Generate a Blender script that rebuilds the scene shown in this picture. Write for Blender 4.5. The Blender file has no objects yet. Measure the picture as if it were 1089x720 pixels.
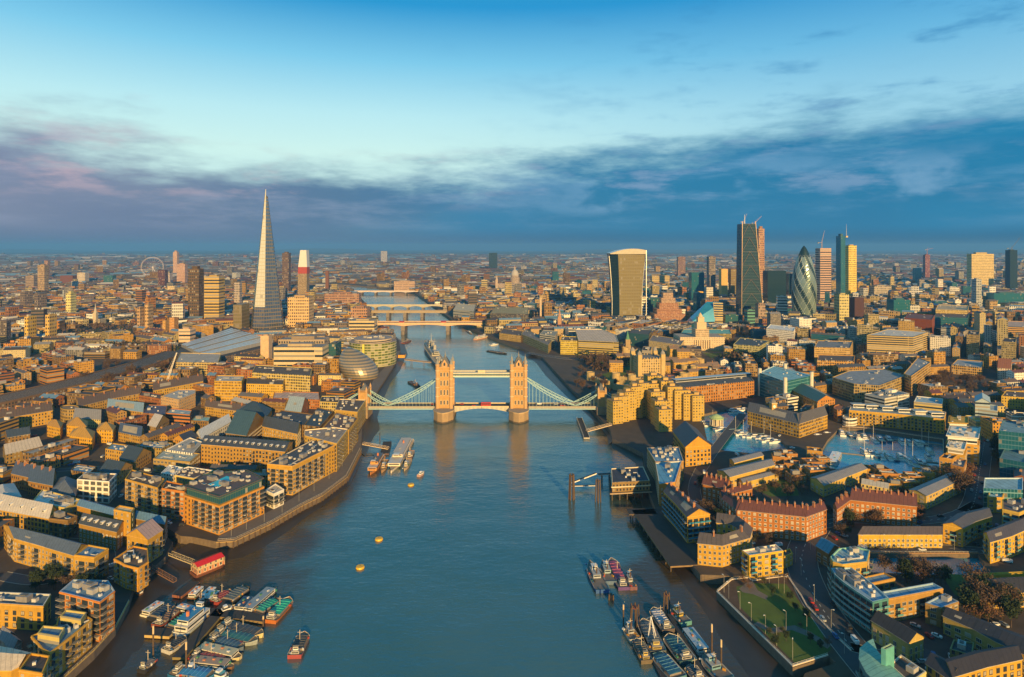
import bpy, math, random
from mathutils import Vector
R = math.radians
sc = bpy.context.scene
COL = sc.collection
rnd = random.Random(7)
# ---------------------------------------------------------------- camera
F, CX, HY, CAMH, G = 640.0, 544.5, 263.0, 190.0, 5.0
cam = bpy.data.objects.new('camera', bpy.data.cameras.new('camera'))
COL.objects.link(cam); sc.camera = cam
cam.location = (0, 0, CAMH); cam.rotation_euler = (R(90), 0, 0)
cam.data.sensor_width = 36; cam.data.lens = 36*F/1089; cam.data.shift_y = -97/1089
cam.data.clip_start = 1; cam.data.clip_end = 120000
# ---------------------------------------------------------------- sun and sky
SUN_EL, SUN_AZ = 15.0, 164.0        # azimuth clockwise from +Y (view direction): behind the camera, to its right
sd = Vector((math.sin(R(SUN_AZ))*math.cos(R(SUN_EL)), math.cos(R(SUN_AZ))*math.cos(R(SUN_EL)), math.sin(R(SUN_EL))))
sl = bpy.data.lights.new('sun', 'SUN'); sl.energy = 5.0; sl.angle = R(0.5); sl.color = (1.0, 0.62, 0.20)
so = bpy.data.objects.new('sun', sl); COL.objects.link(so)
so.rotation_euler = sd.to_track_quat('Z', 'Y').to_euler()
vs = sc.view_settings; vs.view_transform = 'Standard'; vs.look = 'None'; vs.gamma = 1; vs.use_curve_mapping = False
vs.exposure = 0.50
sc.render.engine = 'CYCLES'

class NT:
    """small node-tree helper"""
    def __init__(s, nt): s.t = nt; s.n = nt.nodes; s.l = nt.links
    def new(s, typ, **kw):
        n = s.n.new(typ)
        for k, v in kw.items(): setattr(n, k, v)
        return n
    def put(s, sock, v):
        if isinstance(v, bpy.types.NodeSocket): s.l.new(v, sock)
        elif v is not None: sock.default_value = v
    def math(s, op, a, b=None, c=None, clamp=False):
        n = s.new('ShaderNodeMath', operation=op); n.use_clamp = clamp
        s.put(n.inputs[0], a); s.put(n.inputs[1], b); s.put(n.inputs[2], c)
        return n.outputs[0]
    def mix(s, f, a, b, mode='MIX'):
        n = s.new('ShaderNodeMix', data_type='RGBA', blend_type=mode)
        s.put(n.inputs[0], f); s.put(n.inputs[6], a); s.put(n.inputs[7], b)
        return n.outputs[2]
    def ramp(s, f, stops, interp='LINEAR'):
        n = s.new('ShaderNodeValToRGB'); n.color_ramp.interpolation = interp
        e = n.color_ramp.elements
        while len(e) < len(stops): e.new(0.5)
        for q, (p, c) in zip(e, stops): q.position = p; q.color = (*c, 1) if len(c) == 3 else c
        s.put(n.inputs[0], f); return n.outputs[0]
    def noise(s, vec, scale, detail=3, rough=0.55):
        n = s.new('ShaderNodeTexNoise'); s.put(n.inputs['Vector'], vec)
        n.inputs['Scale'].default_value = scale; n.inputs['Detail'].default_value = detail
        n.inputs['Roughness'].default_value = rough
        return n.outputs['Fac']
    def sstep(s, x, a, b):
        n = s.new('ShaderNodeMapRange', interpolation_type='SMOOTHSTEP')
        s.put(n.inputs[0], x); s.put(n.inputs[1], a); s.put(n.inputs[2], b)
        return n.outputs[0]

w = bpy.data.worlds.new('World'); sc.world = w; w.use_nodes = True
w.node_tree.nodes.clear(); W = NT(w.node_tree)
out = W.new('ShaderNodeOutputWorld'); bg = W.new('ShaderNodeBackground'); bg.inputs[1].default_value = 0.1
tc = W.new('ShaderNodeTexCoord').outputs['Generated']
sky = W.new('ShaderNodeTexSky', sky_type='NISHITA'); sky.sun_disc = False
sky.sun_elevation = R(SUN_EL); sky.sun_rotation = R(SUN_AZ); sky.altitude = 100; sky.air_density = 1.3; sky.ozone_density = 3
sep = W.new('ShaderNodeSeparateXYZ'); W.put(sep.inputs[0], tc); sx, sy, sz = sep.outputs
# high veil: pale towards the horizon, deep blue higher up
clear = W.ramp(sz, [(0.0, (4.2, 6.2, 6.2)), (0.15, (4.6, 6.6, 6.2)), (0.21, (3.6, 6.0, 6.4)), (0.29, (1.5, 4.3, 6.0)),
                    (0.37, (0.10, 2.2, 4.6)), (0.55, (0.35, 2.0, 3.0)), (1.0, (0.35, 1.3, 2.0))])
mp = W.new('ShaderNodeMapping'); W.put(mp.inputs[0], tc); mp.inputs['Scale'].default_value = (1, 1, 4.2)
n1 = W.noise(mp.outputs[0], 2.6, 6, 0.6); n2 = W.noise(mp.outputs[0], 7.0, 5, 0.6); n3 = W.noise(mp.outputs[0], 1.3, 3, 0.5)
right = W.sstep(sx, -0.25, 0.75)            # 0 at the left, 1 at the right
clear = W.mix(W.math('MULTIPLY', right, 0.55), clear, W.ramp(sz, [(0, (0.9, 3.2, 5.0)), (0.2, (0.9, 3.2, 5.3)), (0.4, (0.02, 1.7, 4.2))]))
wisp = W.sstep(n2, 0.50, 0.72)
clear = W.mix(W.math('MULTIPLY', W.math('MULTIPLY', wisp, right), 0.75), clear, (0.25, 1.7, 3.6, 1))
# a bank of cloud over the horizon, its upper edge rising to the right
leftb = W.sstep(sx, -0.30, -0.55)
edge = W.math('ADD', W.math('MULTIPLY', right, 0.09), 0.125)
edge = W.math('ADD', edge, W.math('MULTIPLY', leftb, 0.03))
edge = W.math('ADD', edge, W.math('MULTIPLY', W.math('SUBTRACT', n1, 0.5), 0.20))
edge = W.math('ADD', edge, W.math('MULTIPLY', W.math('SUBTRACT', n2, 0.5), 0.06))
d = W.math('SUBTRACT', edge, sz)
bank = W.sstep(d, -0.022, 0.048)
bankc = W.ramp(W.sstep(sx, -0.72, 0.6), [(0, (1.55, 1.80, 2.7)), (0.25, (0.62, 1.50, 2.4)), (0.5, (0.08, 1.55, 3.0)), (0.75, (0.0, 1.60, 3.1)), (1, (0.0, 1.55, 3.1))])
dark = W.sstep(n3, 0.42, 0.62)
bankc = W.mix(W.math('MULTIPLY', dark, 0.5), bankc, W.mix(W.sstep(sx, -.5, .3), (0.5, 0.95, 2.1, 1), (0.0, 1.0, 2.2, 1)))
pinkm = W.math('MULTIPLY', W.sstep(n2, 0.50, 0.68), W.sstep(sz, 0.05, 0.10))
pink = W.mix(W.sstep(sx, -0.4, 0.3), (4.0, 3.0, 3.5, 1), (1.5, 2.5, 3.9, 1))
bankc = W.mix(W.math('MULTIPLY', pinkm, 0.7), bankc, pink)
mp2 = W.new('ShaderNodeMapping'); W.put(mp2.inputs[0], tc); mp2.inputs['Scale'].default_value = (1, 1, 2.2); mp2.inputs['Location'].default_value = (3.1, 1.7, 0.4)
puff = W.math('MULTIPLY', W.sstep(W.noise(mp2.outputs[0], 6.5, 5, 0.55), 0.50, 0.64), W.math('MULTIPLY', W.sstep(sz, 0.045, 0.065), W.sstep(sz, 0.15, 0.10)))
bankc = W.mix(W.math('MULTIPLY', W.math('MULTIPLY', puff, W.sstep(sx, -.1, .25)), 0.75), bankc, (1.3, 2.7, 4.2, 1))
mp3 = W.new('ShaderNodeMapping'); W.put(mp3.inputs[0], tc); mp3.inputs['Scale'].default_value = (1, 1, 5.5); mp3.inputs['Location'].default_value = (7.3, 2.1, 1.9)
lump = W.math('MULTIPLY', W.sstep(W.noise(mp3.outputs[0], 4.2, 6, 0.62), 0.46, 0.66), W.sstep(sz, 0.015, 0.05))
bankc = W.mix(W.math('MULTIPLY', lump, 0.55), bankc, W.mix(W.sstep(sx, -.5, .2), (2.4, 2.6, 3.6, 1), (0.75, 2.2, 3.7, 1)))
bankc = W.mix(W.sstep(sz, 0.035, 0.0), bankc, W.mix(W.sstep(sx, -0.5, 0.3), (0.8, 1.2, 2.2, 1), (0.0, 0.60, 1.5, 1)))
col = W.mix(bank, clear, bankc)
col = W.mix(0.03, col, W.mix(1.0, sky.outputs[0], (1.6, 1.6, 1.6, 1), 'MULTIPLY'))
W.l.new(col, bg.inputs[0]); W.l.new(bg.outputs[0], out.inputs[0])

# ---------------------------------------------------------------- helpers
def P(x, y, z=G):
    """the point of the level plane at height z that the photograph shows at pixel (x, y)"""
    Y = F*(CAMH-z)/(y-HY)
    return Vector(((x-CX)/F*Y, Y))
def px(X, Y, z): return (CX+F*X/Y, HY+F*(CAMH-z)/Y)
MATS = {}
def mat(name, col=(0.5, 0.5, 0.5), rough=0.8, metal=0.0, var=0.25, scale=0.35, emit=None):
    if name in MATS: return MATS[name]
    m = bpy.data.materials.new(name); m.use_nodes = True; N = NT(m.node_tree)
    b = N.n['Principled BSDF']; b.inputs['Roughness'].default_value = rough; b.inputs['Metallic'].default_value = metal
    geo = N.new('ShaderNodeNewGeometry').outputs['Position']
    n = N.noise(geo, scale, 4, 0.6)
    k = N.math('ADD', N.math('MULTIPLY', N.math('SUBTRACT', n, 0.5), 2*var), 1.0)
    sc_ = N.new('ShaderNodeVectorMath', operation='SCALE'); sc_.inputs[0].default_value = col; N.put(sc_.inputs['Scale'], k)
    N.put(b.inputs['Base Color'], sc_.outputs[0])
    MATS[name] = m; return m
def attr_mat(name, rough=0.85, var=0.3, scale=0.25, metal=0.0, stripes=None):
    """colour from the thing itself (per face), weathered by noise"""
    m = bpy.data.materials.new(name); m.use_nodes = True; N = NT(m.node_tree)
    b = N.n['Principled BSDF']; b.inputs['Roughness'].default_value = rough; b.inputs['Metallic'].default_value = metal
    a = N.new('ShaderNodeAttribute', attribute_name='Col').outputs['Color']
    geo = N.new('ShaderNodeNewGeometry').outputs['Position']
    k = N.math('ADD', N.math('MULTIPLY', N.math('SUBTRACT', N.noise(geo, scale, 5, 0.65), 0.5), 2*var), 1.0)
    geo2 = N.new('ShaderNodeMapping'); N.put(geo2.inputs[0], geo); geo2.inputs['Scale'].default_value = (1.6, 1.6, 0.22)
    k = N.math('MULTIPLY', k, N.math('ADD', 0.72, N.math('MULTIPLY', N.noise(geo2.outputs[0], 0.8, 4, 0.7), 0.56)))
    if stripes:
        uv = N.new('ShaderNodeUVMap').outputs[0]; s = N.new('ShaderNodeSeparateXYZ'); N.put(s.inputs[0], uv)
        f = N.math('FRACT', N.math('DIVIDE', s.outputs[0], stripes))
        k = N.math('MULTIPLY', k, N.math('SUBTRACT', 1.0, N.math('MULTIPLY', N.math('LESS_THAN', f, 0.12), 0.35)))
    v = N.new('ShaderNodeVectorMath', operation='SCALE'); N.put(v.inputs[0], a); N.put(v.inputs['Scale'], k)
    N.put(b.inputs['Base Color'], v.outputs[0])
    MATS[name] = m; return m
def facade(name, bay, st, ww, wh, glass=(0.03, 0.045, 0.06), grough=0.12, light=0.25, trim=None, wall_rough=0.85, gmetal=0.0):
    """wall whose window pattern is laid out in metres along (u) and up (v) the wall"""
    m = bpy.data.materials.new(name); m.use_nodes = True; N = NT(m.node_tree)
    b = N.n['Principled BSDF']
    a = N.new('ShaderNodeAttribute', attribute_name='Col').outputs['Color']
    geo = N.new('ShaderNodeNewGeometry').outputs['Position']
    k = N.math('ADD', N.math('MULTIPLY', N.math('SUBTRACT', N.noise(geo, 0.2, 4, 0.65), 0.5), 0.5), 1.0)
    v = N.new('ShaderNodeVectorMath', operation='SCALE'); N.put(v.inputs[0], a); N.put(v.inputs['Scale'], k)
    uv = N.new('ShaderNodeUVMap').outputs[0]; s = N.new('ShaderNodeSeparateXYZ'); N.put(s.inputs[0], uv)
    u = N.math('DIVIDE', s.outputs[0], bay); w_ = N.math('DIVIDE', s.outputs[1], st)
    fu = N.math('ABSOLUTE', N.math('SUBTRACT', N.math('FRACT', u), 0.5)); fv = N.math('ABSOLUTE', N.math('SUBTRACT', N.math('FRACT', w_), 0.52))
    msk = N.math('MULTIPLY', N.math('LESS_THAN', fu, ww/2), N.math('LESS_THAN', fv, wh/2))
    cb = N.new('ShaderNodeCombineXYZ'); N.put(cb.inputs[0], N.math('FLOOR', u)); N.put(cb.inputs[1], N.math('FLOOR', w_))
    oi = N.new('ShaderNodeObjectInfo').outputs['Random']; N.put(cb.inputs[2], oi)
    wn = N.new('ShaderNodeTexWhiteNoise'); N.put(wn.inputs[0], cb.outputs[0]); r = wn.outputs['Value']
    gl = N.mix(N.math('MULTIPLY', N.math('GREATER_THAN', r, 1-light), N.math('MULTIPLY', r, 0.8)), (*glass, 1), (0.42, 0.38, 0.30, 1))
    wall = v.outputs[0]
    if trim:
        big = N.math('MULTIPLY', N.math('LESS_THAN', fu, ww/2+0.07), N.math('LESS_THAN', fv, wh/2+0.09))
        wall = N.mix(big, wall, (*trim, 1))
    N.put(b.inputs['Base Color'], N.mix(msk, wall, gl))
    if gmetal: N.put(b.inputs['Metallic'], N.math('MULTIPLY', msk, gmetal))
    N.put(b.inputs['Roughness'], N.math('SUBTRACT', wall_rough, N.math('MULTIPLY', msk, wall_rough-grough)))
    MATS[name] = m; return m
facade('brick_facade', 2.6, 3.2, 0.42, 0.52)
facade('warehouse_facade', 3.4, 3.6, 0.42, 0.62)
facade('coarse_window_facade', 4.4, 7.2, 0.55, 0.50, light=0.2); facade('coarse_ribbon_facade', 60.0, 7.2, 0.99, 0.45)
facade('ribbon_facade', 60.0, 3.6, 0.99, 0.50)
facade('grid_facade', 2.4, 3.5, 0.68, 0.66)
facade('curtain_facade', 1.9, 3.7, 0.90, 0.86, (0.025, 0.10, 0.13), 0.08, 0.05)
facade('blue_curtain_facade', 2.2, 3.8, 0.90, 0.80, (0.03, 0.20, 0.28), 0.10, 0.03, gmetal=0.5)
facade('tower_facade', 1.8, 3.4, 0.55, 0.60, light=0.35)
facade('white_trim_facade', 3.0, 3.2, 0.34, 0.50, trim=(0.7, 0.62, 0.5))
attr_mat('plain', 0.85); attr_mat('roofing', 0.8, 0.6, 0.16, stripes=5.0); attr_mat('slate', 0.6, 0.3, 0.4, stripes=2.4)
attr_mat('paint', 0.45, 0.2, 0.6); attr_mat('metal', 0.35, 0.2, 0.3, 0.4)
mat('window_glass', (0.03, 0.045, 0.06), 0.08, var=0.1); mat('pale_frame', (0.55, 0.5, 0.42), 0.6); mat('rail', (0.08, 0.08, 0.085), 0.5)

class MB:
    def __init__(s): s.v = []; s.f = []; s.m = []; s.c = []; s.u = []; s.mats = []
    def mi(s, m):
        if m not in s.mats: s.mats.append(m)
        return s.mats.index(m)
    def face(s, pts, m='plain', c=(0.5, 0.5, 0.5), uv=None):
        n = len(s.v); s.v.extend([tuple(p) for p in pts]); s.f.append(tuple(range(n, n+len(pts))))
        s.m.append(s.mi(m)); s.c.append(c); s.u.append(uv if uv else [(0.0, 0.0)]*len(pts))
    def prism(s, poly, z0, z1, m='plain', c=(0.5, 0.5, 0.5), cap='plain', cc=None, bottom=False, top=True):
        k = len(poly); u = 0.0
        for i in range(k):
            a, b = poly[i], poly[(i+1) % k]; L = math.hypot(b[0]-a[0], b[1]-a[1])
            s.face([(a[0], a[1], z0), (b[0], b[1], z0), (b[0], b[1], z1), (a[0], a[1], z1)], m, c, [(u, 0), (u+L, 0), (u+L, z1-z0), (u, z1-z0)])
            u += L
        if top: s.face([(p[0], p[1], z1) for p in poly], cap, cc or c, [(p[0], p[1]) for p in poly])
        if bottom: s.face([(p[0], p[1], z0) for p in reversed(poly)], cap, cc or c)
    def box(s, cx, cy, z0, lx, ly, h, rot=0.0, m='plain', c=(0.5, 0.5, 0.5), cap=None, cc=None, bottom=True):
        ca, sa = math.cos(rot), math.sin(rot)
        poly = [(cx+ca*a*lx/2-sa*b*ly/2, cy+sa*a*lx/2+ca*b*ly/2) for a, b in ((-1, -1), (1, -1), (1, 1), (-1, 1))]
        s.prism(poly, z0, z0+h, m, c, cap or ('plain' if m != 'plain' and 'facade' in m else m), cc, bottom)
    def bar(s, a, b, r, m='plain', c=(0.5, 0.5, 0.5), n=4, r2=None):
        a, b = Vector(a), Vector(b); d = (b-a)
        if d.length < 1e-6: return
        d.normalize(); x = d.cross(Vector((0, 0, 1)))
        if x.length < 0.05: x = Vector((1, 0, 0))
        x.normalize(); y = d.cross(x); r2 = r if r2 is None else r2
        A = [a+(x*math.cos(t)+y*math.sin(t))*r for t in [2*math.pi*(i+0.5)/n for i in range(n)]]
        B = [b+(x*math.cos(t)+y*math.sin(t))*r2 for t in [2*math.pi*(i+0.5)/n for i in range(n)]]
        for i in range(n):
            j = (i+1) % n; s.face([A[j], A[i], B[i], B[j]][::-1], m, c)
        s.face(A, m, c); s.face(B[::-1], m, c)
    def lathe(s, cx, cy, prof, n=16, m='plain', c=(0.5, 0.5, 0.5), sxy=(1, 1), a0=0.0):
        for k in range(len(prof)-1):
            (r0, z0), (r1, z1) = prof[k], prof[k+1]
            for i in range(n):
                t0, t1 = a0+2*math.pi*i/n, a0+2*math.pi*(i+1)/n
                q = [(cx+r*math.cos(t)*sxy[0], cy+r*math.sin(t)*sxy[1], z) for r, z, t in ((r0, z0, t0), (r0, z0, t1), (r1, z1, t1), (r1, z1, t0))]
                L = max(r0, r1)
                s.face(q, m, c, [(t0*L, z0), (t1*L, z0), (t1*L, z1), (t0*L, z1)])
    def build(s, name, parent=None, org=(0, 0, 0), smooth=False):
        me = bpy.data.meshes.new(name); ox, oy, oz = org
        me.from_pydata([(x-ox, y-oy, z-oz) for x, y, z in s.v], [], s.f)
        for m in s.mats: me.materials.append(MATS[m])
        me.polygons.foreach_set('material_index', s.m)
        ul = me.uv_layers.new(name='UVMap'); flat = []
        for q in s.u:
            for t in q: flat.extend(t[:2])
        ul.data.foreach_set('uv', flat)
        at = me.attributes.new('Col', 'FLOAT_COLOR', 'FACE'); cf = []
        for q in s.c: cf.extend((q[0], q[1], q[2], 1.0))
        at.data.foreach_set('color', cf)
        if smooth:
            import bmesh
            bm = bmesh.new(); bm.from_mesh(me); bmesh.ops.remove_doubles(bm, verts=bm.verts, dist=0.001); bm.to_mesh(me); bm.free()
            me.polygons.foreach_set('use_smooth', [True]*len(me.polygons))
        me.update()
        o = bpy.data.objects.new(name, me); COL.objects.link(o)
        if parent: o.parent = parent
        elif org != (0, 0, 0): o.location = org
        return o
USED = {}
def tag(o, label, cat, group=None):
    k = label.lower(); USED[k] = USED.get(k, 0)+1
    o['label'] = label; o['category'] = cat
    if group: o['group'] = group
    return o
def thing(name, label, cat, loc, group=None, rz=0.0):
    o = bpy.data.objects.new(name, None); COL.objects.link(o); o.empty_display_size = 2
    o.location = loc; o.rotation_euler = (0, 0, rz); return tag(o, label, cat, group)
def struct(o, kind='structure'): o['kind'] = kind; return o
def copy_tree(o, parent=None):
    c = o.copy(); COL.objects.link(c); c.parent = parent
    for ch in list(o.children): copy_tree(ch, c)
    return c
def mesh_obj(name, me, parent, loc=(0, 0, 0), rz=0.0):
    o = bpy.data.objects.new(name, me); COL.objects.link(o); o.parent = parent; o.location = loc; o.rotation_euler = (0, 0, rz); return o
def area(poly): return 0.5*sum(poly[i][0]*poly[(i+1) % len(poly)][1]-poly[(i+1) % len(poly)][0]*poly[i][1] for i in range(len(poly)))
def inside(p, poly):
    r = False; k = len(poly); j = k-1
    for i in range(k):
        a, b = poly[i], poly[j]
        if (a[1] > p[1]) != (b[1] > p[1]) and p[0] < (b[0]-a[0])*(p[1]-a[1])/(b[1]-a[1])+a[0]: r = not r
        j = i
    return r
def inset(poly, d):
    k = len(poly); res = []
    for i in range(k):
        p, q, r = Vector(poly[i-1]), Vector(poly[i]), Vector(poly[(i+1) % k])
        e1 = (q-p).normalized(); e2 = (r-q).normalized()
        n1 = Vector((-e1.y, e1.x)); n2 = Vector((-e2.y, e2.x)); b = n1+n2
        if b.length < 1e-4: b = n1
        b.normalize(); t = d/max(0.35, b.dot(n1)); res.append((q.x+b.x*t, q.y+b.y*t))
    return res
EXCL = []       # footprints nothing else may stand on
def exclude(poly):
    xs = [p[0] for p in poly]; ys = [p[1] for p in poly]
    EXCL.append((min(xs), max(xs), min(ys), max(ys), [(p[0], p[1]) for p in poly]))
# ---------------------------------------------------------------- water
def water_mat(name, base, brown=None):
    m = bpy.data.materials.new(name); m.use_nodes = True; N = NT(m.node_tree); b = N.n['Principled BSDF']
    geo = N.new('ShaderNodeNewGeometry').outputs['Position']
    sw = N.noise(geo, 0.006, 4, 0.6)
    silt = N.new('ShaderNodeAttribute', attribute_name='Silt').outputs['Fac']
    sl_ = N.math('MULTIPLY', N.sstep(N.math('ADD', silt, N.math('MULTIPLY', N.math('SUBTRACT', N.noise(geo, 0.035, 4, 0.65), 0.5), 0.7)), 0.15, 0.75), 0.95)
    N.put(b.inputs['Base Color'], N.mix(sl_, N.mix(N.sstep(sw, 0.35, 0.65), (*base, 1), (base[0]*1.6+0.004, base[1]*1.25, base[2]*1.2, 1)), (0.060, 0.042, 0.022, 1)))
    N.put(b.inputs['Roughness'], N.math('ADD', 0.06, N.math('MULTIPLY', N.sstep(N.noise(geo, 0.011, 3, 0.6), 0.4, 0.62), 0.10))); N.put(b.inputs['IOR'], N.math('SUBTRACT', 2.35, N.math('MULTIPLY', sl_, 0.9)))
    mp = N.new('ShaderNodeMapping'); N.put(mp.inputs[0], geo); mp.inputs['Scale'].default_value = (0.7, 1.3, 1)
    h = N.math('ADD', N.math('MULTIPLY', N.noise(mp.outputs[0], 0.30, 4, 0.65), 0.8), N.math('MULTIPLY', N.noise(mp.outputs[0], 0.035, 3, 0.6), 2.6))
    bp = N.new('ShaderNodeBump'); bp.inputs['Strength'].default_value = 0.30; bp.inputs['Distance'].default_value = 1.0
    N.put(bp.inputs['Height'], h); N.put(b.inputs['Normal'], bp.outputs[0])
    MATS[name] = m; return m
water_mat('river_water', (0.036, 0.092, 0.088)); water_mat('dock_water', (0.004, 0.19, 0.28))

# ---------------------------------------------------------------- ground
def ground_mat():
    m = bpy.data.materials.new('city_ground'); m.use_nodes = True; N = NT(m.node_tree); b = N.n['Principled BSDF']; b.inputs['Roughness'].default_value = 0.9
    geo = N.new('ShaderNodeNewGeometry').outputs['Position']
    a = N.noise(geo, 0.012, 5, 0.65); c = N.noise(geo, 0.12, 5, 0.7)
    col = N.ramp(a, [(0.3, (0.045, 0.042, 0.045)), (0.5, (0.070, 0.052, 0.040)), (0.62, (0.085, 0.060, 0.038)), (0.75, (0.04, 0.045, 0.025))])
    k = N.math('ADD', N.math('MULTIPLY', c, 1.2), 0.4)
    v = N.new('ShaderNodeVectorMath', operation='SCALE'); N.put(v.inputs[0], col); N.put(v.inputs['Scale'], k)
    N.put(b.inputs['Base Color'], v.outputs[0]); MATS['city_ground'] = m
ground_mat()
mat('quay_stone', (0.16, 0.12, 0.085), 0.9, var=0.5, scale=0.5); mat('asphalt', (0.055, 0.057, 0.065), 0.75, var=0.25)
mat('deck_planks', (0.04, 0.037, 0.038), 0.85, var=0.35, scale=0.3); mat('grass', (0.075, 0.115, 0.015), 0.95, var=0.45, scale=0.12)
mat('paving', (0.16, 0.13, 0.11), 0.85, var=0.3); mat('mud', (0.042, 0.030, 0.020), 0.42, var=0.5, scale=0.06); mat('kerb', (0.3, 0.28, 0.25), 0.8)
mat('white_line', (0.7, 0.7, 0.68), 0.7); mat('timber', (0.10, 0.065, 0.04), 0.85, var=0.4, scale=1.0); mat('soil', (0.09, 0.055, 0.035), 0.9, var=0.4)
left_bank = [(-200, 900), (-40, 800), (66, 722), (100, 692), (123, 667), (137, 640), (142, 624), (158, 608), (176, 592), (184, 577), (170, 563), (172, 558), (192, 570), (205, 571),
             (230, 576), (249, 575), (289, 556), (320, 538), (342, 527), (369, 507), (384, 477), (387, 462), (388, 445), (392, 432), (399, 418), (411, 400), (421, 384), (426, 372), (424, 362),
             (412, 352), (405, 343), (398, 335), (393, 327), (385, 318), (381, 312), (370, 309), (345, 306.5), (320, 304)]
right_bank = [(322, 301), (345, 302), (372, 303), (400, 305.5), (440, 311), (455, 321), (470, 332), (482, 341), (500, 349), (512, 354), (527, 360), (552, 369), (577, 380), (587, 391), (611, 417), (627, 433), (640, 447),
              (649, 457), (651, 466), (668, 474), (684, 482), (687, 515), (697, 541), (738, 603), (745, 611), (790, 613), (799, 617), (797, 614), (778, 616), (762, 629), (843, 710), (882, 698),
              (889, 705), (856, 716), (850, 730), (846, 900)]
DOCKS = {'dock_basin': [(746, 441), (790, 431), (801, 443), (797, 457), (832, 469), (838, 476), (800, 482), (768, 479), (752, 468)],
         'marina_basin': [(880, 468), (893, 455), (917, 456), (1003, 468), (1003, 498), (988, 505), (940, 503), (905, 500), (872, 497), (868, 488)],
         'canal_basin': [(915, 589), (1040, 589), (1047, 600), (1043, 612), (1000, 612), (915, 608)]}
from mathutils.geometry import tessellate_polygon
def sheet(name, polys, z, material, depth=0.0, side='quay_stone'):
    """flat sheet from an outline and holes, with a real edge of the given depth"""
    ls = [[Vector((p[0], p[1], 0)) for p in q] for q in polys]
    flat = [p for q in ls for p in q]; tri = tessellate_polygon(ls); b = MB()
    for t in tri:
        q = [flat[i] for i in t]
        if (q[1]-q[0]).cross(q[2]-q[0]).z < 0: q.reverse()
        b.face([(p.x, p.y, z) for p in q], material, uv=[(p.x, p.y) for p in q])
    if depth:
        for k, q in enumerate(ls):
            s = area(q) > 0
            if k: s = not s
            for i in range(len(q)):
                a, c = q[i], q[(i+1) % len(q)]
                if not s: a, c = c, a
                b.face([(a.x, a.y, z-depth), (c.x, c.y, z-depth), (c.x, c.y, z), (a.x, a.y, z)], side, uv=[(0, 0)]*4)
    return struct(b.build(name))
PW = lambda L, z=G: [tuple(P(x, y, z)) for x, y in L]
LB, RB = PW(left_bank), PW(right_bank)
outer = [(-31000, -500)] + [(-260, -500)] + LB + RB + [(150, -500), (31000, -500), (31000, 31000), (-31000, 31000)]
holes = [PW(q) for q in DOCKS.values()]
sheet('ground', [outer]+holes, G, 'city_ground', 9.0)
RIVER = LB+RB
for (nm, q), h in zip(DOCKS.items(), holes):
    b = MB(); c = h if area(h) > 0 else h[::-1]; b.face([(p[0], p[1], 2.4) for p in inset(c, -1.5)], 'dock_water'); struct(b.build(nm)); exclude(h)
def seg_d(p, a, b):
    vx, vy = b[0]-a[0], b[1]-a[1]; t = max(0, min(1, ((p[0]-a[0])*vx+(p[1]-a[1])*vy)/(vx*vx+vy*vy+1e-9))); return math.hypot(p[0]-a[0]-vx*t, p[1]-a[1]-vy*t)
nx, ny, x0, x1, y0, y1 = 60, 96, -420, 300, 180, 1330
me = bpy.data.meshes.new('river'); vv = [(x0+(x1-x0)*i/nx, y0+(y1-y0)*j/ny, 0) for j in range(ny+1) for i in range(nx+1)]; ff = [(j*(nx+1)+i, j*(nx+1)+i+1, (j+1)*(nx+1)+i+1, (j+1)*(nx+1)+i) for j in range(ny) for i in range(nx)]
X_ = 32000; k = len(vv); vv += [(-X_, -600, 0), (X_, -600, 0), (X_, y0, 0), (-X_, y0, 0), (-X_, y1, 0), (X_, y1, 0), (X_, 32000, 0), (-X_, 32000, 0)]; ff += [(k, k+1, k+2, k+3), (k+4, k+5, k+6, k+7)]
vv += [(x0, y0, 0), (x0, y1, 0), (x1, y0, 0), (x1, y1, 0)]; ff += [(k+3, k+8, k+9, k+4), (k+10, k+2, k+5, k+11)]
me.from_pydata(vv, [], ff); me.materials.append(MATS['river_water']); me.attributes.new('Silt', 'FLOAT', 'POINT').data.foreach_set('value', [0.0 if n >= k else max(math.exp(-min(min(seg_d(v, a, b) for a, b in zip(LB[:31], LB[1:32])), min(seg_d(v, a, b) for a, b in zip(RB[12:], RB[13:])))/(26 if v[1] < 520 else 11)), *[math.exp(-(math.hypot(v[0]-c.x, (v[1]-c.y)*.8)/r)**2)*1.1 for c, r in ((P(190, 640), 62), (P(300, 572), 26), (P(770, 650), 52), (P(820, 700), 45), (P(700, 600), 20), (P(690, 505), 26))]) for n, v in enumerate(vv)]); me.update(); o = bpy.data.objects.new('river', me); COL.objects.link(o); struct(o)
RIV_BB = (min(p[0] for p in RIVER), max(p[0] for p in RIVER), min(p[1] for p in RIVER), max(p[1] for p in RIVER))
def in_river(p): return RIV_BB[0] < p[0] < RIV_BB[1] and RIV_BB[2] < p[1] < RIV_BB[3] and inside(p, RIVER)
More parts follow.
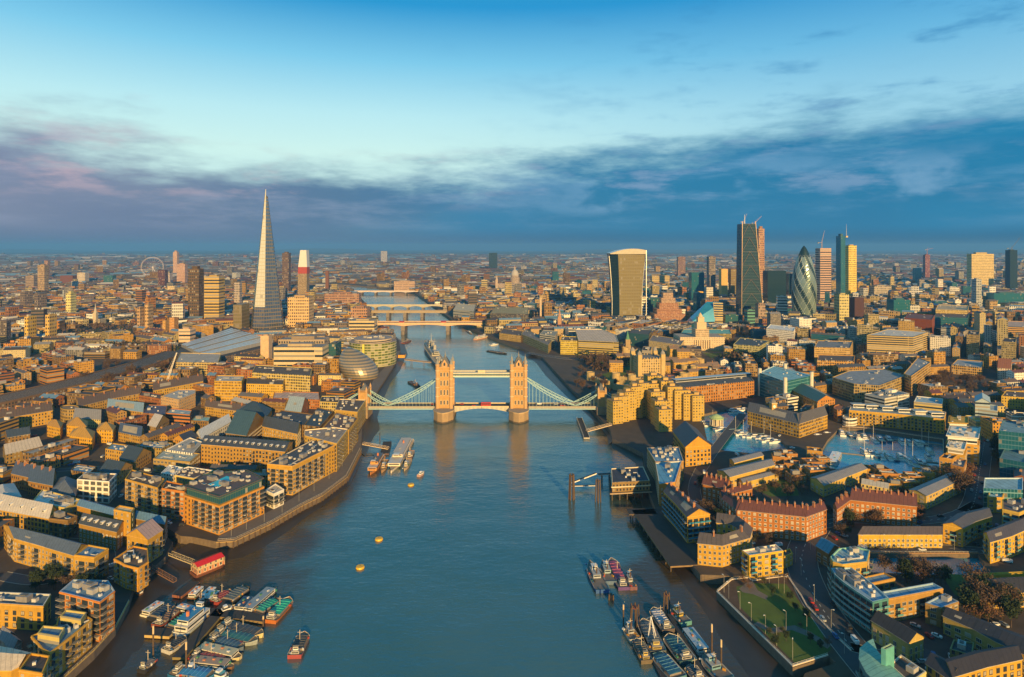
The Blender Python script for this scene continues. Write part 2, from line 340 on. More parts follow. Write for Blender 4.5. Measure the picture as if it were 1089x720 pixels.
# foreshore mud, sloping from the foot of the quays under the water
def shore(inner, outer_, z0=1.0, z1=-0.5):
    a, c = PW(inner, 0.5), PW(outer_, 0.0); b = MB()
    n = len(a); M = 7
    rows = []
    for i in range(n):
        rows.append([(a[i][0]+(c[i][0]-a[i][0])*k/M, a[i][1]+(c[i][1]-a[i][1])*k/M, z0+(z1-z0)*k/M+(rnd.uniform(-.12, .12) if 0 < k < M else 0)) for k in range(M+1)])
    for i in range(n-1):
        for k in range(M):
            q = [rows[i][k], rows[i+1][k], rows[i+1][k+1], rows[i][k+1]]
            if (Vector(q[1])-Vector(q[0])).cross(Vector(q[3])-Vector(q[0])).z < 0: q.reverse()
            b.face(q, 'mud')
    o = b.build('foreshore'); struct(o)
shore([(-60, 830), (60, 728), (98, 697), (121, 672), (136, 646), (141, 630), (158, 612), (182, 590), (205, 576), (230, 581), (249, 580), (289, 561), (320, 543), (342, 532), (369, 512), (383, 484)],
      [(30, 850), (125, 745), (150, 715), (165, 690), (178, 668), (186, 650), (200, 636), (222, 622), (250, 608), (268, 598), (285, 588), (312, 570), (332, 551), (350, 537), (374, 516), (386, 488)])
shore([(384, 482), (386, 466), (388, 450), (392, 436), (399, 422), (411, 404), (421, 388), (425, 376), (424, 366), (412, 355)],
      [(392, 488), (399, 474), (412, 460), (405, 447), (410, 432), (418, 410), (428, 396), (437, 378), (434, 366), (418, 353)])
shore([(552, 371), (577, 383), (587, 394), (611, 420), (627, 436), (640, 450), (649, 461), (651, 470)],
      [(548, 376), (566, 386), (578, 402), (597, 421), (616, 436), (634, 452), (644, 464), (646, 474)])
shore([(651, 472), (668, 479), (683, 486), (686, 519), (696, 546), (716, 580), (738, 608), (745, 616), (764, 634), (800, 670), (842, 716), (846, 760)],
      [(650, 478), (662, 486), (672, 496), (673, 520), (682, 552), (694, 582), (708, 608), (720, 625), (735, 655), (752, 690), (778, 730), (800, 770)])

# roads, quays, lawn
def sheet_px(name, L, material, up=0.012, z=G): 
    q = PW(L, z); exclude(q); return sheet(name, [q], z+up, material)
road_c = [(868, 560), (856, 580), (853, 600), (864, 630), (880, 655), (905, 688), (945, 735)]
def road(name, c, wpx_m, lines=True, up=0.02, material='asphalt', kerb=True):
    pts = [P(*p) for p in c]; fine = []
    for i in range(len(pts)-1):
        for k in range(4):
            t = k/4; p0 = pts[max(i-1, 0)]; p1, p2 = pts[i], pts[i+1]; p3 = pts[min(i+2, len(pts)-1)]
            fine.append(0.5*((2*p1)+(p2-p0)*t+(2*p0-5*p1+4*p2-p3)*t*t+(3*p1-p0-3*p2+p3)*t*t*t))
    fine.append(pts[-1]); L, Rr = [], []
    for i, p in enumerate(fine):
        d = (fine[min(i+1, len(fine)-1)]-fine[max(i-1, 0)]).normalized(); n = Vector((-d.y, d.x)); L.append(p+n*wpx_m/2); Rr.append(p-n*wpx_m/2)
    poly = [tuple(p) for p in L]+[tuple(p) for p in reversed(Rr)]
    exclude(poly); b = MB()
    for i in range(len(fine)-1):
        q = [(*Rr[i], G+up), (*Rr[i+1], G+up), (*L[i+1], G+up), (*L[i], G+up)]
        if (Vector(q[1])-Vector(q[0])).cross(Vector(q[3])-Vector(q[0])).z < 0: q.reverse()
        b.face(q, material)
    struct(b.build(name)); 
    if lines:
        b = MB()
        for i in range(0, len(fine)-1):
            a, c2 = fine[i], fine[i+1]; d = c2-a; L_ = d.length; d.normalize(); n = Vector((-d.y, d.x)); k = 0.0
            while k+2 < L_:
                p, q_ = a+d*k, a+d*(k+2.2); b.face([(*(p-n*.1), G+up+.008), (*(q_-n*.1), G+up+.008), (*(q_+n*.1), G+up+.008), (*(p+n*.1), G+up+.008)], 'white_line'); k += 6
        struct(b.build('road_marking'))
    if kerb:
        b = MB()
        for side in (L, Rr):
            for i in range(len(side)-1):
                a, c2 = side[i], side[i+1]; mid = (a+c2)/2; dd = c2-a
                if dd.length > 0.2: b.box(mid.x, mid.y, G, dd.length, 0.35, 0.14, math.atan2(dd.y, dd.x), 'kerb', bottom=False)
        struct(b.build('kerb'))
    return fine
RIVERSIDE_ROAD = road('road', road_c, 17)
road('road', [(1047, 470), (1042, 500), (1037, 530), (1030, 545)], 13)
road('road', [(868, 560), (905, 553), (950, 556), (1010, 550), (1040, 536)], 9)
road('road', [(790, 440), (745, 500), (742, 535), (765, 545)], 9, lines=False)
road('road', [(915, 582), (960, 583), (1010, 583), (1050, 586)], 8)
road('road', [(905, 688), (960, 700), (985, 690)], 7, lines=False)
road('road', [(0, 612), (40, 618), (75, 612), (125, 600), (128, 580), (100, 571), (60, 568)], 8, lines=False)
road('road', [(60, 500), (130, 497), (160, 500), (205, 505), (285, 488), (330, 466), (352, 440)], 7, lines=False)
road('road', [(352, 440), (390, 431.5), (330, 433), (260, 425), (200, 430)], 10, lines=False)
road('road', [(637, 432), (700, 400), (770, 388), (830, 384), (905, 392)], 14)
road('road', [(1000, 400), (930, 425), (900, 436)], 9, lines=False)
road('road', [(560, 375), (620, 382), (700, 374), (800, 376)], 14)
lawn = PW([(783, 624), (800, 620), (836, 621), (850, 640), (868, 663), (884, 690), (878, 697), (846, 706), (812, 672), (787, 645)])
park = PW([(764, 629), (779, 617), (797, 615), (838, 613), (848, 628), (860, 645), (888, 684), (893, 692), (844, 708.5)])
exclude(park); sheet('park_ground', [park], G+0.012, 'soil'); sheet('lawn', [lawn], G+0.03, 'grass')
sheet('footpath', [PW([(795, 619), (801, 619), (806, 628), (817, 634), (815, 638), (801, 632), (790, 630), (786, 626)])], G+0.045, 'paving')
sheet('footpath', [PW([(801, 664), (806, 661), (820, 668), (845, 665), (862, 672), (884, 686), (880, 690), (860, 677), (842, 670), (822, 674)])], G+0.045, 'paving')
sheet_px('promenade', [(384, 478), (369, 507), (342, 527), (320, 538), (289, 556), (249, 575), (230, 576), (233, 570), (284, 545), (311, 530), (355, 500), (373, 478), (385, 455)], 'paving')
sheet_px('promenade', [(399, 419), (411, 401), (421, 385), (426, 373), (420, 374), (412, 388), (398, 402), (390, 420)], 'paving', 0.03)
sheet_px('lawn', [(803, 520), (824, 507), (846, 515), (850, 527), (820, 528)], 'grass')
sheet_px('lawn', [(745, 374), (760, 371), (770, 375), (757, 381)], 'grass')
sheet_px('lawn', [(1000, 610), (1045, 612), (1030, 640), (1015, 632)], 'grass', 0.03)
sheet_px('lawn', [(640, 398), (672, 388), (680, 404), (650, 408)], 'grass', 0.03)
sheet_px('terrace', [(122, 640), (137, 641), (124, 664)], 'deck_planks', 0.03)
rail_pts = [(-60, 446), (0, 433), (60, 417), (100, 407), (150, 391), (190, 376)]
# ---------------------------------------------------------------- buildings
GOLD = (0.55, 0.33, 0.075); GOLD2 = (0.48, 0.26, 0.05); ORANGE = (0.55, 0.21, 0.03); RED = (0.36, 0.135, 0.06); BROWN = (0.24, 0.145, 0.075); CREAM = (0.62, 0.50, 0.30)
WHITE = (0.74, 0.70, 0.62); STONE = (0.42, 0.34, 0.22); CONC = (0.33, 0.30, 0.26); TEAL = (0.08, 0.22, 0.24); PINK = (0.6, 0.30, 0.2); DARKB = (0.10, 0.065, 0.04)
SLATE = (0.060, 0.070, 0.090); BLUEROOF = (0.12, 0.23, 0.36); DKROOF = (0.055, 0.045, 0.045); GREYROOF = (0.20, 0.20, 0.21); LTROOF = (0.42, 0.40, 0.37); WHROOF = (0.68, 0.66, 0.63); COPPER = (0.12, 0.33, 0.27); REDROOF = (0.13, 0.05, 0.04); BRROOF = (0.12, 0.085, 0.065)
CAMXY = Vector((0, 0))
def window_mesh(w_, h, fr='pale_frame', bars=1):
    b = MB(); t = 0.12
    b.face([(-w_/2, -0.04, 0), (w_/2, -0.04, 0), (w_/2, -0.04, h), (-w_/2, -0.04, h)], 'window_glass')
    for x0, x1, z0, z1 in ((-w_/2-t, -w_/2, -t, h+t), (w_/2, w_/2+t, -t, h+t), (-w_/2, w_/2, -t, 0), (-w_/2, w_/2, h, h+t)) + tuple((w_*(k/(bars+1)-0.5)-.05, w_*(k/(bars+1)-0.5)+.05, 0, h) for k in range(1, bars+1)):
        b.box((x0+x1)/2, -0.05, z0, x1-x0, 0.14, z1-z0, 0, fr)
    o = b.build('window'); me = o.data; bpy.data.objects.remove(o); return me
def balcony_mesh(w_, glass=False, tint=(0.1, 0.3, 0.35)):
    b = MB(); b.box(0, -0.8, -0.22, w_, 1.6, 0.22, 0, 'plain', (0.35, 0.30, 0.22))
    b.face([(-w_/2+.3, -0.03, 0.05), (w_/2-.3, -0.03, 0.05), (w_/2-.3, -0.03, 2.2), (-w_/2+.3, -0.03, 2.2)], 'window_glass')
    b.box(0, -1.55, 1.0, w_, 0.07, 0.08, 0, 'rail')
    if glass:
        b.box(0, -1.53, 0.05, w_-.1, 0.04, 0.92, 0, 'paint', tint)
    else:
        k = int(w_/0.45)
        for i in range(k+1): b.box(-w_/2+w_*i/k, -1.55, 0, 0.07, 0.05, 1.0, 0, 'rail')
    for s in (-1, 1): b.box(s*(w_/2-.03), -0.8, 0.98, 0.06, 1.5, 0.08, 0, 'rail')
    o = b.build('balcony'); me = o.data; bpy.data.objects.remove(o); return me
def unit_mesh(lx, ly, h, c=(0.4, 0.39, 0.37)):
    b = MB(); b.box(0, 0, 0, lx, ly, h, 0, 'paint', c, bottom=False); b.box(0, 0, h, lx*0.5, ly*0.5, 0.35, 0, 'plain', (0.12, 0.12, 0.12), bottom=False)
    o = b.build('rooftop_unit'); me = o.data; bpy.data.objects.remove(o); return me
def chimney_mesh(c=(0.4, 0.17, 0.08)):
    b = MB(); b.box(0, 0, -1.5, 1.5, 0.8, 4.0, 0, 'plain', c, bottom=False); b.box(0, 0, 2.5, 1.8, 1.1, 0.25, 0, 'plain', (0.35, 0.3, 0.22))
    for x in (-.5, 0, .5): b.bar((x, 0, 2.7), (x, 0, 3.4), 0.16, 'plain', (0.45, 0.2, 0.1), 6)
    o = b.build('chimney'); me = o.data; bpy.data.objects.remove(o); return me
def dormer_mesh():
    b = MB(); b.box(0, 0, 0, 1.6, 2.4, 1.5, 0, 'plain', (0.72, 0.70, 0.66), bottom=False)
    b.face([(-.6, -1.22, .2), (.6, -1.22, .2), (.6, -1.22, 1.3), (-.6, -1.22, 1.3)], 'window_glass'); o = b.build('dormer'); me = o.data; bpy.data.objects.remove(o); return me
WM = {k: window_mesh(*a) for k, a in {'small': (1.1, 1.5), 'tall': (1.2, 2.1), 'wide': (2.2, 1.6, 'pale_frame', 2), 'big': (3.6, 2.5, 'pale_frame', 3), 'store': (1.5, 1.9, 'rail', 1), 'white': (1.3, 1.7)}.items()}
MATS['white_frame'] = mat('white_frame', (0.8, 0.77, 0.7), 0.6); WM['white'] = window_mesh(1.25, 1.6, 'white_frame')
BM = {'small': balcony_mesh(2.4), 'wide': balcony_mesh(4.4), 'glass': balcony_mesh(3.6, True), 'blue': balcony_mesh(3.6, True, (0.02, 0.22, 0.38))}
def duct_mesh():
    b = MB(); b.bar((-4, 0, .5), (4, 0, .5), .35, 'paint', (0.5, 0.5, 0.5), 6); b.bar((4, 0, .5), (4, 3, .5), .35, 'paint', (0.5, 0.5, 0.5), 6); b.box(-4, 0, 0, 1.6, 1.6, 1.6, 0, 'paint', (0.3, 0.3, 0.3)); o = b.build('duct'); me = o.data; bpy.data.objects.remove(o); return me
def skylight_mesh():
    b = MB(); b.box(0, 0, 0, 3.4, 1.8, .45, 0, 'plain', (0.5, 0.5, 0.5)); b.box(0, 0, .45, 3.1, 1.5, .08, 0, 'window_glass'); o = b.build('skylight'); me = o.data; bpy.data.objects.remove(o); return me
UM = [unit_mesh(4, 3, 2.2), unit_mesh(2.2, 2, 1.5, (0.55, 0.53, 0.5)), unit_mesh(6, 3.5, 2.8, (0.25, 0.24, 0.24)), unit_mesh(1.2, 1.2, 1.1, (0.6, 0.6, 0.6)), duct_mesh(), skylight_mesh()]
mat('blind', (0.42, 0.36, 0.26), 0.6)
def with_blind(me, k):
    m2 = me.copy(); m2.materials.append(MATS['blind']); b_ = [v.co for v in m2.vertices]; m2.polygons[0].material_index = 0; z1 = max(c.z for c in (m2.vertices[i].co for i in m2.polygons[0].vertices))
    n = MB(); w_ = max(c.x for c in (m2.vertices[i].co for i in m2.polygons[0].vertices)); n.face([(-w_, -.055, z1*(1-k)), (w_, -.055, z1*(1-k)), (w_, -.055, z1), (-w_, -.055, z1)], 'blind')
    import bmesh; bm = bmesh.new(); bm.from_mesh(m2); vs_ = [bm.verts.new(p) for p in n.v]; f = bm.faces.new(vs_); f.material_index = len(m2.materials)-1; bm.to_mesh(m2); bm.free(); return m2
WM2 = {k: [m, m, m, with_blind(m, .45), with_blind(m, .9)] for k, m in WM.items()}
CM = chimney_mesh(); DM = dormer_mesh()
NWIN = [0]
def dress(root, poly, org, z0, h, wins, balc, cap=100, ground_floor=True):
    """windows (and stacks of balconies) as parts on the walls that face the river or the viewer"""
    kind, bay, st = wins; me = WM[kind]; spots = []
    W_ = max(v.co.x for v in me.vertices)*2
    for i in range(len(poly)):
        a, b = Vector(poly[i]), Vector(poly[(i+1) % len(poly)]); d = b-a; L = d.length
        if L < W_+0.8: continue
        d.normalize(); n = Vector((d.y, -d.x)); mid = (a+b)/2
        seen = n.dot(CAMXY-mid) > 0
        nb = max(1, int(L/bay)); ns = max(1, int((h-0.4)/st)); rz = math.atan2(d.y, d.x)
        for j in range(nb):
            p = a+d*(L*(j+0.5)/nb)
            for k in range(ns):
                bal = balc and (j % balc[1] == balc[2]) and k > 0
                spots.append((not seen, (p-CAMXY).length+(0 if not seen else -0.1*k), p+n*0.05, z0+0.9+k*st if not bal else z0+0.15+k*st, rz, bal))
    spots.sort(key=lambda s: (s[0], s[1]))
    shown = [s for s in spots if not s[0]][:cap]
    rest = spots[len(shown):] if len(shown) == len([s for s in spots if not s[0]]) else [s for s in spots if s not in shown]
    for s in shown:
        o = mesh_obj('balcony' if s[5] else 'window', BM[balc[0]] if s[5] else rnd.choice(WM2[kind]), root, (s[2].x-org[0], s[2].y-org[1], s[3]-org[2]), s[4]); NWIN[0] += 1
    if rest:
        b = MB()
        for s in rest:
            ca, sa = math.cos(s[4]), math.sin(s[4]); wd = 0.6 if kind != 'big' else 1.7
            q = [(s[2].x+ca*x+sa*0.04, s[2].y+sa*x-ca*0.04, s[3]+z) for x, z in ((-wd, 0), (wd, 0), (wd, 1.6), (-wd, 1.6))]
            b.face(q, 'window_glass')
        o = b.build('window', root, org); struct(o, 'stuff')
def building(name, label, L, h, wall=GOLD, roof='flat', rc=DKROOF, wins='auto', fac='brick_facade', balc=None, clutter=4, chim=0, dorm=0, group=None, z=G, cat='building', world=None,
             upper=None, ends=None, excl=True, pitch=0.30, parapet=None, rooftop=None, cap=100):
    """L: outline of the eaves in the photograph (or world= metres); gable roofs take two sides [A...],[B...] of equal length"""
    if wall[0] > wall[1] > wall[2]*1.25: wall = (wall[0]*.86, wall[1]*.82, wall[2]*.42)
    gable = roof in ('gable', 'mono')
    if gable:
        A, B = (L if world else ([P(*p, z+h) for p in L[0]], [P(*p, z+h) for p in L[1]]))
        A = [Vector(p) for p in A]; B = [Vector(p) for p in B]
        poly = [tuple(p) for p in A]+[tuple(p) for p in reversed(B)]
        if area(poly) < 0: A, B = B, A; poly = [tuple(p) for p in A]+[tuple(p) for p in reversed(B)]
    else:
        poly = [tuple(p) for p in (L if world else [P(*p, z+h) for p in L])]
        if area(poly) < 0: poly.reverse()
    if excl: exclude(poly)
    cx = sum(p[0] for p in poly)/len(poly); cy = sum(p[1] for p in poly)/len(poly); org = (cx, cy, z)
    root = thing(name, label, cat, org, group)
    near = wins != 'auto' and wins is not None and cy < 700
    wm = 'plain' if near else fac
    b = MB(); hw = h if not upper else h-upper[0]
    b.prism(poly, z, z+hw, wm, wall, 'plain', wall, top=bool(upper))
    if near and h > 6:
        for i in range(len(poly)):
            a, c2 = Vector(poly[i]), Vector(poly[(i+1) % len(poly)]); d = c2-a; m_ = (a+c2)/2+Vector((d.y, -d.x)).normalized()*.08
            for zz, t in ((3.55, .22), (hw-.75, .3)): b.box(m_.x, m_.y, z+zz, d.length+.1, .24, t, math.atan2(d.y, d.x), 'plain', tuple(min(.75, v*1.25+.04) for v in wall))
    if gable:
        n = len(A); rid = [(A[i]+B[i])/2 for i in range(n)]; rh = pitch*(A[0]-B[0]).length if roof == 'gable' else 0
        for i, s in ((0, 1), (n-1, -1)):
            q = [(*A[i], z+h), (*rid[i], z+h+rh), (*B[i], z+h)]
            if rh > .05: b.face(q if s < 0 else q[::-1], 'plain', wall)
        r = MB(); ov = 0.5
        for i in range(n-1):
            for side, sgn in ((A, 1), (B, -1)):
                e0 = side[i]+(side[i]-rid[i]).normalized()*ov; e1 = side[i+1]+(side[i+1]-rid[i+1]).normalized()*ov
                g0, g1 = Vector(rid[i]), Vector(rid[i+1])
                if i == 0: t = (g0-g1).normalized()*0.4; e0 = e0+t; g0 = g0+t
                if i == n-2: t = (rid[n-1]-rid[n-2]).normalized()*0.4; e1 = e1+t; g1 = g1+t
                dz = -ov*rh/max(0.1, (side[i]-rid[i]).length)+0.06
                LL = (g1-g0).length; S = (e0-g0).length
                q = [(*e0, z+h+dz), (*e1, z+h+dz), (*g1, z+h+rh+.06), (*g0, z+h+rh+.06)]; uv = [(0, 0), (LL, 0), (LL, S), (0, S)]
                if sgn < 0: q.reverse(); uv.reverse()
                r.face(q, 'slate', rc, uv)
                q2 = [(x, y, zz-0.25) for x, y, zz in reversed(q)]; r.face(q2, 'plain', (0.3, 0.27, 0.22))
                lo = [q[0], q[1]] if sgn > 0 else [q[3], q[2]]
                r.face([(lo[0][0], lo[0][1], lo[0][2]-.25), (lo[1][0], lo[1][1], lo[1][2]-.25), lo[1], lo[0]] if sgn > 0 else [(lo[1][0], lo[1][1], lo[1][2]-.25), (lo[0][0], lo[0][1], lo[0][2]-.25), lo[0], lo[1]], 'plain', (0.35, 0.32, 0.27))
        wo = b.build('wall', root, org); ro = r.build('roof', root, org)
        ax = rid[-1]-rid[0]; rz = math.atan2(ax.y, ax.x)
        def on_ridge(t, off=0.0):
            s = t*(n-1); i = min(int(s), n-2); f = s-i; p = rid[i]+(rid[i+1]-rid[i])*f; q = A[i]+(A[i+1]-A[i])*f
            dd = rid[i+1]-rid[i]; return p+(q-p)*off, math.atan2(dd.y, dd.x)
        for k in range(chim):
            p, a_ = on_ridge((k+0.5)/chim, 0.15); o = mesh_obj('chimney', CM, ro, (p.x-cx, p.y-cy, h+rh*0.8), a_+R(90))
        Asee = ((A[0]+A[-1])/2).length < ((B[0]+B[-1])/2).length
        for k in range(dorm):
            p, a_ = on_ridge((k+0.5)/dorm, 0.55 if Asee else -0.55); mesh_obj('dormer', DM, ro, (p.x-cx, p.y-cy, h+rh*0.35), a_+(0 if Asee else R(180)))
    elif roof == 'hip':
        c = Vector((cx, cy)); r = MB(); k = len(poly)
        # hip: pull the long-axis ends in
        lens = [(Vector(poly[(i+1) % 4])-Vector(poly[i])).length for i in range(4)]
        q = [Vector(p) for p in poly]
        if lens[0]+lens[2] < lens[1]+lens[3]: q = q[1:]+q[:1]
        wd = ((q[1]-q[2]).length+(q[3]-q[0]).length)/2; rh = pitch*wd
        m0, m1 = (q[3]+q[0])/2, (q[1]+q[2])/2; ln = (m1-m0).length; t = min(0.48, wd/2/ln); r0, r1 = m0+(m1-m0)*t, m1-(m1-m0)*t
        zt = z+h; E = [(*p, zt) for p in [Vector(a) for a in inset([tuple(p) for p in q], -0.5)]]; R0, R1 = (*r0, zt+rh), (*r1, zt+rh)
        for ff in ([E[0], E[1], R1, R0], [E[1], E[2], R1], [E[2], E[3], R0, R1], [E[3], E[0], R0]):
            r.face(ff, 'slate', rc, [(p[0], p[1]) for p in ff])
        r.face([(x, y, zz-.02) for x, y, zz in reversed(E)], 'plain', (0.3, 0.27, 0.22))
        b.build('wall', root, org); ro = r.build('roof', root, org)
        for kk in range(chim):
            p = r0+(r1-r0)*((kk+0.5)/chim); mesh_obj('chimney', CM, ro, (p.x-cx, p.y-cy, h+rh*0.85), math.atan2((r1-r0).y, (r1-r0).x)+R(90))
    else:
        pc = parapet or tuple(min(0.8, x*1.05) for x in wall); inn = inset(poly, 0.45); r = MB(); zt = z+h
        if upper:
            uh, um, uc = upper; ip = inset(poly, 1.2); u_ = MB(); u_.prism(ip, z+hw+.003, zt-.003, um, uc, top=False, cap='plain'); u_.build('upper_storey', root, org)
        k = len(poly)
        for i in range(k):
            j = (i+1) % k; a, c2, d2, e = poly[i], poly[j], inn[j], inn[i]
            b.face([(*a, zt), (*c2, zt), (*d2, zt), (*e, zt)], 'plain', pc)
            b.face([(*e, zt-.9), (*e, zt), (*d2, zt), (*d2, zt-.9)][::-1], 'plain', pc)
            if upper: b.face([(*a, zt-.5), (*c2, zt-.5), (*c2, zt), (*a, zt)], 'plain', pc)
        r.face([(p[0], p[1], zt-.8) for p in inn], 'roofing', rc, [(p[0], p[1]) for p in inn])
        if upper: r.face([(p[0], p[1], zt-.5) for p in reversed(poly)], 'plain', pc)
        b.build('wall', root, org); ro = r.build('roof', root, org)
        e0 = max(range(k), key=lambda i: (Vector(poly[(i+1) % k])-Vector(poly[i])).length); dd = Vector(poly[(e0+1) % k])-Vector(poly[e0]); rz = math.atan2(dd.y, dd.x)
        big = inset(poly, 3.5); tries = 0; put = 0
        xs = [p[0] for p in poly]; ys = [p[1] for p in poly]; placed = []
        if near: clutter = int(clutter*1.7)+1
        while put < clutter and tries < 200:
            tries += 1; p = (rnd.uniform(min(xs), max(xs)), rnd.uniform(min(ys), max(ys)))
            if inside(p, poly) and all(math.hypot(p[0]-a[0], p[1]-a[1]) > 4 for a in placed):
                dm = min(abs((Vector(poly[(i+1) % k])-Vector(poly[i])).cross(Vector(p)-Vector(poly[i])))/max(.1, (Vector(poly[(i+1) % k])-Vector(poly[i])).length) for i in range(k))
                if dm < 3.2: continue
                q_ = rnd.choice([0, 1, 1, 2, 3, 3, 4, 5]); mesh_obj({4: 'duct', 5: 'skylight'}.get(q_, 'rooftop_unit'), UM[q_], ro, (p[0]-cx, p[1]-cy, h-.795), rz); placed.append(p); put += 1
    if near:
        dress(root, poly, org, z, hw, wins, balc, cap)
    return root, poly, org
# ---------------------------------------------------------------- near left bank
B_ = building
B_('apartment_block', 'white framed cube block with large square windows and a brown flat roof', [(82, 509.5), (116, 512), (124, 503.5), (91, 502)], 16, WHITE, rc=BRROOF, wins=('big', 5.2, 3.9), clutter=3)
B_('warehouse', 'tall gold brick flats with cluttered roof, left of the block with blue rooftop pool', [(133, 509), (167.5, 518.5), (175, 509), (140, 499)], 20, GOLD, rc=BRROOF, wins=('wide', 3.6, 3.2), balc=('wide', 3, 1), clutter=7, chim=0)
B_('warehouse', 'narrow gold infill block with dark roof touching the block with blue rooftop pool', [(172, 519), (196, 522.5), (201, 516), (177, 511)], 20, ORANGE, rc=DKROOF, wins=('wide', 3.4, 3.2), balc=('wide', 2, 1), clutter=5)
B_('terrace_building', 'gold terrace with pale pitched roof at the left edge above the long apartment building', ([(-8, 540), (52, 551)], [(6, 528), (60, 541)]), 10.5, GOLD, 'gable', (0.5, 0.46, 0.42), wins=('store', 3.2, 3.1), dorm=5, group='brick terraces of the left bank')
B_('building', 'white roofed courtyard building just left of the white framed cube block', [(34, 533), (69, 540), (86, 531), (45, 520)], 12, CREAM, rc=WHROOF, wins=('small', 2.7, 3.2), clutter=5)
B_('building', 'pale roofed hall at the left edge behind the gold brick terrace', [(-10, 533), (22, 528), (14, 514), (-10, 518)], 12, CREAM, 'hip', (0.5, 0.48, 0.46), wins=('small', 2.8, 3.2), pitch=0.2)
B_('building', 'dark brown brick block with a round grey roof feature between two gold terraces', [(52, 551), (72, 553), (82, 548), (62, 542)], 12, BROWN, rc=DKROOF, wins=('store', 3.0, 3.2), clutter=3)
B_('terrace_building', 'brick building with dark slate roof and a row of white dormers', ([(84, 556), (124, 565)], [(93, 547), (135, 556)]), 12, (0.42, 0.25, 0.09), 'gable', SLATE, wins=('white', 3.0, 3.0), dorm=6)
B_('building', 'long blue roofed range right behind the row of white dormers', ([(82, 537), (122, 548)], [(88, 531), (125, 541)]), 13, GOLD2, 'gable', BLUEROOF, wins=('small', 2.7, 3.2), pitch=0.2)
B_('brick_tower', 'square gold brick stair tower rising between two blue roofs', [(121, 541.5), (139, 545), (143, 540), (127, 537)], 21, GOLD, rc=CREAM, wins=('small', 4.5, 3.4), clutter=3)
B_('building', 'low block under a blue roof right of the square gold brick stair tower', ([(144, 551), (175, 557)], [(146, 543), (178, 550)]), 13, BROWN, 'gable', BLUEROOF, wins=('small', 2.7, 3.2), pitch=0.2)
B_('gabled_building', 'orange gabled wharf with pink balcony front at the mouth of the small dock', ([(135, 568), (150, 557)], [(157, 573), (173, 563)]), 15, GOLD, 'gable', (0.40, 0.28, 0.26), wins=('small', 2.8, 3.0), balc=('small', 2, 1), pitch=0.28)
B_('riverside_building', 'curved orange low building on the water right below the gabled wharf', [(121, 594), (134, 601), (147, 604), (158, 597), (157, 583), (142, 580)], 13, (0.62, 0.32, 0.05), rc=BRROOF, wins=('small', 2.7, 3.1), balc=('small', 3, 1), clutter=3)
B_('apartment_building', 'long gold apartment building with blue grey pitched roof near the left edge', ([(15, 572), (48, 581), (79, 590)], [(4, 558), (60, 571), (92, 579)]), 14, GOLD, 'gable', (0.10, 0.13, 0.18), wins=('small', 3.0, 3.0), balc=('wide', 4, 2), pitch=0.12)
B_('apartment_building', 'gold end block with stacked dark balconies joined to the long blue grey roofed building', [(79, 590), (100, 592.5), (115.5, 583), (94, 579)], 14.5, GOLD, rc=BLUEROOF, wins=('small', 3.0, 3.0), balc=('wide', 2, 1), clutter=2)
B_('apartment_building', 'gold block with blue grey flat roof cut by the left edge, lower left', [(-40, 639), (46, 644.5), (54, 631.5), (-30, 628)], 12, GOLD, rc=(0.11, 0.15, 0.19), wins=('store', 4.0, 3.0), clutter=6, parapet=(0.5, 0.5, 0.48))
B_('apartment_building', 'orange and brown riverside corner block with a large pale blue flat roof', [(78, 616), (115, 617), (122, 628), (106, 640), (63, 629)], 19, ORANGE, rc=BLUEROOF, wins=('wide', 3.4, 3.1), balc=('wide', 2, 0), clutter=4, parapet=(0.35, 0.42, 0.5))
B_('apartment_building', 'crescent of gold riverside flats with blue roof terraces at the lower left', [(45, 690), (53, 694), (75, 677), (98, 658), (84, 650), (62, 656), (60, 664), (33, 676)], 13, GOLD, rc=BLUEROOF, wins=('tall', 2.8, 3.1), balc=('small', 2, 0), clutter=4)
B_('building', 'blue roofed penthouse box on the far end of the lower left crescent', [(64, 655), (86, 659), (92, 651), (70, 648)], 16, CREAM, rc=BLUEROOF, wins=None, clutter=1, fac='ribbon_facade', excl=False)
B_('building', 'blue roofed penthouse box in the middle of the lower left crescent', [(40, 673), (63, 677), (69, 667), (46, 665)], 16, CREAM, rc=(0.10, 0.2, 0.32), wins=None, clutter=1, fac='ribbon_facade', excl=False)
B_('building', 'cream curved roof building in the bottom left corner', ([(-20, 712), (12, 712), (20, 708)], [(-20, 684), (14, 690), (33, 695)]), 13, GOLD, 'gable', (0.6, 0.5, 0.38), wins=('wide', 3.2, 3.2), balc=('wide', 2, 0), pitch=0.10)
B_('riverside_building', 'gold end tower of flats on the quay at the bottom left corner', [(20, 712), (45, 716), (53, 697), (33, 694)], 14, (0.6, 0.33, 0.06), rc=DKROOF, wins=('tall', 2.9, 3.1), balc=('small', 2, 1), clutter=1)
for i, (a, b) in enumerate((([(-2, 676), (6, 682)], [(8, 668), (16, 674)]), ([(6, 684), (14, 690)], [(16, 676), (23, 682)]))):
    B_('house', ('small grey gabled house at the left edge above the cream curved roof', 'small grey gabled house next to its twin, closer to the cream curved roof')[i], (a, b), 7, (0.3, 0.26, 0.22), 'gable', (0.2, 0.2, 0.22), wins=('small', 3, 3), pitch=0.5, group='small grey houses')
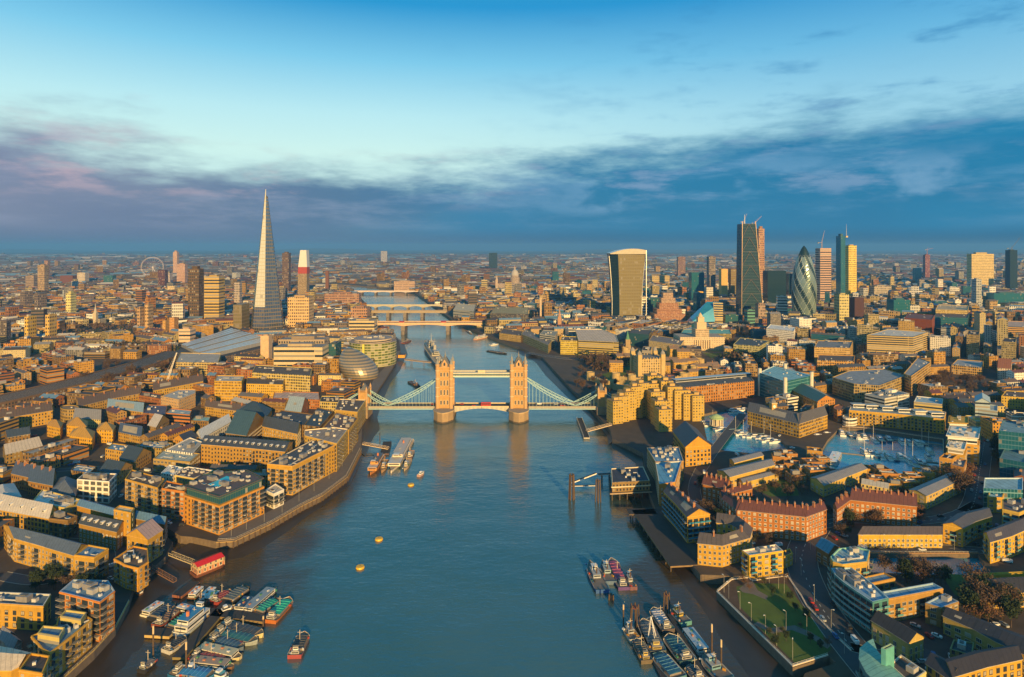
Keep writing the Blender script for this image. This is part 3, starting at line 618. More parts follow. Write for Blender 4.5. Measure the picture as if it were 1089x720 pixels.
# the block with the pool on its roof, its wharf neighbours
r_, poly, org = B_('apartment_block', 'big orange brick corner block with green glazed top floors and a blue rooftop pool', [(196, 517), (233, 528), (281, 508), (262, 499), (215, 504)], 25, (0.60, 0.29, 0.055), rc=(0.30, 0.26, 0.22),
   wins=('wide', 3.3, 3.05), balc=('wide', 2, 1), upper=(6.0, 'curtain_facade', (0.10, 0.14, 0.10)), clutter=12, parapet=(0.10, 0.08, 0.09))
b = MB(); q = PW([(221, 515), (232, 518), (251, 509), (241, 506)], G+25); q = q if area(q) > 0 else q[::-1]
mat('pool_water', (0.03, 0.45, 0.55), 0.1, var=0.05); b.prism(q, G+24.3, G+24.9, 'paint', (0.6, 0.6, 0.58), 'pool_water'); b.build('rooftop_pool', r_, org)
B_('building', 'dark brown flat roofed block with white parapets and a square light well', [(178, 503.5), (206, 508.5), (227, 500), (200, 496)], 14, CREAM, rc=(0.10, 0.07, 0.07), wins=('small', 2.8, 3.2), clutter=5, parapet=(0.75, 0.72, 0.68))
B_('building', 'small white rooftop block behind the tall gold warehouse flats', [(171, 503), (184, 505), (195, 497), (180, 494)], 15, WHITE, rc=WHROOF, wins=None, clutter=2)
B_('warehouse', 'long gold brick warehouse with a dormer row and dark window bays behind the wharf row', ([(214, 472), (258, 475.5), (303, 480)], [(222, 463), (266, 466), (311, 470)]), 18, (0.46, 0.27, 0.09), 'gable', SLATE, wins=('store', 3.0, 3.3), balc=('small', 6, 3), dorm=14, pitch=0.16)
B_('hall', 'pale green grey roofed hall left of the long gold brick warehouse', [(163, 487.5), (202, 491), (213, 482), (174, 478)], 11, (0.4, 0.28, 0.14), rc=(0.36, 0.40, 0.36), wins=('wide', 3.5, 3.4), clutter=2)
B_('hall', 'narrow pale roofed wing between blue roofs and the long gold brick warehouse', [(176, 478), (205, 482), (216, 470), (202, 465)], 12, WHITE, rc=(0.40, 0.37, 0.33), wins=None, clutter=4)
B_('riverside_warehouse', 'long gold riverside warehouse with balconies and a pale roof terrace, nearest of the wharf row', [(284, 493), (311, 495.5), (358, 472), (336, 465.5)], 22, (0.58, 0.34, 0.07), rc=SLATE, wins=('wide', 3.5, 3.2), balc=('wide', 2, 1), clutter=12, parapet=(0.6, 0.5, 0.34))
B_('riverside_warehouse', 'cream topped riverside warehouse second in the wharf row', [(324, 463), (358, 471.5), (370, 456), (355, 454), (324, 457)], 23.5, (0.58, 0.38, 0.12), rc=(0.3, 0.24, 0.2), wins=('store', 3.2, 3.2), balc=('small', 2, 1), clutter=5, parapet=(0.72, 0.6, 0.42))
B_('riverside_warehouse', 'brown roofed riverside warehouse third in the wharf row', [(343, 454.5), (371, 457), (381, 444), (358, 438)], 22, (0.52, 0.32, 0.09), rc=(0.13, 0.08, 0.07), wins=('store', 3.2, 3.2), balc=('small', 2, 1), clutter=8)
B_('riverside_warehouse', 'farthest riverside warehouse of the wharf row, touching the bridge approach', [(356, 435.5), (380, 438), (389, 425), (361, 424)], 22, (0.52, 0.34, 0.12), rc=BRROOF, wins=('store', 3.2, 3.2), clutter=5, parapet=(0.66, 0.52, 0.32))
B_('riverside_building', 'white stepped balcony block on the quay right of the block with the rooftop pool', [(282, 521), (291, 525), (302, 520), (293, 514)], 11, WHITE, rc=(0.5, 0.45, 0.38), wins=('wide', 3.2, 3.2), balc=('wide', 1, 0), clutter=1)
B_('building', 'gold and dark rear warehouse range behind the long gold warehouse, with tall dark window slots', ([(279, 453), (316, 461)], [(284, 446), (320, 453)]), 15, GOLD, 'gable', SLATE, wins=('tall', 3.0, 3.4))
B_('building', 'dark blue glass roofed range with long pale skylight behind the long gold warehouse', ([(240, 460), (262, 463)], [(264, 444), (282, 447)]), 14, BROWN, 'gable', (0.05, 0.10, 0.13), wins=('small', 2.8, 3.3))
B_('round_building', 'low round gold brick drum behind the long gold warehouse', [(300+9*math.cos(t), 470+4.2*math.sin(t)) for t in [i*math.pi/8 for i in range(16)]], 9, GOLD, rc=(0.36, 0.22, 0.07), wins=None, clutter=0)
# second rank on the left bank: gold blocks, sheds, terraces
S = [
 ('office_block', 'bright gold square block with a pale rooftop storey, left of its wider gold neighbour', [(228, 405), (257, 405.5), (260, 399.5), (231, 399)], 24, (0.66, 0.40, 0.05), 'flat', LTROOF, 'tower_facade', 3, 0),
 ('office_block', 'wide bright gold block between the square gold block and the cream gridded block', [(262, 408), (301, 409), (303, 402), (263, 401)], 20, (0.66, 0.42, 0.07), 'flat', BRROOF, 'brick_facade', 4, 0),
 ('office_block', 'large cream gridded apartment block below the banded office slab', [(268, 396), (330, 399.5), (332, 391), (272, 388)], 26, (0.66, 0.52, 0.28), 'flat', BRROOF, 'grid_facade', 7, 0),
 ('industrial_building', 'long pink roofed low building right of the bright gold blocks', [(290, 423), (340, 425), (339, 417), (292, 416)], 11, (0.42, 0.17, 0.08), 'flat', (0.5, 0.36, 0.3), 'brick_facade', 2, 0),
 ('industrial_building', 'red sided shed with pale blue ridge roof behind the sawtooth roofs', ([(303, 436), (320, 438)], [(314, 427), (328, 428)]), 11, (0.45, 0.15, 0.06), 'gable', (0.3, 0.38, 0.42), 'brick_facade', 0, 0),
 ('building', 'cream low arcade building beside the southern bridge approach', [(340, 427), (365, 428), (366, 421), (342, 421)], 11, CREAM, 'flat', DKROOF, 'grid_facade', 5, 0),
 ('warehouse', 'sawtooth roofed dark warehouse in front of the red sided shed', [(283, 447), (323, 452), (338, 441), (300, 436)], 12, BROWN, 'flat', (0.05, 0.06, 0.08), 'warehouse_facade', 12, 0),
 ('warehouse', 'dark ribbed roof warehouse between the sawtooth roof and the wharf row', [(323, 452), (340, 454), (355, 437), (338, 433)], 14, BROWN, 'flat', (0.04, 0.07, 0.10), 'warehouse_facade', 8, 0),
 ('warehouse', 'hipped dark blue roof building on gold brick walls left of the sawtooth warehouse', [(247, 441), (283, 443), (289, 435), (262, 430)], 12, GOLD2, 'hip', (0.035, 0.06, 0.09), 'warehouse_facade', 0, 0),
 ('terrace_building', 'long gold brick terrace behind the hipped dark blue roof', ([(218, 432), (262, 438)], [(221, 428), (264, 433)]), 10, GOLD, 'gable', BRROOF, 'brick_facade', 0, 4),
 ('warehouse', 'row of white roofed sheds along the lane left of the long gold warehouse', ([(214, 466), (246, 448)], [(208, 461), (240, 444)]), 9, WHITE, 'gable', (0.55, 0.58, 0.6), 'warehouse_facade', 0, 0),
 ('office_building', 'peach and red corner building with stepped white top below the site crane', [(171, 421), (190, 425), (208, 418), (208, 414), (190, 414)], 16, (0.62, 0.38, 0.25), 'flat', LTROOF, 'white_trim_facade', 5, 0),
 ('office_building', 'dark red brick building just left of the peach and red corner building', [(148, 420), (171, 424), (172, 419), (150, 416)], 11, RED, 'flat', BRROOF, 'brick_facade', 3, 0),
 ('school', 'gold walled hall with long pale blue roof in the middle left', ([(114, 433), (152, 438)], [(116, 428), (154, 432)]), 10, (0.5, 0.3, 0.08), 'gable', (0.20, 0.30, 0.40), 'brick_facade', 0, 0),
 ('factory', 'blue and red low factory right of the gold walled hall', [(152, 439), (176, 441), (178, 431), (156, 430)], 11, (0.35, 0.16, 0.1), 'flat', (0.1, 0.1, 0.16), 'brick_facade', 4, 0),
 ('office_building', 'red banded block with pale blue grey roof below the peach corner building', [(176, 439), (202, 441), (204, 436), (182, 434)], 11, (0.55, 0.22, 0.1), 'flat', (0.3, 0.38, 0.4), 'ribbon_facade', 2, 0),
 ('office_building', 'turquoise roofed building below the red banded block', [(203, 447), (222, 448), (224, 443), (208, 442)], 10, BROWN, 'flat', (0.25, 0.45, 0.42), 'brick_facade', 2, 0),
 ('villa_block', 'bright gold faceted villa block, leftmost of the four with many gables', [(50, 452), (64, 455), (67, 450), (54, 448)], 11, (0.66, 0.38, 0.04), 'hip', (0.40, 0.22, 0.04), 'brick_facade', 0, 0),
 ('villa_block', 'bright gold villa block with a dark band, top of the four with many gables', [(71, 452), (92, 454), (93, 448), (73, 447)], 11, (0.66, 0.38, 0.04), 'hip', (0.40, 0.22, 0.04), 'brick_facade', 0, 0),
 ('villa_block', 'large bright gold faceted villa block, lowest of the four with many gables', [(74, 463), (98, 466), (101, 459), (78, 457)], 11, (0.66, 0.38, 0.04), 'hip', (0.42, 0.24, 0.04), 'brick_facade', 0, 0),
 ('villa_block', 'bright gold rounded villa block, rightmost of the four with many gables', [(103, 457), (120, 458), (123, 453), (106, 451)], 12, (0.68, 0.40, 0.04), 'hip', (0.42, 0.24, 0.04), 'brick_facade', 0, 0),
 ('round_building', 'round banded drum building at the end of the long middle left terrace', [(74+10*math.cos(i*math.pi/8), 433+2.6*math.sin(i*math.pi/8)) for i in range(16)], 14, (0.4, 0.27, 0.12), 'flat', (0.25, 0.16, 0.08), 'tower_facade', 1, 0),
 ('terrace_building', 'long brown terrace running away from the round banded drum building', ([(84, 432), (117, 424), (150, 418)], [(81, 428), (115, 420), (149, 415)]), 10, (0.42, 0.26, 0.09), 'gable', BRROOF, 'brick_facade', 0, 6),
 ('terrace_building', 'long gold gabled terrace at the left edge in front of the railway', ([(-5, 446), (26, 441), (56, 436)], [(-5, 441), (24, 436), (52, 431)]), 14, (0.52, 0.31, 0.08), 'gable', BRROOF, 'brick_facade', 0, 7),
 ('industrial_building', 'pale roofed shed near the left edge', ([(6, 483), (45, 474)], [(3, 477), (37, 469)]), 9, (0.3, 0.2, 0.1), 'gable', (0.45, 0.40, 0.34), 'brick_facade', 0, 0),
 ('industrial_building', 'dark blue roofed shed above the pale roofed shed at the left', ([(8, 465), (32, 461)], [(5, 461), (30, 457)]), 9, BROWN, 'gable', (0.05, 0.07, 0.1), 'brick_facade', 0, 0),
 ('school', 'blue flat roofed complex in the middle left with white rooftop cabins', [(146, 474), (172, 477), (184, 471), (155, 468)], 9, (0.42, 0.3, 0.15), 'flat', (0.12, 0.28, 0.42), 'brick_facade', 7, 0),
 ('school', 'gold walled blue roofed wing left of the flat blue complex', [(112, 477), (132, 480), (142, 474), (120, 471)], 10, GOLD, 'flat', (0.14, 0.26, 0.36), 'brick_facade', 4, 0),
 ('hall', 'dark blue pitched roof hall in front of the gold walled blue roofed wing', ([(127, 487), (143, 491)], [(146, 477), (161, 480)]), 9, (0.45, 0.26, 0.1), 'gable', (0.045, 0.065, 0.09), 'brick_facade', 0, 0),
 ('hall', 'dark blue pitched roof hall lower left of its twin', ([(106, 500), (125, 504)], [(122, 491), (141, 494)]), 9, (0.45, 0.26, 0.1), 'gable', (0.045, 0.065, 0.09), 'brick_facade', 0, 0),
 ('house_row', 'brick gable houses with white attic faces right of the left edge', ([(12, 503), (34, 508)], [(22, 494), (42, 499)]), 11, (0.32, 0.17, 0.07), 'gable', (0.07, 0.09, 0.15), 'brick_facade', 0, 3),
 ('house_row', 'dark blue roofed house row with white dormer faces below the gable houses', ([(30, 511), (56, 516)], [(36, 499), (60, 503)]), 11, (0.34, 0.18, 0.07), 'gable', (0.06, 0.09, 0.15), 'brick_facade', 0, 3),
 ('house_row', 'blue grey hipped roof building behind the white framed cube block', [(54, 523), (80, 527), (83, 512), (62, 509)], 9, (0.25, 0.13, 0.1), 'hip', (0.10, 0.12, 0.16), 'brick_facade', 0, 0),
 ('warehouse', 'blue patched roof building above the white framed cube block', [(75, 500), (95, 503), (103, 496), (82, 493)], 9, BROWN, 'flat', (0.15, 0.28, 0.42), 'brick_facade', 6, 0),
 ('gabled_building', 'orange gable fronted hall with dark striped roof right of the middle left sheds', ([(184, 467), (195, 463)], [(197, 470), (211, 464)]), 9, (0.62, 0.32, 0.05), 'gable', (0.04, 0.05, 0.08), 'brick_facade', 0, 0),
 ('hall', 'blue gabled hall next to the bright gold rounded villa block', ([(126, 459), (150, 464)], [(130, 453), (153, 456)]), 9, (0.5, 0.3, 0.08), 'gable', (0.06, 0.09, 0.17), 'brick_facade', 0, 0),
 ('hall', 'white striped roof block between the blue and the orange gabled halls', ([(157, 452), (166, 454)], [(172, 444), (180, 446)]), 10, (0.35, 0.22, 0.12), 'gable', (0.48, 0.44, 0.40), 'brick_facade', 0, 0),
 ('house_row', 'cream terrace with white gables above the bright gold villa blocks', ([(78, 444), (107, 446)], [(82, 438), (108, 440)]), 9, (0.62, 0.52, 0.40), 'gable', (0.22, 0.22, 0.24), 'brick_facade', 0, 0),
 ('terrace_building', 'gold terrace behind the peach corner building by the site crane', ([(163, 415), (190, 410), (216, 405)], [(163, 411), (188, 406), (215, 401.5)]), 11, (0.52, 0.33, 0.08), 'gable', BRROOF, 'brick_facade', 0, 5),
 ('market_hall', 'peach colonnaded hall in front of the striped station roof', [(187, 385), (232, 385.5), (235, 376), (192, 375)], 19, (0.62, 0.47, 0.32), 'flat', (0.4, 0.36, 0.32), 'grid_facade', 3, 0),
]
for nm, lab, L, h, wc, rf, rc, fc, cl, ch in S:
    B_(nm, lab, L, h, wc, rf, rc, None, fc, clutter=cl, chim=ch)
# ---------------------------------------------------------------- near right bank
B_('warehouse', 'gold brick gable fronted inn with arched top windows beside the small dock', ([(729, 475), (716, 458)], [(756, 473), (741, 456)]), 17, (0.60, 0.34, 0.07), 'gable', SLATE, wins=('store', 3.0, 3.5), pitch=0.35)
B_('riverside_building', 'patchwork building with blue and white painted roof panels at the right bank', [(688, 476), (722, 475), (727, 490), (697, 491)], 16, (0.42, 0.26, 0.15), rc=(0.14, 0.28, 0.42), wins=('small', 3.6, 3.2), clutter=9, parapet=(0.5, 0.4, 0.3))
B_('riverside_building', 'yellow and red brown end block with sloping blue glass roof on the right bank', [(697, 492), (725, 490), (718, 512.5), (701, 514.5)], 16, (0.55, 0.28, 0.08), rc=(0.10, 0.30, 0.48), wins=('small', 3.8, 3.4), clutter=2, parapet=(0.55, 0.55, 0.5))
B_('apartment_building', 'long slate roofed riverside range with stacked blue balconies and a gold gable end', ([(706, 522), (719, 535), (731, 549)], [(717, 517), (735, 531), (755, 546)]), 17, GOLD, 'gable', (0.075, 0.06, 0.065), wins=('wide', 3.6, 3.1), balc=('blue', 1, 0), chim=5, pitch=0.32)
B_('apartment_building', 'horseshoe crescent of gold brick flats with slate roof and white turret', ([(742, 577), (768, 579.5), (797, 571), (800, 561), (788, 552), (764, 548)], [(747, 569), (768, 571.5), (783, 566), (785, 561), (778, 557), (762, 555)]), 13, (0.58, 0.35, 0.07), 'gable', (0.085, 0.075, 0.08), wins=('small', 2.7, 3.1), chim=4, pitch=0.35)
B_('apartment_block', 'yellow block with blue glass balcony corner and a pale flat roof with a dark well', [(789, 585), (797, 590.5), (833, 585.5), (825, 578.5)], 13, (0.66, 0.42, 0.04), rc=(0.66, 0.55, 0.45), wins=('wide', 3.7, 3.1), balc=('blue', 3, 0), clutter=3, parapet=(0.7, 0.6, 0.5))
B_('building', 'small yellow lodge beside the pale roofed yellow block', [(834, 592), (843, 588), (840, 583), (832, 586)], 7, (0.6, 0.38, 0.1), rc=BRROOF, wins=('small', 2.7, 3.1), clutter=0)
REDB = (0.44, 0.17, 0.06)
for lab, L, ch, cp in [
   ('long front wing of the five storey red brick mansion block with tall chimneys', ([(783, 541.5), (857, 549)], [(789, 534.5), (858, 541.5)]), 9, 100),
   ('right end wing of the red brick mansion block, turned away from the river', ([(857, 549), (879, 541)], [(851, 543), (872, 535)]), 3, 40),
   ('left rear wing of the red brick mansion block beside the tree filled lane', ([(768, 530), (784, 542)], [(777, 526), (792, 536)]), 3, 40)]:
    B_('mansion_block', lab, L, 16, REDB, 'gable', REDROOF, wins=('white', 3.0, 3.05), chim=ch, pitch=0.35, group='wings of the nearer red brick mansion block', cap=cp)
for lab, L, ch, cp in [
   ('separate red brick mansion block with white window rows left of the mansion block courtyard', ([(747, 514), (772, 520)], [(752, 508), (778, 513)]), 5, 60),
   ('wide five storey red brick mansion block in front of the cream terraces', ([(904, 531), (975, 538)], [(909, 523.5), (974, 530)]), 9, 100),
   ('short left wing of the wide mansion block near the dark fir', ([(890, 541), (904, 531)], [(886, 536), (899, 527)]), 3, 40),
   ('rear red brick mansion wing on the far side of the courtyard', ([(768, 527), (800, 519)], [(765, 523), (796, 515)]), 4, 40)]:
    B_('mansion_block', lab, L, 14.5, REDB, 'gable', REDROOF, wins=('white', 3.0, 3.05), chim=ch, pitch=0.35, group='red brick mansion blocks', cap=cp)
for lab, L, h in [('cream lit terrace with grey roof nearest the small gabled inn', ([(776, 507), (824, 494)], [(763, 500), (817, 488)]), 9),
   ('low second terrace in front of the cream lit terrace by the inn', ([(790, 513), (828, 503)], [(786, 509), (824, 500)]), 6),
   ('cream lit terrace below the marina, left of the stepped brown brick stack', ([(876, 516), (922, 498)], [(862, 508), (910, 493)]), 9),
   ('cream and brick terrace running up to the stepped brown brick stack', ([(985, 527), (1024, 509)], [(967, 521), (1012, 502)]), 10),
   ('gold terrace above the cream lit terrace by the inn', ([(781, 492), (812, 484)], [(776, 488), (806, 480)]), 9)]:
    B_('terrace', lab, L, h, (0.60, 0.42, 0.16), 'gable', (0.22, 0.22, 0.24), wins=('wide', 4.2, 3.0), pitch=0.15, group='terraces below the marina')
hs = [(829, 486), (838, 481), (842, 491), (851, 487), (856, 496), (829, 496), (866, 500), (846, 503), (862, 489), (872, 494), (926, 497), (935, 499), (944, 503), (955, 506), (965, 510), (932, 507), (948, 512), (972, 505), (982, 502), (990, 498), (866, 478), (872, 485)]
pos_l = ['leftmost']+[w+' from left' for w in 'second third fourth fifth sixth seventh eighth ninth tenth'.split()]+['rightmost']
hs1 = sorted([q for q in hs if q[0] < 900]); hs2 = sorted([q for q in hs if q[0] >= 900])
while len(hs1) > 11: hs1.pop(5)
for grp, wh in ((hs1, 'between inn and marina'), (hs2[:10], 'directly below the marina')):
    for i, (x, y) in enumerate(grp):
        a = rnd.uniform(-.4, .1); c = P(x, y, G+7); ca, sa = math.cos(a), math.sin(a)
        q = [(c.x+ca*u-sa*v, c.y+sa*u+ca*v) for u, v in ((-6, -5), (6, -5), (6, 5), (-6, 5))]
        o = B_('house', 'small brown brick house, %s in the row %s' % (pos_l[i] if i < len(grp)-1 else 'rightmost', wh), q, rnd.uniform(6.5, 9), rnd.choice([(0.42, 0.20, 0.07), (0.36, 0.18, 0.08), (0.5, 0.28, 0.08)]), 'flat', rnd.choice([DKROOF, (0.25, 0.12, 0.06), GREYROOF]), wins=('small', 2.7, 3.0), clutter=1, world=True, group='small brick houses by the marina')
B_('apartment_block', 'stepped brown brick stack of flats right of the marina, lower step', [(999, 486), (1013, 488), (1018, 484), (1004, 482)], 18, (0.5, 0.27, 0.07), rc=DKROOF, wins=('small', 2.8, 3.1), clutter=1)
B_('apartment_block', 'taller brown brick stack of flats just right of the lower step by the marina', [(1011, 494), (1025, 497), (1028, 489), (1014, 487)], 15, (0.45, 0.22, 0.07), rc=GREYROOF, wins=('small', 2.8, 3.1), clutter=2)
B_('apartment_block', 'gold flats with white penthouse, nearest of the stepped white topped tower', [(1006, 475), (1026, 478), (1029, 468), (1010, 466)], 19, (0.58, 0.33, 0.05), rc=WHROOF, wins=('wide', 3.5, 3.1), upper=(5, 'ribbon_facade', WHITE), clutter=3, parapet=WHITE)
B_('apartment_block', 'gold and white flats, middle step of the stepped white topped tower', [(1006, 463), (1041, 466), (1043, 454), (1010, 452)], 23, (0.56, 0.32, 0.06), rc=GREYROOF, wins=('wide', 4.0, 3.2), upper=(6, 'ribbon_facade', WHITE), clutter=4, parapet=WHITE)
B_('apartment_block', 'white and grey flats, farthest and topmost step of the stepped white topped tower', [(1008, 449), (1030, 450), (1030, 443), (1009, 442)], 25, (0.56, 0.36, 0.1), rc=(0.22, 0.3, 0.33), wins=None, fac='ribbon_facade', upper=(6, 'ribbon_facade', WHITE), clutter=3)
r_, poly, org = B_('apartment_building', 'long gold dockside range with white penthouses along the far side of the marina', [(903, 436), (953, 440), (1004, 445.5), (1006, 438), (955, 433), (906, 429)], 15, (0.58, 0.36, 0.07), rc=(0.25, 0.30, 0.32), wins=('store', 2.9, 3.2), balc=('small', 2, 1), clutter=5, parapet=(0.6, 0.5, 0.36))
for x, y in ((909, 431), (923, 432), (940, 434), (957, 436), (975, 438), (992, 440)):
    b = MB(); c = P(x+3, y-1, G+17); b.box(c.x, c.y, G+14.3, 12, 8, 3.6, -0.1, 'ribbon_facade', WHITE, 'roofing', (0.3, 0.36, 0.38)); b.build('penthouse', r_, org)
B_('round_pavilion', 'white round banded pavilion at the left end of the gold dockside range', [(904.5+8.5*math.cos(i*math.pi/10), 442.5+2.6*math.sin(i*math.pi/10)) for i in range(20)], 8, WHITE, rc=(0.5, 0.4, 0.3), wins=None, fac='ribbon_facade', clutter=0, parapet=WHITE)
B_('office_building', 'low white curved roof pavilion behind the gold dockside range', [(972, 427), (1002, 430), (1003, 424), (975, 421)], 14, (0.62, 0.5, 0.35), rc=(0.3, 0.42, 0.5), wins=None, fac='ribbon_facade', clutter=2, parapet=WHITE)
B_('office_building', 'blue grey banded office with barrel vaulted top at the upper right', [(1037, 434), (1061, 437), (1061, 431), (1038, 428)], 18, (0.34, 0.42, 0.46), rc=(0.3, 0.4, 0.48), wins=None, fac='ribbon_facade', clutter=0)
B_('office_building', 'higher vaulted half of the blue grey banded office', ([(1037, 427), (1037, 421)], [(1053, 428), (1052, 422)]), 25, (0.34, 0.42, 0.46), 'gable', (0.3, 0.42, 0.5), None, 'ribbon_facade', pitch=0.3)
r_, poly, org = B_('dock_warehouse', 'gold brick dock warehouse with a clock tower, front wing along the water', ([(795, 437), (850, 450.5)], [(799, 431), (855, 443)]), 14, (0.46, 0.29, 0.07), 'gable', (0.10, 0.10, 0.11), wins=('store', 2.8, 3.4), pitch=0.25)
b = MB(); c = P(824, 441, G+14); b.box(c.x, c.y+4, G+12, 5.5, 5.5, 13, 0.1, 'plain', (0.5, 0.32, 0.1)); b.box(c.x, c.y+4, G+25.0, 6.3, 6.3, 0.6, 0.1, 'plain', (0.6, 0.5, 0.3)); b.lathe(c.x, c.y+4, [(3.1, G+25.6), (2.7, G+27.5), (1.2, G+28.8), (0, G+29.6)], 8, 'plain', (0.2, 0.2, 0.2))
b.lathe(c.x, c.y+4, [(0.25, G+29.4), (0.1, G+32)], 6, 'plain', (0.3, 0.3, 0.3)); ct = b.build('clock_tower', r_, org)
b = MB()
for s in (0.1,): b.bar((c.x, c.y+1.1, G+22), (c.x, c.y+0.95, G+22), 1.5, 'paint', (0.8, 0.78, 0.7), 16)
b.build('clock_face', ct)
ct.children[0].location = (-org[0], -org[1], -org[2])
B_('dock_warehouse', 'side wing of the clock tower warehouse, turned towards the arched brick building', ([(850, 450.5), (880, 441)], [(845, 443), (873, 435)]), 14, (0.55, 0.34, 0.07), 'gable', (0.12, 0.11, 0.10), wins=('store', 2.8, 3.4), pitch=0.25)
B_('office_building', 'teal glass office with stepped blue roof behind the dock warehouse', [(807, 396), (835, 405.5), (865, 399), (823, 389)], 29, (0.10, 0.26, 0.28), rc=(0.20, 0.42, 0.50), wins=None, fac='blue_curtain_facade', clutter=6, parapet=(0.5, 0.6, 0.6))
for x, y in ((808, 396), (835, 406), (863, 400), (835, 391)):
    b = MB(); c = P(x, y, G+29); b.lathe(c.x, c.y, [(2.2, G), (2.2, G+34), (0, G+34.5)], 10, 'plain', (0.66, 0.60, 0.48)); o = b.build('round_stair_tower', org=(c.x, c.y, G))
    tag(o, {(808, 396): 'pale round stair tower at the left corner of the teal glass office', (835, 406): 'pale round stair tower at the front corner of the teal glass office', (863, 400): 'pale round stair tower at the right corner of the teal glass office', (835, 391): 'pale round stair tower at the rear of the teal glass office'}[(x, y)], 'stair tower', 'round stair towers of the teal glass office')
r_, poly, org = B_('arched_building', 'brick hall with dark green glass sides and a big arched window in its end', ([(837, 412), (869, 427)], [(855, 406), (888, 424.5)]), 17, (0.52, 0.24, 0.08), 'gable', (0.06, 0.13, 0.13), wins=None, fac='warehouse_facade', pitch=0.12)
e0, e1 = Vector(P(869, 427, G+17)), Vector(P(888, 424.5, G+17)); mid = (e0+e1)/2; d = (e1-e0).normalized(); n = Vector((d.y, -d.x)); n = n if n.y < 0 else -n
b = MB(); ring = [(mid+d*5.4*math.cos(t)+n*0.15) for t in [i*math.pi/14 for i in range(15)]]
pts = [(*(mid+d*5.4+n*.15), G+2)]+[(*(mid+d*5.4*math.cos(i*math.pi/14)+n*.15), G+8+5.4*math.sin(i*math.pi/14)) for i in range(15)]+[(*(mid-d*5.4+n*.15), G+2)]
b.face(pts, 'window_glass'); 
for k in range(len(pts)-1): b.bar(pts[k], pts[k+1], 0.35, 'plain', (0.6, 0.4, 0.2))
b.build('arched_window', r_, org)
B_('round_building', 'low round brick arcade right of the arched brick hall', [(893+6.5*math.cos(i*math.pi/8), 433+3*math.sin(i*math.pi/8)) for i in range(16)], 13, (0.5, 0.22, 0.08), rc=(0.3, 0.12, 0.06), wins=None, fac='warehouse_facade', clutter=0)
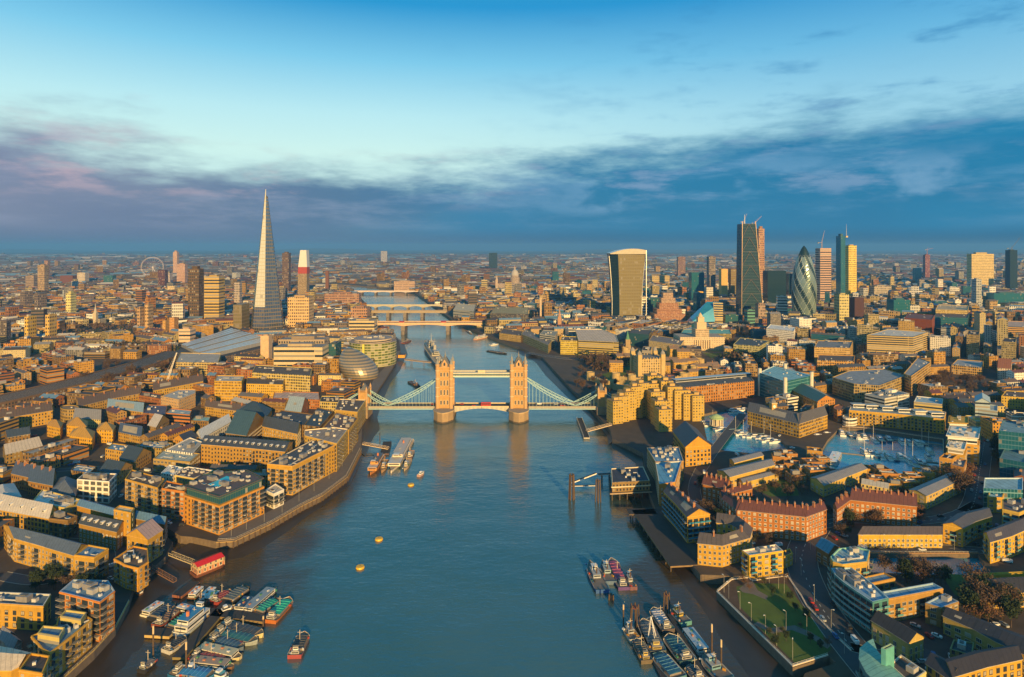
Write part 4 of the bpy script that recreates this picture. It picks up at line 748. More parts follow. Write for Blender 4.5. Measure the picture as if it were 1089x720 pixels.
S = [
 ('office_complex', 'large grey roofed stone office with brown window bands, front block left of the long street', [(885, 401), (908, 408), (935, 410), (964, 399), (940, 392), (903, 394)], 21, (0.46, 0.33, 0.20), 'flat', (0.24, 0.26, 0.29), 'grid_facade', 12),
 ('office_complex', 'tall rear block of the grey roofed stone office, stepped up to the right', [(961, 397), (969, 400), (990, 385), (976, 380)], 25, (0.56, 0.36, 0.18), 'flat', (0.26, 0.28, 0.3), 'grid_facade', 5),
 ('office_block', 'small orange gridded office below the peach block', [(869, 383), (908, 384), (909, 378), (871, 377)], 20, (0.60, 0.34, 0.14), 'flat', BRROOF, 'grid_facade', 3),
 ('office_block', 'peach and grey block above the small orange gridded office', [(866, 369), (904, 370), (907, 363), (870, 362)], 26, (0.60, 0.40, 0.24), 'flat', GREYROOF, 'tower_facade', 6),
 ('hospital_block', 'long white and dark red banded block with a white top storey', [(922, 356), (971, 358), (987, 353), (944, 350)], 38, (0.55, 0.42, 0.32), 'flat', (0.6, 0.56, 0.5), 'ribbon_facade', 6),
 ('office_block', 'plain dark red brick block behind the white and dark red banded block', [(962, 338), (991, 340), (994, 335), (966, 333)], 42, (0.22, 0.055, 0.035), 'flat', (0.15, 0.06, 0.05), 'plain', 3),
 ('office_block', 'dark blue glass block right of the plain dark red brick block', [(993, 337), (1029, 338), (1031, 333), (996, 332)], 36, (0.05, 0.12, 0.15), 'flat', BRROOF, 'blue_curtain_facade', 3),
 ('stone_building', 'pale classical stone building with arched attic above the dark blue glass block', [(995, 329), (1029, 330), (1030, 325), (998, 324)], 44, (0.6, 0.46, 0.27), 'flat', (0.5, 0.38, 0.22), 'tower_facade', 6),
 ('office_block', 'plain white block with narrow window columns in front of the dark city towers', [(815, 349), (844, 352), (846, 348), (819, 345)], 30, (0.8, 0.76, 0.68), 'flat', WHROOF, 'tower_facade', 4),
 ('office_block', 'pale office with dark roof below the plain white block', [(816, 373), (854, 377), (858, 369), (822, 367)], 18, (0.58, 0.48, 0.38), 'flat', (0.08, 0.09, 0.11), 'grid_facade', 5),
 ('office_block', 'square glass fronted office with pale frame by the memorial lawn', [(780, 366), (808, 368), (818, 362), (787, 359)], 20, (0.5, 0.48, 0.36), 'flat', (0.06, 0.08, 0.1), 'grid_facade', 5),
 ('office_block', 'curved row of pale stone offices left of the domed stone monument building', [(690, 362), (724, 367), (728, 361), (694, 356)], 19, (0.56, 0.42, 0.26), 'flat', (0.2, 0.17, 0.16), 'white_trim_facade', 5),
 ('office_block', 'dark glass box left of the curved row of pale stone offices', [(669, 354), (690, 356), (693, 351), (672, 350)], 24, (0.03, 0.04, 0.05), 'flat', (0.08, 0.08, 0.08), 'curtain_facade', 1),
 ('office_block', 'yellow gridded square office by the river near the layered roof office', [(596, 362), (614, 362.5), (614, 358), (598, 357.5)], 24, (0.66, 0.52, 0.10), 'flat', BRROOF, 'tower_facade', 4),
 ('office_block', 'stepped grey office left of the yellow gridded square office', [(574, 355), (590, 357), (593, 352), (578, 351)], 23, (0.4, 0.4, 0.36), 'flat', (0.3, 0.28, 0.22), 'ribbon_facade', 4),
 ('office_block', 'wide dark block on the far north quay with a gold attic', [(521, 333), (562, 334), (562, 327), (527, 326)], 24, (0.08, 0.07, 0.07), 'flat', (0.36, 0.28, 0.12), 'tower_facade', 5),
 ('office_block', 'grey banded riverside office left of the wide dark quay block', [(482, 329), (504, 331), (506, 324), (486, 323)], 22, (0.3, 0.32, 0.32), 'flat', (0.55, 0.45, 0.3), 'ribbon_facade', 3),
 ('fish_market', 'low gold fronted market hall on the north quay', [(531, 354), (554, 357), (556, 352), (535, 349)], 13, (0.52, 0.36, 0.18), 'flat', (0.12, 0.08, 0.06), 'warehouse_facade', 2),
 ('custom_house', 'long low stone customs building on the north quay right of the market hall', [(554, 355), (583, 367), (587, 362), (559, 350)], 15, (0.5, 0.38, 0.24), 'flat', (0.2, 0.17, 0.15), 'warehouse_facade', 4),
 ('office_block', 'peach low block at the right edge above the round pavilion of offices', [(1061, 347), (1100, 348), (1100, 342), (1064, 341)], 24, (0.6, 0.36, 0.22), 'flat', (0.5, 0.36, 0.28), 'ribbon_facade', 4),
 ('office_block', 'orange brick office with grey roof in the middle of the right side', [(1012, 388), (1044, 391), (1046, 384), (1018, 382)], 13, (0.58, 0.36, 0.16), 'flat', (0.3, 0.32, 0.34), 'grid_facade', 3),
 ('house', 'white fronted house with a red brown upper storey at the right', [(1061, 391), (1075, 392), (1076, 388), (1063, 387)], 16, (0.62, 0.50, 0.40), 'gable', (0.25, 0.1, 0.05), 'brick_facade', 0),
 ('apartment_block', 'gold block of flats at the right edge above the car parks', [(1065, 421), (1098, 423), (1098, 417), (1070, 415)], 14, (0.60, 0.42, 0.10), 'flat', BRROOF, 'brick_facade', 3),
 ('apartment_block', 'pale grey twin tower flats with white window shafts, left one of the pair', [(1028, 355), (1041, 356), (1042, 352), (1030, 351)], 40, (0.4, 0.3, 0.2), 'flat', DKROOF, 'tower_facade', 2),
 ('apartment_block', 'pale grey twin tower flats with white window shafts, right one of the pair', [(1065, 363), (1080, 364), (1081, 360), (1068, 359)], 38, (0.34, 0.28, 0.22), 'flat', DKROOF, 'tower_facade', 2),
 ('glass_office', 'dark blue stepped glass office at the right edge', [(1062, 458), (1100, 462), (1100, 450), (1066, 447)], 30, (0.06, 0.16, 0.22), 'flat', (0.16, 0.28, 0.34), 'blue_curtain_facade', 5),
 ('glass_office', 'lower dark glass wing of the stepped glass office at the right edge', [(1063, 487), (1090, 492), (1100, 480), (1070, 473)], 15, (0.05, 0.14, 0.19), 'flat', (0.08, 0.18, 0.24), 'blue_curtain_facade', 4),
]
for nm, lab, L, h, wc, rf, rc, fc, cl in S:
    if rf == 'gable': L = ([L[0], L[1]], [L[3], L[2]])
    B_(nm, lab, L, h, wc, rf, rc, None, fc, clutter=cl)
B_('glass_office', 'pale blue glass block with a ribbed metal roof beside the street at the right edge', [(1046, 519), (1088, 521), (1088, 508), (1047, 508)], 14, (0.16, 0.34, 0.42), rc=(0.22, 0.38, 0.46), wins=None, fac='blue_curtain_facade', clutter=0, parapet=(0.5, 0.6, 0.62))
B_('apartment_building', 'gold low block in front of the pale blue glass block', [(1050, 528), (1066, 529), (1068, 524), (1052, 523)], 11, (0.6, 0.38, 0.09), rc=(0.25, 0.42, 0.5), wins=('wide', 4, 3.1), clutter=1)
B_('apartment_building', 'cream block with rounded white balconies at the right edge', [(1066, 541), (1084, 545), (1105, 536), (1085, 529), (1066, 531)], 17, (0.6, 0.42, 0.14), rc=(0.12, 0.10, 0.11), wins=('wide', 3.4, 3.1), balc=('glass', 1, 0), clutter=2)
B_('apartment_building', 'curved slate roofed gold range with a pale gable end beside the basin', ([(1024, 561.5), (1037, 554), (1055, 548.5)], [(1003, 557), (1019, 546), (1049, 539.5)]), 12, (0.60, 0.37, 0.06), 'gable', (0.085, 0.085, 0.10), wins=('small', 2.7, 3.1), balc=('glass', 3, 1), pitch=0.22)
B_('terrace', 'long low yellow terrace with dark roof along the far side of the narrow basin', ([(913, 568), (958, 568), (1002, 568)], [(923, 561), (962, 561), (1002, 561)]), 8.5, (0.62, 0.42, 0.08), 'gable', (0.10, 0.08, 0.08), wins=('white', 2.8, 2.8), pitch=0.2)
B_('apartment_building', 'curved slate roofed yellow range with white stair bay at the right edge', ([(1053, 576), (1076, 569.5), (1100, 559)], [(1046, 566), (1070, 556), (1095, 547)]), 13, (0.66, 0.42, 0.05), 'gable', (0.08, 0.075, 0.09), wins=('small', 3.3, 3.1), balc=('glass', 3, 1), pitch=0.22)
# curved teal block beside the riverside road and its wings
TEALW = (0.05, 0.20, 0.20)
B_('apartment_building', 'curved teal glass balcony building with pale blue roof beside the riverside road', [(884, 604), (888, 611), (897, 619), (909, 627.5), (928, 640), (945, 636), (930, 622), (905, 603)], 16, TEALW, rc=(0.22, 0.36, 0.50), wins=('wide', 3.4, 3.1), balc=('glass', 1, 0), clutter=5, parapet=(0.35, 0.5, 0.55))
B_('apartment_building', 'round cornered gold and green tower at the head of the curved teal building', [(883, 592), (886, 597), (896, 600), (922, 597), (925, 585), (910, 581), (892, 583)], 18, (0.55, 0.36, 0.10), rc=(0.26, 0.40, 0.48), wins=('wide', 3.6, 3.1), balc=('glass', 3, 0), clutter=3, parapet=(0.25, 0.5, 0.4))
B_('building', 'long brick wing with blue roof and green balconies behind the curved teal building', [(938, 629), (945, 636.5), (1003, 625.5), (992, 619.5)], 12, (0.42, 0.25, 0.10), rc=(0.16, 0.30, 0.46), wins=('wide', 3.5, 3.1), balc=('glass', 4, 1), clutter=3, parapet=(0.3, 0.42, 0.5))
B_('building', 'small blue roofed brick wing above the long brick wing', [(915, 614), (927, 620), (952, 614.5), (940, 608.5)], 11, (0.46, 0.27, 0.10), rc=(0.16, 0.28, 0.40), wins=('wide', 3.5, 3.1), balc=('glass', 2, 1), clutter=2)
B_('building', 'blue roofed block with grey glass bays right of the long brick wing', [(984, 641), (1001, 646), (1019.5, 639.5), (1003, 631)], 10, (0.30, 0.20, 0.12), rc=(0.20, 0.34, 0.5), wins=('wide', 3.4, 3.1), clutter=4, parapet=(0.3, 0.4, 0.5))
B_('building', 'barrel roofed glass lodge at the bend of the riverside road', ([(868, 580), (881, 588)], [(880, 574), (893, 582)]), 9, (0.30, 0.15, 0.08), 'gable', (0.10, 0.24, 0.34), wins=('wide', 3.6, 3.1), pitch=0.25)
B_('terrace_building', 'dark gabled cream terrace with yellow gable end, nearest the green crescent roof', ([(927, 659), (947, 671), (966, 683)], [(940, 653), (961, 664), (982, 677)]), 9.5, (0.50, 0.38, 0.20), 'gable', (0.035, 0.032, 0.036), wins=('tall', 3.0, 3.1), pitch=0.33)
B_('terrace_building', 'curved dark roofed terrace at the lower right with cream windows', ([(1003, 654), (1035, 668), (1060, 682), (1095, 698)], [(1012, 648), (1046, 659.5), (1072, 670), (1100, 680)]), 9, (0.42, 0.32, 0.16), 'gable', (0.035, 0.034, 0.042), wins=('wide', 3.6, 3.1), pitch=0.28)
B_('terrace_building', 'long gold gabled range with black roof in the lower right corner', ([(1013, 719), (1050, 708), (1087, 700)], [(1003, 702), (1038, 692), (1078, 686)]), 11, (0.60, 0.36, 0.06), 'gable', (0.035, 0.032, 0.038), wins=('store', 3.2, 3.1), pitch=0.25)
B_('terrace_building', 'short black roofed gold range left of the long gold gabled range in the corner', ([(985, 705), (1010, 722)], [(996, 696), (1024, 711)]), 10, (0.52, 0.32, 0.08), 'gable', (0.035, 0.032, 0.038), wins=('store', 3.2, 3.1), pitch=0.25)
B_('building', 'dark square court building with pale wall strips at the lower right', [(1010, 690), (1034, 697), (1036, 683), (1014, 680)], 6, (0.3, 0.26, 0.2), rc=(0.05, 0.06, 0.07), wins=None, clutter=4)
B_('building', 'black roofed yellow range at the right edge beyond the bare trees', ([(1045, 632), (1075, 630), (1100, 629)], [(1042, 616), (1072, 614), (1100, 613)]), 8, (0.62, 0.40, 0.08), 'gable', (0.04, 0.038, 0.042), wins=('wide', 3.5, 3.0), pitch=0.2)
B_('garden_wall', 'long yellow brick wall between the narrow basin and the black roofed range', [(1034, 612), (1100, 609), (1100, 607), (1034, 610)], 3.5, (0.62, 0.42, 0.08), rc=(0.4, 0.3, 0.1), wins=None, fac='plain', clutter=0, cat='wall')
r_, poly, org = B_('apartment_building', 'crescent building with a pale green metal roof at the bottom right', ([(915, 689), (914, 700), (922, 715), (945, 737)], [(928, 680), (932, 692), (944, 706), (966, 726)]), 12, (0.10, 0.2, 0.2), 'gable', (0.20, 0.42, 0.34), wins=('wide', 3.4, 3.1), balc=('glass', 1, 0), pitch=0.05)
B_('building', 'brown flat roofed block with white parapet behind the green crescent roof', [(946, 706), (968, 726), (985, 714), (958, 696)], 10, (0.6, 0.55, 0.4), rc=(0.09, 0.07, 0.06), wins=('small', 3.6, 3.2), clutter=4, parapet=(0.6, 0.55, 0.42))
B_('stair_tower', 'teal and lime stair tower standing on the inner side of the green crescent roof', [(937, 689), (942, 691), (951, 687), (947, 684)], 19, (0.10, 0.35, 0.32), rc=(0.4, 0.5, 0.3), wins=None, fac='plain', clutter=0, parapet=(0.4, 0.5, 0.3))
# ---------------------------------------------------------------- landmarks
facade('spire_facade', 6.0, 8.0, 0.90, 0.80, (0.72, 0.68, 0.52), 0.3, 0.05, gmetal=0.35); facade('spire_side_facade', 5.0, 8.0, 0.88, 0.72, (0.22, 0.25, 0.26), 0.15, 0.1, gmetal=0.8); facade('spire_blue_facade', 6.0, 8.0, 0.9, 0.8, (0.16, 0.40, 0.46), 0.2, 0.0, gmetal=0.6)  # spire glass tints hold sun and sky reflections as base colour
facade('dark_curtain_facade', 2.6, 3.8, 0.92, 0.84, (0.012, 0.045, 0.07), 0.12, 0.0, gmetal=0.3)
facade('gold_curtain_facade', 4.4, 7.8, 0.86, 0.66, (0.30, 0.25, 0.12), 0.2, 0.12, gmetal=0.45)
def Yof(yb, z=G): return F*(CAMH-z)/(yb-HY)
def zat(y, Y): return CAMH-(y-HY)*Y/F
def xat(x, Y): return (x-CX)/F*Y
def quadpoly(cx, cy, w, d, rot=0.0):
    ca, sa = math.cos(rot), math.sin(rot)
    return [(cx+ca*a*w/2-sa*b*d/2, cy+sa*a*w/2+ca*b*d/2) for a, b in ((-1, -1), (1, -1), (1, 1), (-1, 1))]
def tower(name, label, x0, x1, yt, yb, depth, wall, fac='tower_facade', rc=GREYROOF, rot=0.0, crown=0, cat='tower', group=None, ends=None, excl=True):
    if yb < 400: fac = {'tower_facade': 'coarse_window_facade', 'grid_facade': 'coarse_window_facade', 'ribbon_facade': 'coarse_ribbon_facade'}.get(fac, fac)
    Y = Yof(yb); cx = xat((x0+x1)/2, Y); w_ = (x1-x0)/F*Y; Hh = zat(yt, Y)-G; cy = Y+depth/2
    side = abs(cx)/Y*depth   # the flank that also shows
    w_ = max(6, w_-side*0.8); cx += (side*0.4 if cx < 0 else -side*0.4)*-1
    poly = quadpoly(cx, cy, w_, depth, rot)
    if excl: exclude(poly)
    root = thing(name, label, cat, (cx, cy, G), group); org = (cx, cy, G)
    b = MB(); b.prism(poly, G, G+Hh, fac, wall, 'plain', wall, top=False)
    inn = inset(poly, 0.8)
    for i in range(4):
        j = (i+1) % 4; b.face([(*poly[i], G+Hh), (*poly[j], G+Hh), (*inn[j], G+Hh), (*inn[i], G+Hh)], 'plain', wall)
    b.build('wall', root, org)
    r = MB(); r.prism(inn, G+Hh-1.0, G+Hh-0.5, 'plain', wall, 'roofing', rc); r.build('roof', root, org)
    if crown:
        r = MB(); r.box(cx, cy, G+Hh-0.4, w_*0.5, depth*0.5, crown, rot, 'plain', tuple(x*.7 for x in wall), 'roofing', rc); r.build('plant_room', root, org)
    return root, poly, org
T = [
 ('tower', 'dark brown left half of the pair of hospital towers', 200, 216, 286, 343, 25, (0.12, 0.075, 0.04), 'tower_facade', 7),
 ('tower', 'wider gold banded right half of the pair of hospital towers', 217, 238, 294, 344, 30, (0.50, 0.34, 0.10), 'ribbon_facade', 4),
 ('tower', 'slim dark brown tower just right of the tall glass spire', 300, 309, 269, 313, 25, (0.14, 0.09, 0.075), 'tower_facade', 5),
 ('tower', 'squat peach tower block with pale columns below the red and white topped tower', 306, 333, 316, 348, 35, (0.62, 0.42, 0.20), 'tower_facade', 4),
 ('tower', 'thin white striped tower left of the tall glass spire', 249, 257, 300, 326, 18, (0.40, 0.34, 0.30), 'tower_facade', 0),
 ('tower', 'thin brick chimney like museum tower left of the far bridges', 346, 350, 288, 312, 10, (0.16, 0.07, 0.04), 'plain', 0),
 ('tower', 'brown slab tower above the gold twin blocks at the far left', 40, 51, 282, 314, 22, (0.36, 0.25, 0.14), 'tower_facade', 4),
 ('tower', 'wide brown block left of the brown slab tower at the far left', 27, 39, 293, 308, 20, (0.30, 0.22, 0.16), 'tower_facade', 2),
 ('tower', 'gold tower block at the left, left one of the short gold pair', 26, 37, 337, 365, 20, (0.62, 0.40, 0.07), 'tower_facade', 2),
 ('tower', 'gold tower block at the left, right one of the short gold pair', 48, 59, 335, 363, 20, (0.60, 0.38, 0.09), 'tower_facade', 2),
 ('tower', 'bright yellow white tower block behind the short gold pair', 70, 80, 312, 338, 20, (0.66, 0.58, 0.22), 'tower_facade', 6),
 ('tower', 'dark red brown drum like block in the far left row', 64, 81, 293, 302, 30, (0.14, 0.055, 0.04), 'plain', 1),
 ('tower', 'round white panelled block in the far left row', 82, 94, 290, 302, 30, (0.58, 0.50, 0.40), 'tower_facade', 1),
 ('tower', 'teal and yellow panelled block in the far left row', 110, 123, 293, 303, 30, (0.10, 0.20, 0.18), 'curtain_facade', 0),
 ('tower', 'brown tower left half of the pair between the railway and the hospital towers', 146, 153, 327, 355, 18, (0.44, 0.28, 0.14), 'tower_facade', 2),
 ('tower', 'brown tower right half of the pair between the railway and the hospital towers', 154, 162, 324, 354, 18, (0.50, 0.33, 0.16), 'tower_facade', 2),
 ('tower', 'orange brick tower just left of the station roof', 180, 189, 338, 359, 16, (0.56, 0.28, 0.08), 'brick_facade', 1),
 ('tower', 'small orange tower right beside the pair of brown towers', 173, 179, 341, 358, 14, (0.58, 0.33, 0.09), 'brick_facade', 1),
 ('tower', 'dark maroon slab near the big wheel', 168, 178, 287, 307, 25, (0.12, 0.04, 0.04), 'tower_facade', 0),
 ('tower', 'pale slab between the maroon slab and the peach cluster', 179, 183, 290, 304, 25, (0.5, 0.42, 0.40), 'tower_facade', 0),
 ('tower', 'tall peach towers with sloped top behind the hospital towers', 188, 199, 281, 303, 25, (0.52, 0.32, 0.24), 'tower_facade', 6),
 ('tower', 'slim peach tower with a pointed top, tallest near the big wheel', 184, 190, 268, 292, 25, (0.56, 0.36, 0.26), 'tower_facade', 10),
 ('tower', 'slim brown tower far behind the gold twin blocks', 47, 53, 277, 296, 20, (0.34, 0.2, 0.14), 'tower_facade', 0),
 ('tower', 'cream apartment tower standing under the big wheel', 178, 188, 304, 313, 20, (0.62, 0.48, 0.26), 'tower_facade', 0),
 ('tower', 'white office block low in front of the station roof at the left', 190, 207, 350, 367, 20, (0.66, 0.46, 0.30), 'ribbon_facade', 3),
 ('tower', 'pale slab tower alone on the far plain right of the red and white topped tower', 405, 412, 267, 281, 25, (0.36, 0.36, 0.42), 'tower_facade', 0),
 ('tower', 'square dark grey tower just left of the far cathedral', 520, 529, 269, 288, 25, (0.08, 0.10, 0.13), 'dark_curtain_facade', 0),
 ('tower', 'wide gold office above the far bridges on the north bank', 419, 442, 299, 309, 30, (0.48, 0.32, 0.22), 'grid_facade', 3),
 ('office_tower', 'bright gold reflective slab right of the flared tower', 692, 712, 293, 308, 30, (0.60, 0.44, 0.20), 'gold_curtain_facade', 0),
 ('office_tower', 'brown slim tower left of the cluster, above the bright gold slab', 720, 729, 273, 296, 25, (0.22, 0.13, 0.11), 'tower_facade', 2),
 ('office_tower', 'brown grey tower behind the dark teal tower', 752, 761, 273, 318, 25, (0.20, 0.17, 0.16), 'tower_facade', 3),
 ('office_tower', 'dark teal glass tower left of the gold and brown striped tower', 733, 749, 290, 325, 30, (0.03, 0.14, 0.17), 'blue_curtain_facade', 0),
 ('office_tower', 'gold half of the gold and brown striped tower', 765, 774, 286, 321, 25, (0.62, 0.38, 0.12), 'plain', 1),
 ('office_tower', 'brown glazed half of the gold and brown striped tower', 775, 785, 286, 321, 25, (0.16, 0.10, 0.05), 'gold_curtain_facade', 0),
 ('office_tower', 'small bright gold box tower below the dark teal glass tower', 742, 748, 310, 329, 15, (0.68, 0.42, 0.06), 'plain', 0),
 ('office_block', 'long brown horizontal block in front of the gold and brown striped tower', 745, 790, 321, 335, 30, (0.26, 0.19, 0.16), 'ribbon_facade', 3),
 ('office_tower', 'plain near black glass slab between the wedge tower and the spiral egg tower', 812, 836, 288, 329, 35, (0.012, 0.03, 0.045), 'dark_curtain_facade', 0),
 ('office_tower', 'low blue black glass slab peeping left of the spiral egg tower', 836, 847, 291, 322, 25, (0.02, 0.07, 0.10), 'dark_curtain_facade', 0),
 ('office_tower', 'peach banded tower right behind the spiral egg tower', 868, 884, 264, 326, 30, (0.52, 0.34, 0.26), 'ribbon_facade', 0),
 ('office_tower', 'blue glass rear half of the gold stepped tower with a mast', 890, 899, 251, 322, 30, (0.06, 0.16, 0.20), 'blue_curtain_facade', 8),
 ('office_tower', 'bright gold front half of the gold stepped tower with a mast', 899, 911, 261, 321, 25, (0.78, 0.56, 0.12), 'tower_facade', 3),
 ('office_block', 'yellow gridded low block in front of the gold stepped tower', 888, 903, 313, 343, 25, (0.56, 0.48, 0.20), 'tower_facade', 3),
 ('office_block', 'dark chocolate block beside the yellow gridded low block', 904, 919, 317, 343, 25, (0.07, 0.03, 0.03), 'plain', 2),
 ('office_tower', 'red brown tower with crane on its top far beyond the right towers', 982, 989, 271, 297, 20, (0.24, 0.09, 0.10), 'tower_facade', 5),
 ('office_tower', 'teal glass block left of the red brown far tower', 971, 980, 285, 302, 20, (0.08, 0.26, 0.32), 'blue_curtain_facade', 0),
 ('office_tower', 'wide gold perforated tower at the far right', 1029, 1057, 270, 306, 30, (0.66, 0.50, 0.20), 'tower_facade', 7),
 ('office_tower', 'dark tower with a gold lit top at the right edge', 1070, 1082, 266, 310, 25, (0.05, 0.07, 0.08), 'dark_curtain_facade', 3),
 ('tower', 'thin white ribbed tower block in front of the wide gold perforated tower', 1034, 1044, 297, 334, 18, (0.36, 0.38, 0.38), 'tower_facade', 3),
 ('office_block', 'dark teal twin drum office at the right', 944, 968, 319, 341, 30, (0.03, 0.15, 0.17), 'blue_curtain_facade', 4),
 ('office_block', 'pale office with arched roof terrace left of the dark teal drum office', 925, 948, 304, 322, 30, (0.42, 0.36, 0.28), 'tower_facade', 3),
 ('office_block', 'wide dark teal office at the right edge below the far tower', 1050, 1089, 312, 330, 30, (0.03, 0.13, 0.15), 'blue_curtain_facade', 3),
 ('office_block', 'teal green low wide office behind the stepped stone ziggurat', 672, 703, 317, 338, 30, (0.04, 0.10, 0.09), 'curtain_facade', 0),
 ('office_block', 'dark glass office in the row right of the blue sloping glass roof', 768, 790, 335, 348, 25, (0.05, 0.13, 0.12), 'curtain_facade', 2),
 ('office_block', 'green and white striped office right of the dark glass office', 792, 803, 330, 350, 20, (0.12, 0.3, 0.24), 'ribbon_facade', 2),
 ('office_tower', 'slim brown concrete tower below the near black glass slab', 804, 814, 323, 345, 18, (0.34, 0.24, 0.18), 'tower_facade', 2),
 ('office_block', 'long banded gold office slab in the modern quarter left of the glass egg', 291, 349, 369, 397, 30, (0.58, 0.46, 0.28), 'ribbon_facade', 4),
 ('office_tower', 'narrow peach stair tower at the left end of the long banded gold slab', 277, 289, 357, 386, 15, (0.58, 0.40, 0.24), 'plain', 2),
 ('office_block', 'grey roofed block behind the long banded gold slab', 296, 350, 361, 375, 30, (0.36, 0.28, 0.2), 'grid_facade', 5),
 ('office_block', 'dark glass block between the banded gold slab and the curved green office', 349, 362, 366, 392, 30, (0.05, 0.09, 0.09), 'curtain_facade', 2),
 ('office_block', 'stepped gold terraced office above the curved green glass office', 371, 401, 341, 357, 30, (0.56, 0.44, 0.24), 'ribbon_facade', 3),
 ('office_block', 'brown riverside hospital block at the southern end of the far stone bridge', 373, 393, 327, 345, 30, (0.40, 0.22, 0.13), 'grid_facade', 3),
 ('office_block', 'brown block left of the far rail bridge', 345, 384, 312, 326, 30, (0.36, 0.2, 0.13), 'grid_facade', 4),
]
for nm, lab, x0, x1, yt, yb, dp, wc, fc, cr in T:
    tower(nm, lab, x0, x1, yt, yb, dp, wc, fc, crown=cr, cat='office block' if 'block' in nm else 'tower')

# the tall glass spire
Y = 1330.0; c = (xat(279.5, Y), Y+30); org = (c[0], c[1], G)
root = thing('glass_spire', 'very tall tapering glass spire tower, the tallest building in the picture', 'tower', org)
base = [(-39, -4), (-23, -31), (6, -34), (37, -8), (26, 30), (-18, 34)]; exclude([(c[0]+x*1.3, c[1]+y*1.3) for x, y in base]); top = zat(200, Y)
shift = (xat(277.2, Y)-c[0])
tops = [0.90, 1.0, 0.94, 0.88, 0.95, 0.97]
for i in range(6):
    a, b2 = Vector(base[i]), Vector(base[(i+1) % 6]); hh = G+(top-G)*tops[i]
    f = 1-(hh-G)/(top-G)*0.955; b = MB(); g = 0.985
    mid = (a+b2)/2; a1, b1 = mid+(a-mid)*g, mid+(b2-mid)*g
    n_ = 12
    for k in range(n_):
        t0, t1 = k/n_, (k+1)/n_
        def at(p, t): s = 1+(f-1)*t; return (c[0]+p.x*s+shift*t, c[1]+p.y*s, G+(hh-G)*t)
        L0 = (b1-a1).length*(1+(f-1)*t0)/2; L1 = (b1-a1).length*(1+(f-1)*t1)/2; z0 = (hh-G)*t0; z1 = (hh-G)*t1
        b.face([at(a1, t0), at(b1, t0), at(b1, t1), at(a1, t1)], 'spire_side_facade' if k < 2 else ('spire_blue_facade', 'spire_facade', 'spire_side_facade')[min(i, 2)], (0.16, 0.13, 0.10) if k < 2 else ((0.2, 0.3, 0.32), (0.5, 0.46, 0.36), (0.13, 0.12, 0.11))[min(i, 2)], [(-L0, z0), (L0, z0), (L1, z1), (-L1, z1)])  # facets coloured blue, pale and dark to paint in what they reflect
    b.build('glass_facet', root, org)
b = MB(); n = 14
for k in range(n):
    t0, t1 = k/n, (k+1)/n
    for i in range(6):
        def at(p, t): s = (1-0.957*t)*0.97; return (c[0]+p[0]*s+shift*t, c[1]+p[1]*s, G+(top-14-G)*t)
        b.face([at(base[i], t0), at(base[(i+1) % 6], t0), at(base[(i+1) % 6], t1), at(base[i], t1)], 'plain', (0.07, 0.08, 0.085))
b.build('core', root, org)
tower('glass_block', 'low glazed shoulder block at the left foot of the glass spire', 248, 264, 324, 352, 40, (0.20, 0.16, 0.10), 'gold_curtain_facade', cat='office block')

# flared tower
Y = 1500.0; org = (xat(668, Y), Y+25, G)
root = thing('flared_tower', 'top heavy flared office tower with a curved white rimmed roof', 'tower', org); b = MB()
zt = zat(270, Y); n = 16; rows = []
for k in range(n+1):
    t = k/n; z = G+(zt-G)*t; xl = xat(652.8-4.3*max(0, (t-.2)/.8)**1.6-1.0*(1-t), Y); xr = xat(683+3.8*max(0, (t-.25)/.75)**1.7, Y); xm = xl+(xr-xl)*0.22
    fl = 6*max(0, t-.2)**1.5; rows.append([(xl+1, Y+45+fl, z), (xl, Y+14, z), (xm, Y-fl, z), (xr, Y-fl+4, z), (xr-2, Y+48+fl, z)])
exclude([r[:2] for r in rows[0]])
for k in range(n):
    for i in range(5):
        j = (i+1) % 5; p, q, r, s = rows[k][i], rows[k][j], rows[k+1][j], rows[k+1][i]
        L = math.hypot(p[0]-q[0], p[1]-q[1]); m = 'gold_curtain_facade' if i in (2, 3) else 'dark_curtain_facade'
        b.face([p, q, r, s], m, (0.20, 0.17, 0.09) if i in (2, 3) else (0.03, 0.05, 0.05), [(0, p[2]), (L, p[2]), (L, s[2]), (0, s[2])])  # lit front gold, shaded left face dark: light put into the colour
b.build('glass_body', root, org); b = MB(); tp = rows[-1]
xl, xr = tp[1][0], tp[3][0]; M = 12
def arc(t): return 3+17*math.sin(math.pi*min(1, max(0, 0.10+0.62*t)))
for k in range(M):
    t0, t1 = k/M, (k+1)/M; x0, x1 = xl+(xr-xl)*t0, xl+(xr-xl)*t1; z0, z1 = zt+arc(t0)-7, zt+arc(t1)-7; y0 = tp[2][1]
    b.face([(x0, y0-1, z0), (x1, y0-1, z1), (x1, Y+58, z1), (x0, Y+58, z0)], 'metal', (0.7, 0.7, 0.66)); b.face([(x0, y0-1.2, zt-.5), (x1, y0-1.2, zt-.5), (x1, y0-1.2, z1), (x0, y0-1.2, z0)], 'gold_curtain_facade', (0.5, 0.45, 0.35))
    b.face([(x0, Y+58, z0), (x1, Y+58, z1), (x1, Y+58, zt-.5), (x0, Y+58, zt-.5)], 'plain', (0.5, 0.5, 0.5))
b.bar((xr, y0-1.3, G), (xr, y0-1.3, zt+arc(1)-7), 1.0, 'metal', (0.75, 0.75, 0.7))
b.build('curved_roof', root, org)
b = MB()
for k in range(n):
    for i in (1, 3): b.bar(rows[k][i], rows[k+1][i], 0.7, 'metal', (0.75, 0.74, 0.68))
b.build('white_edge', root, org)

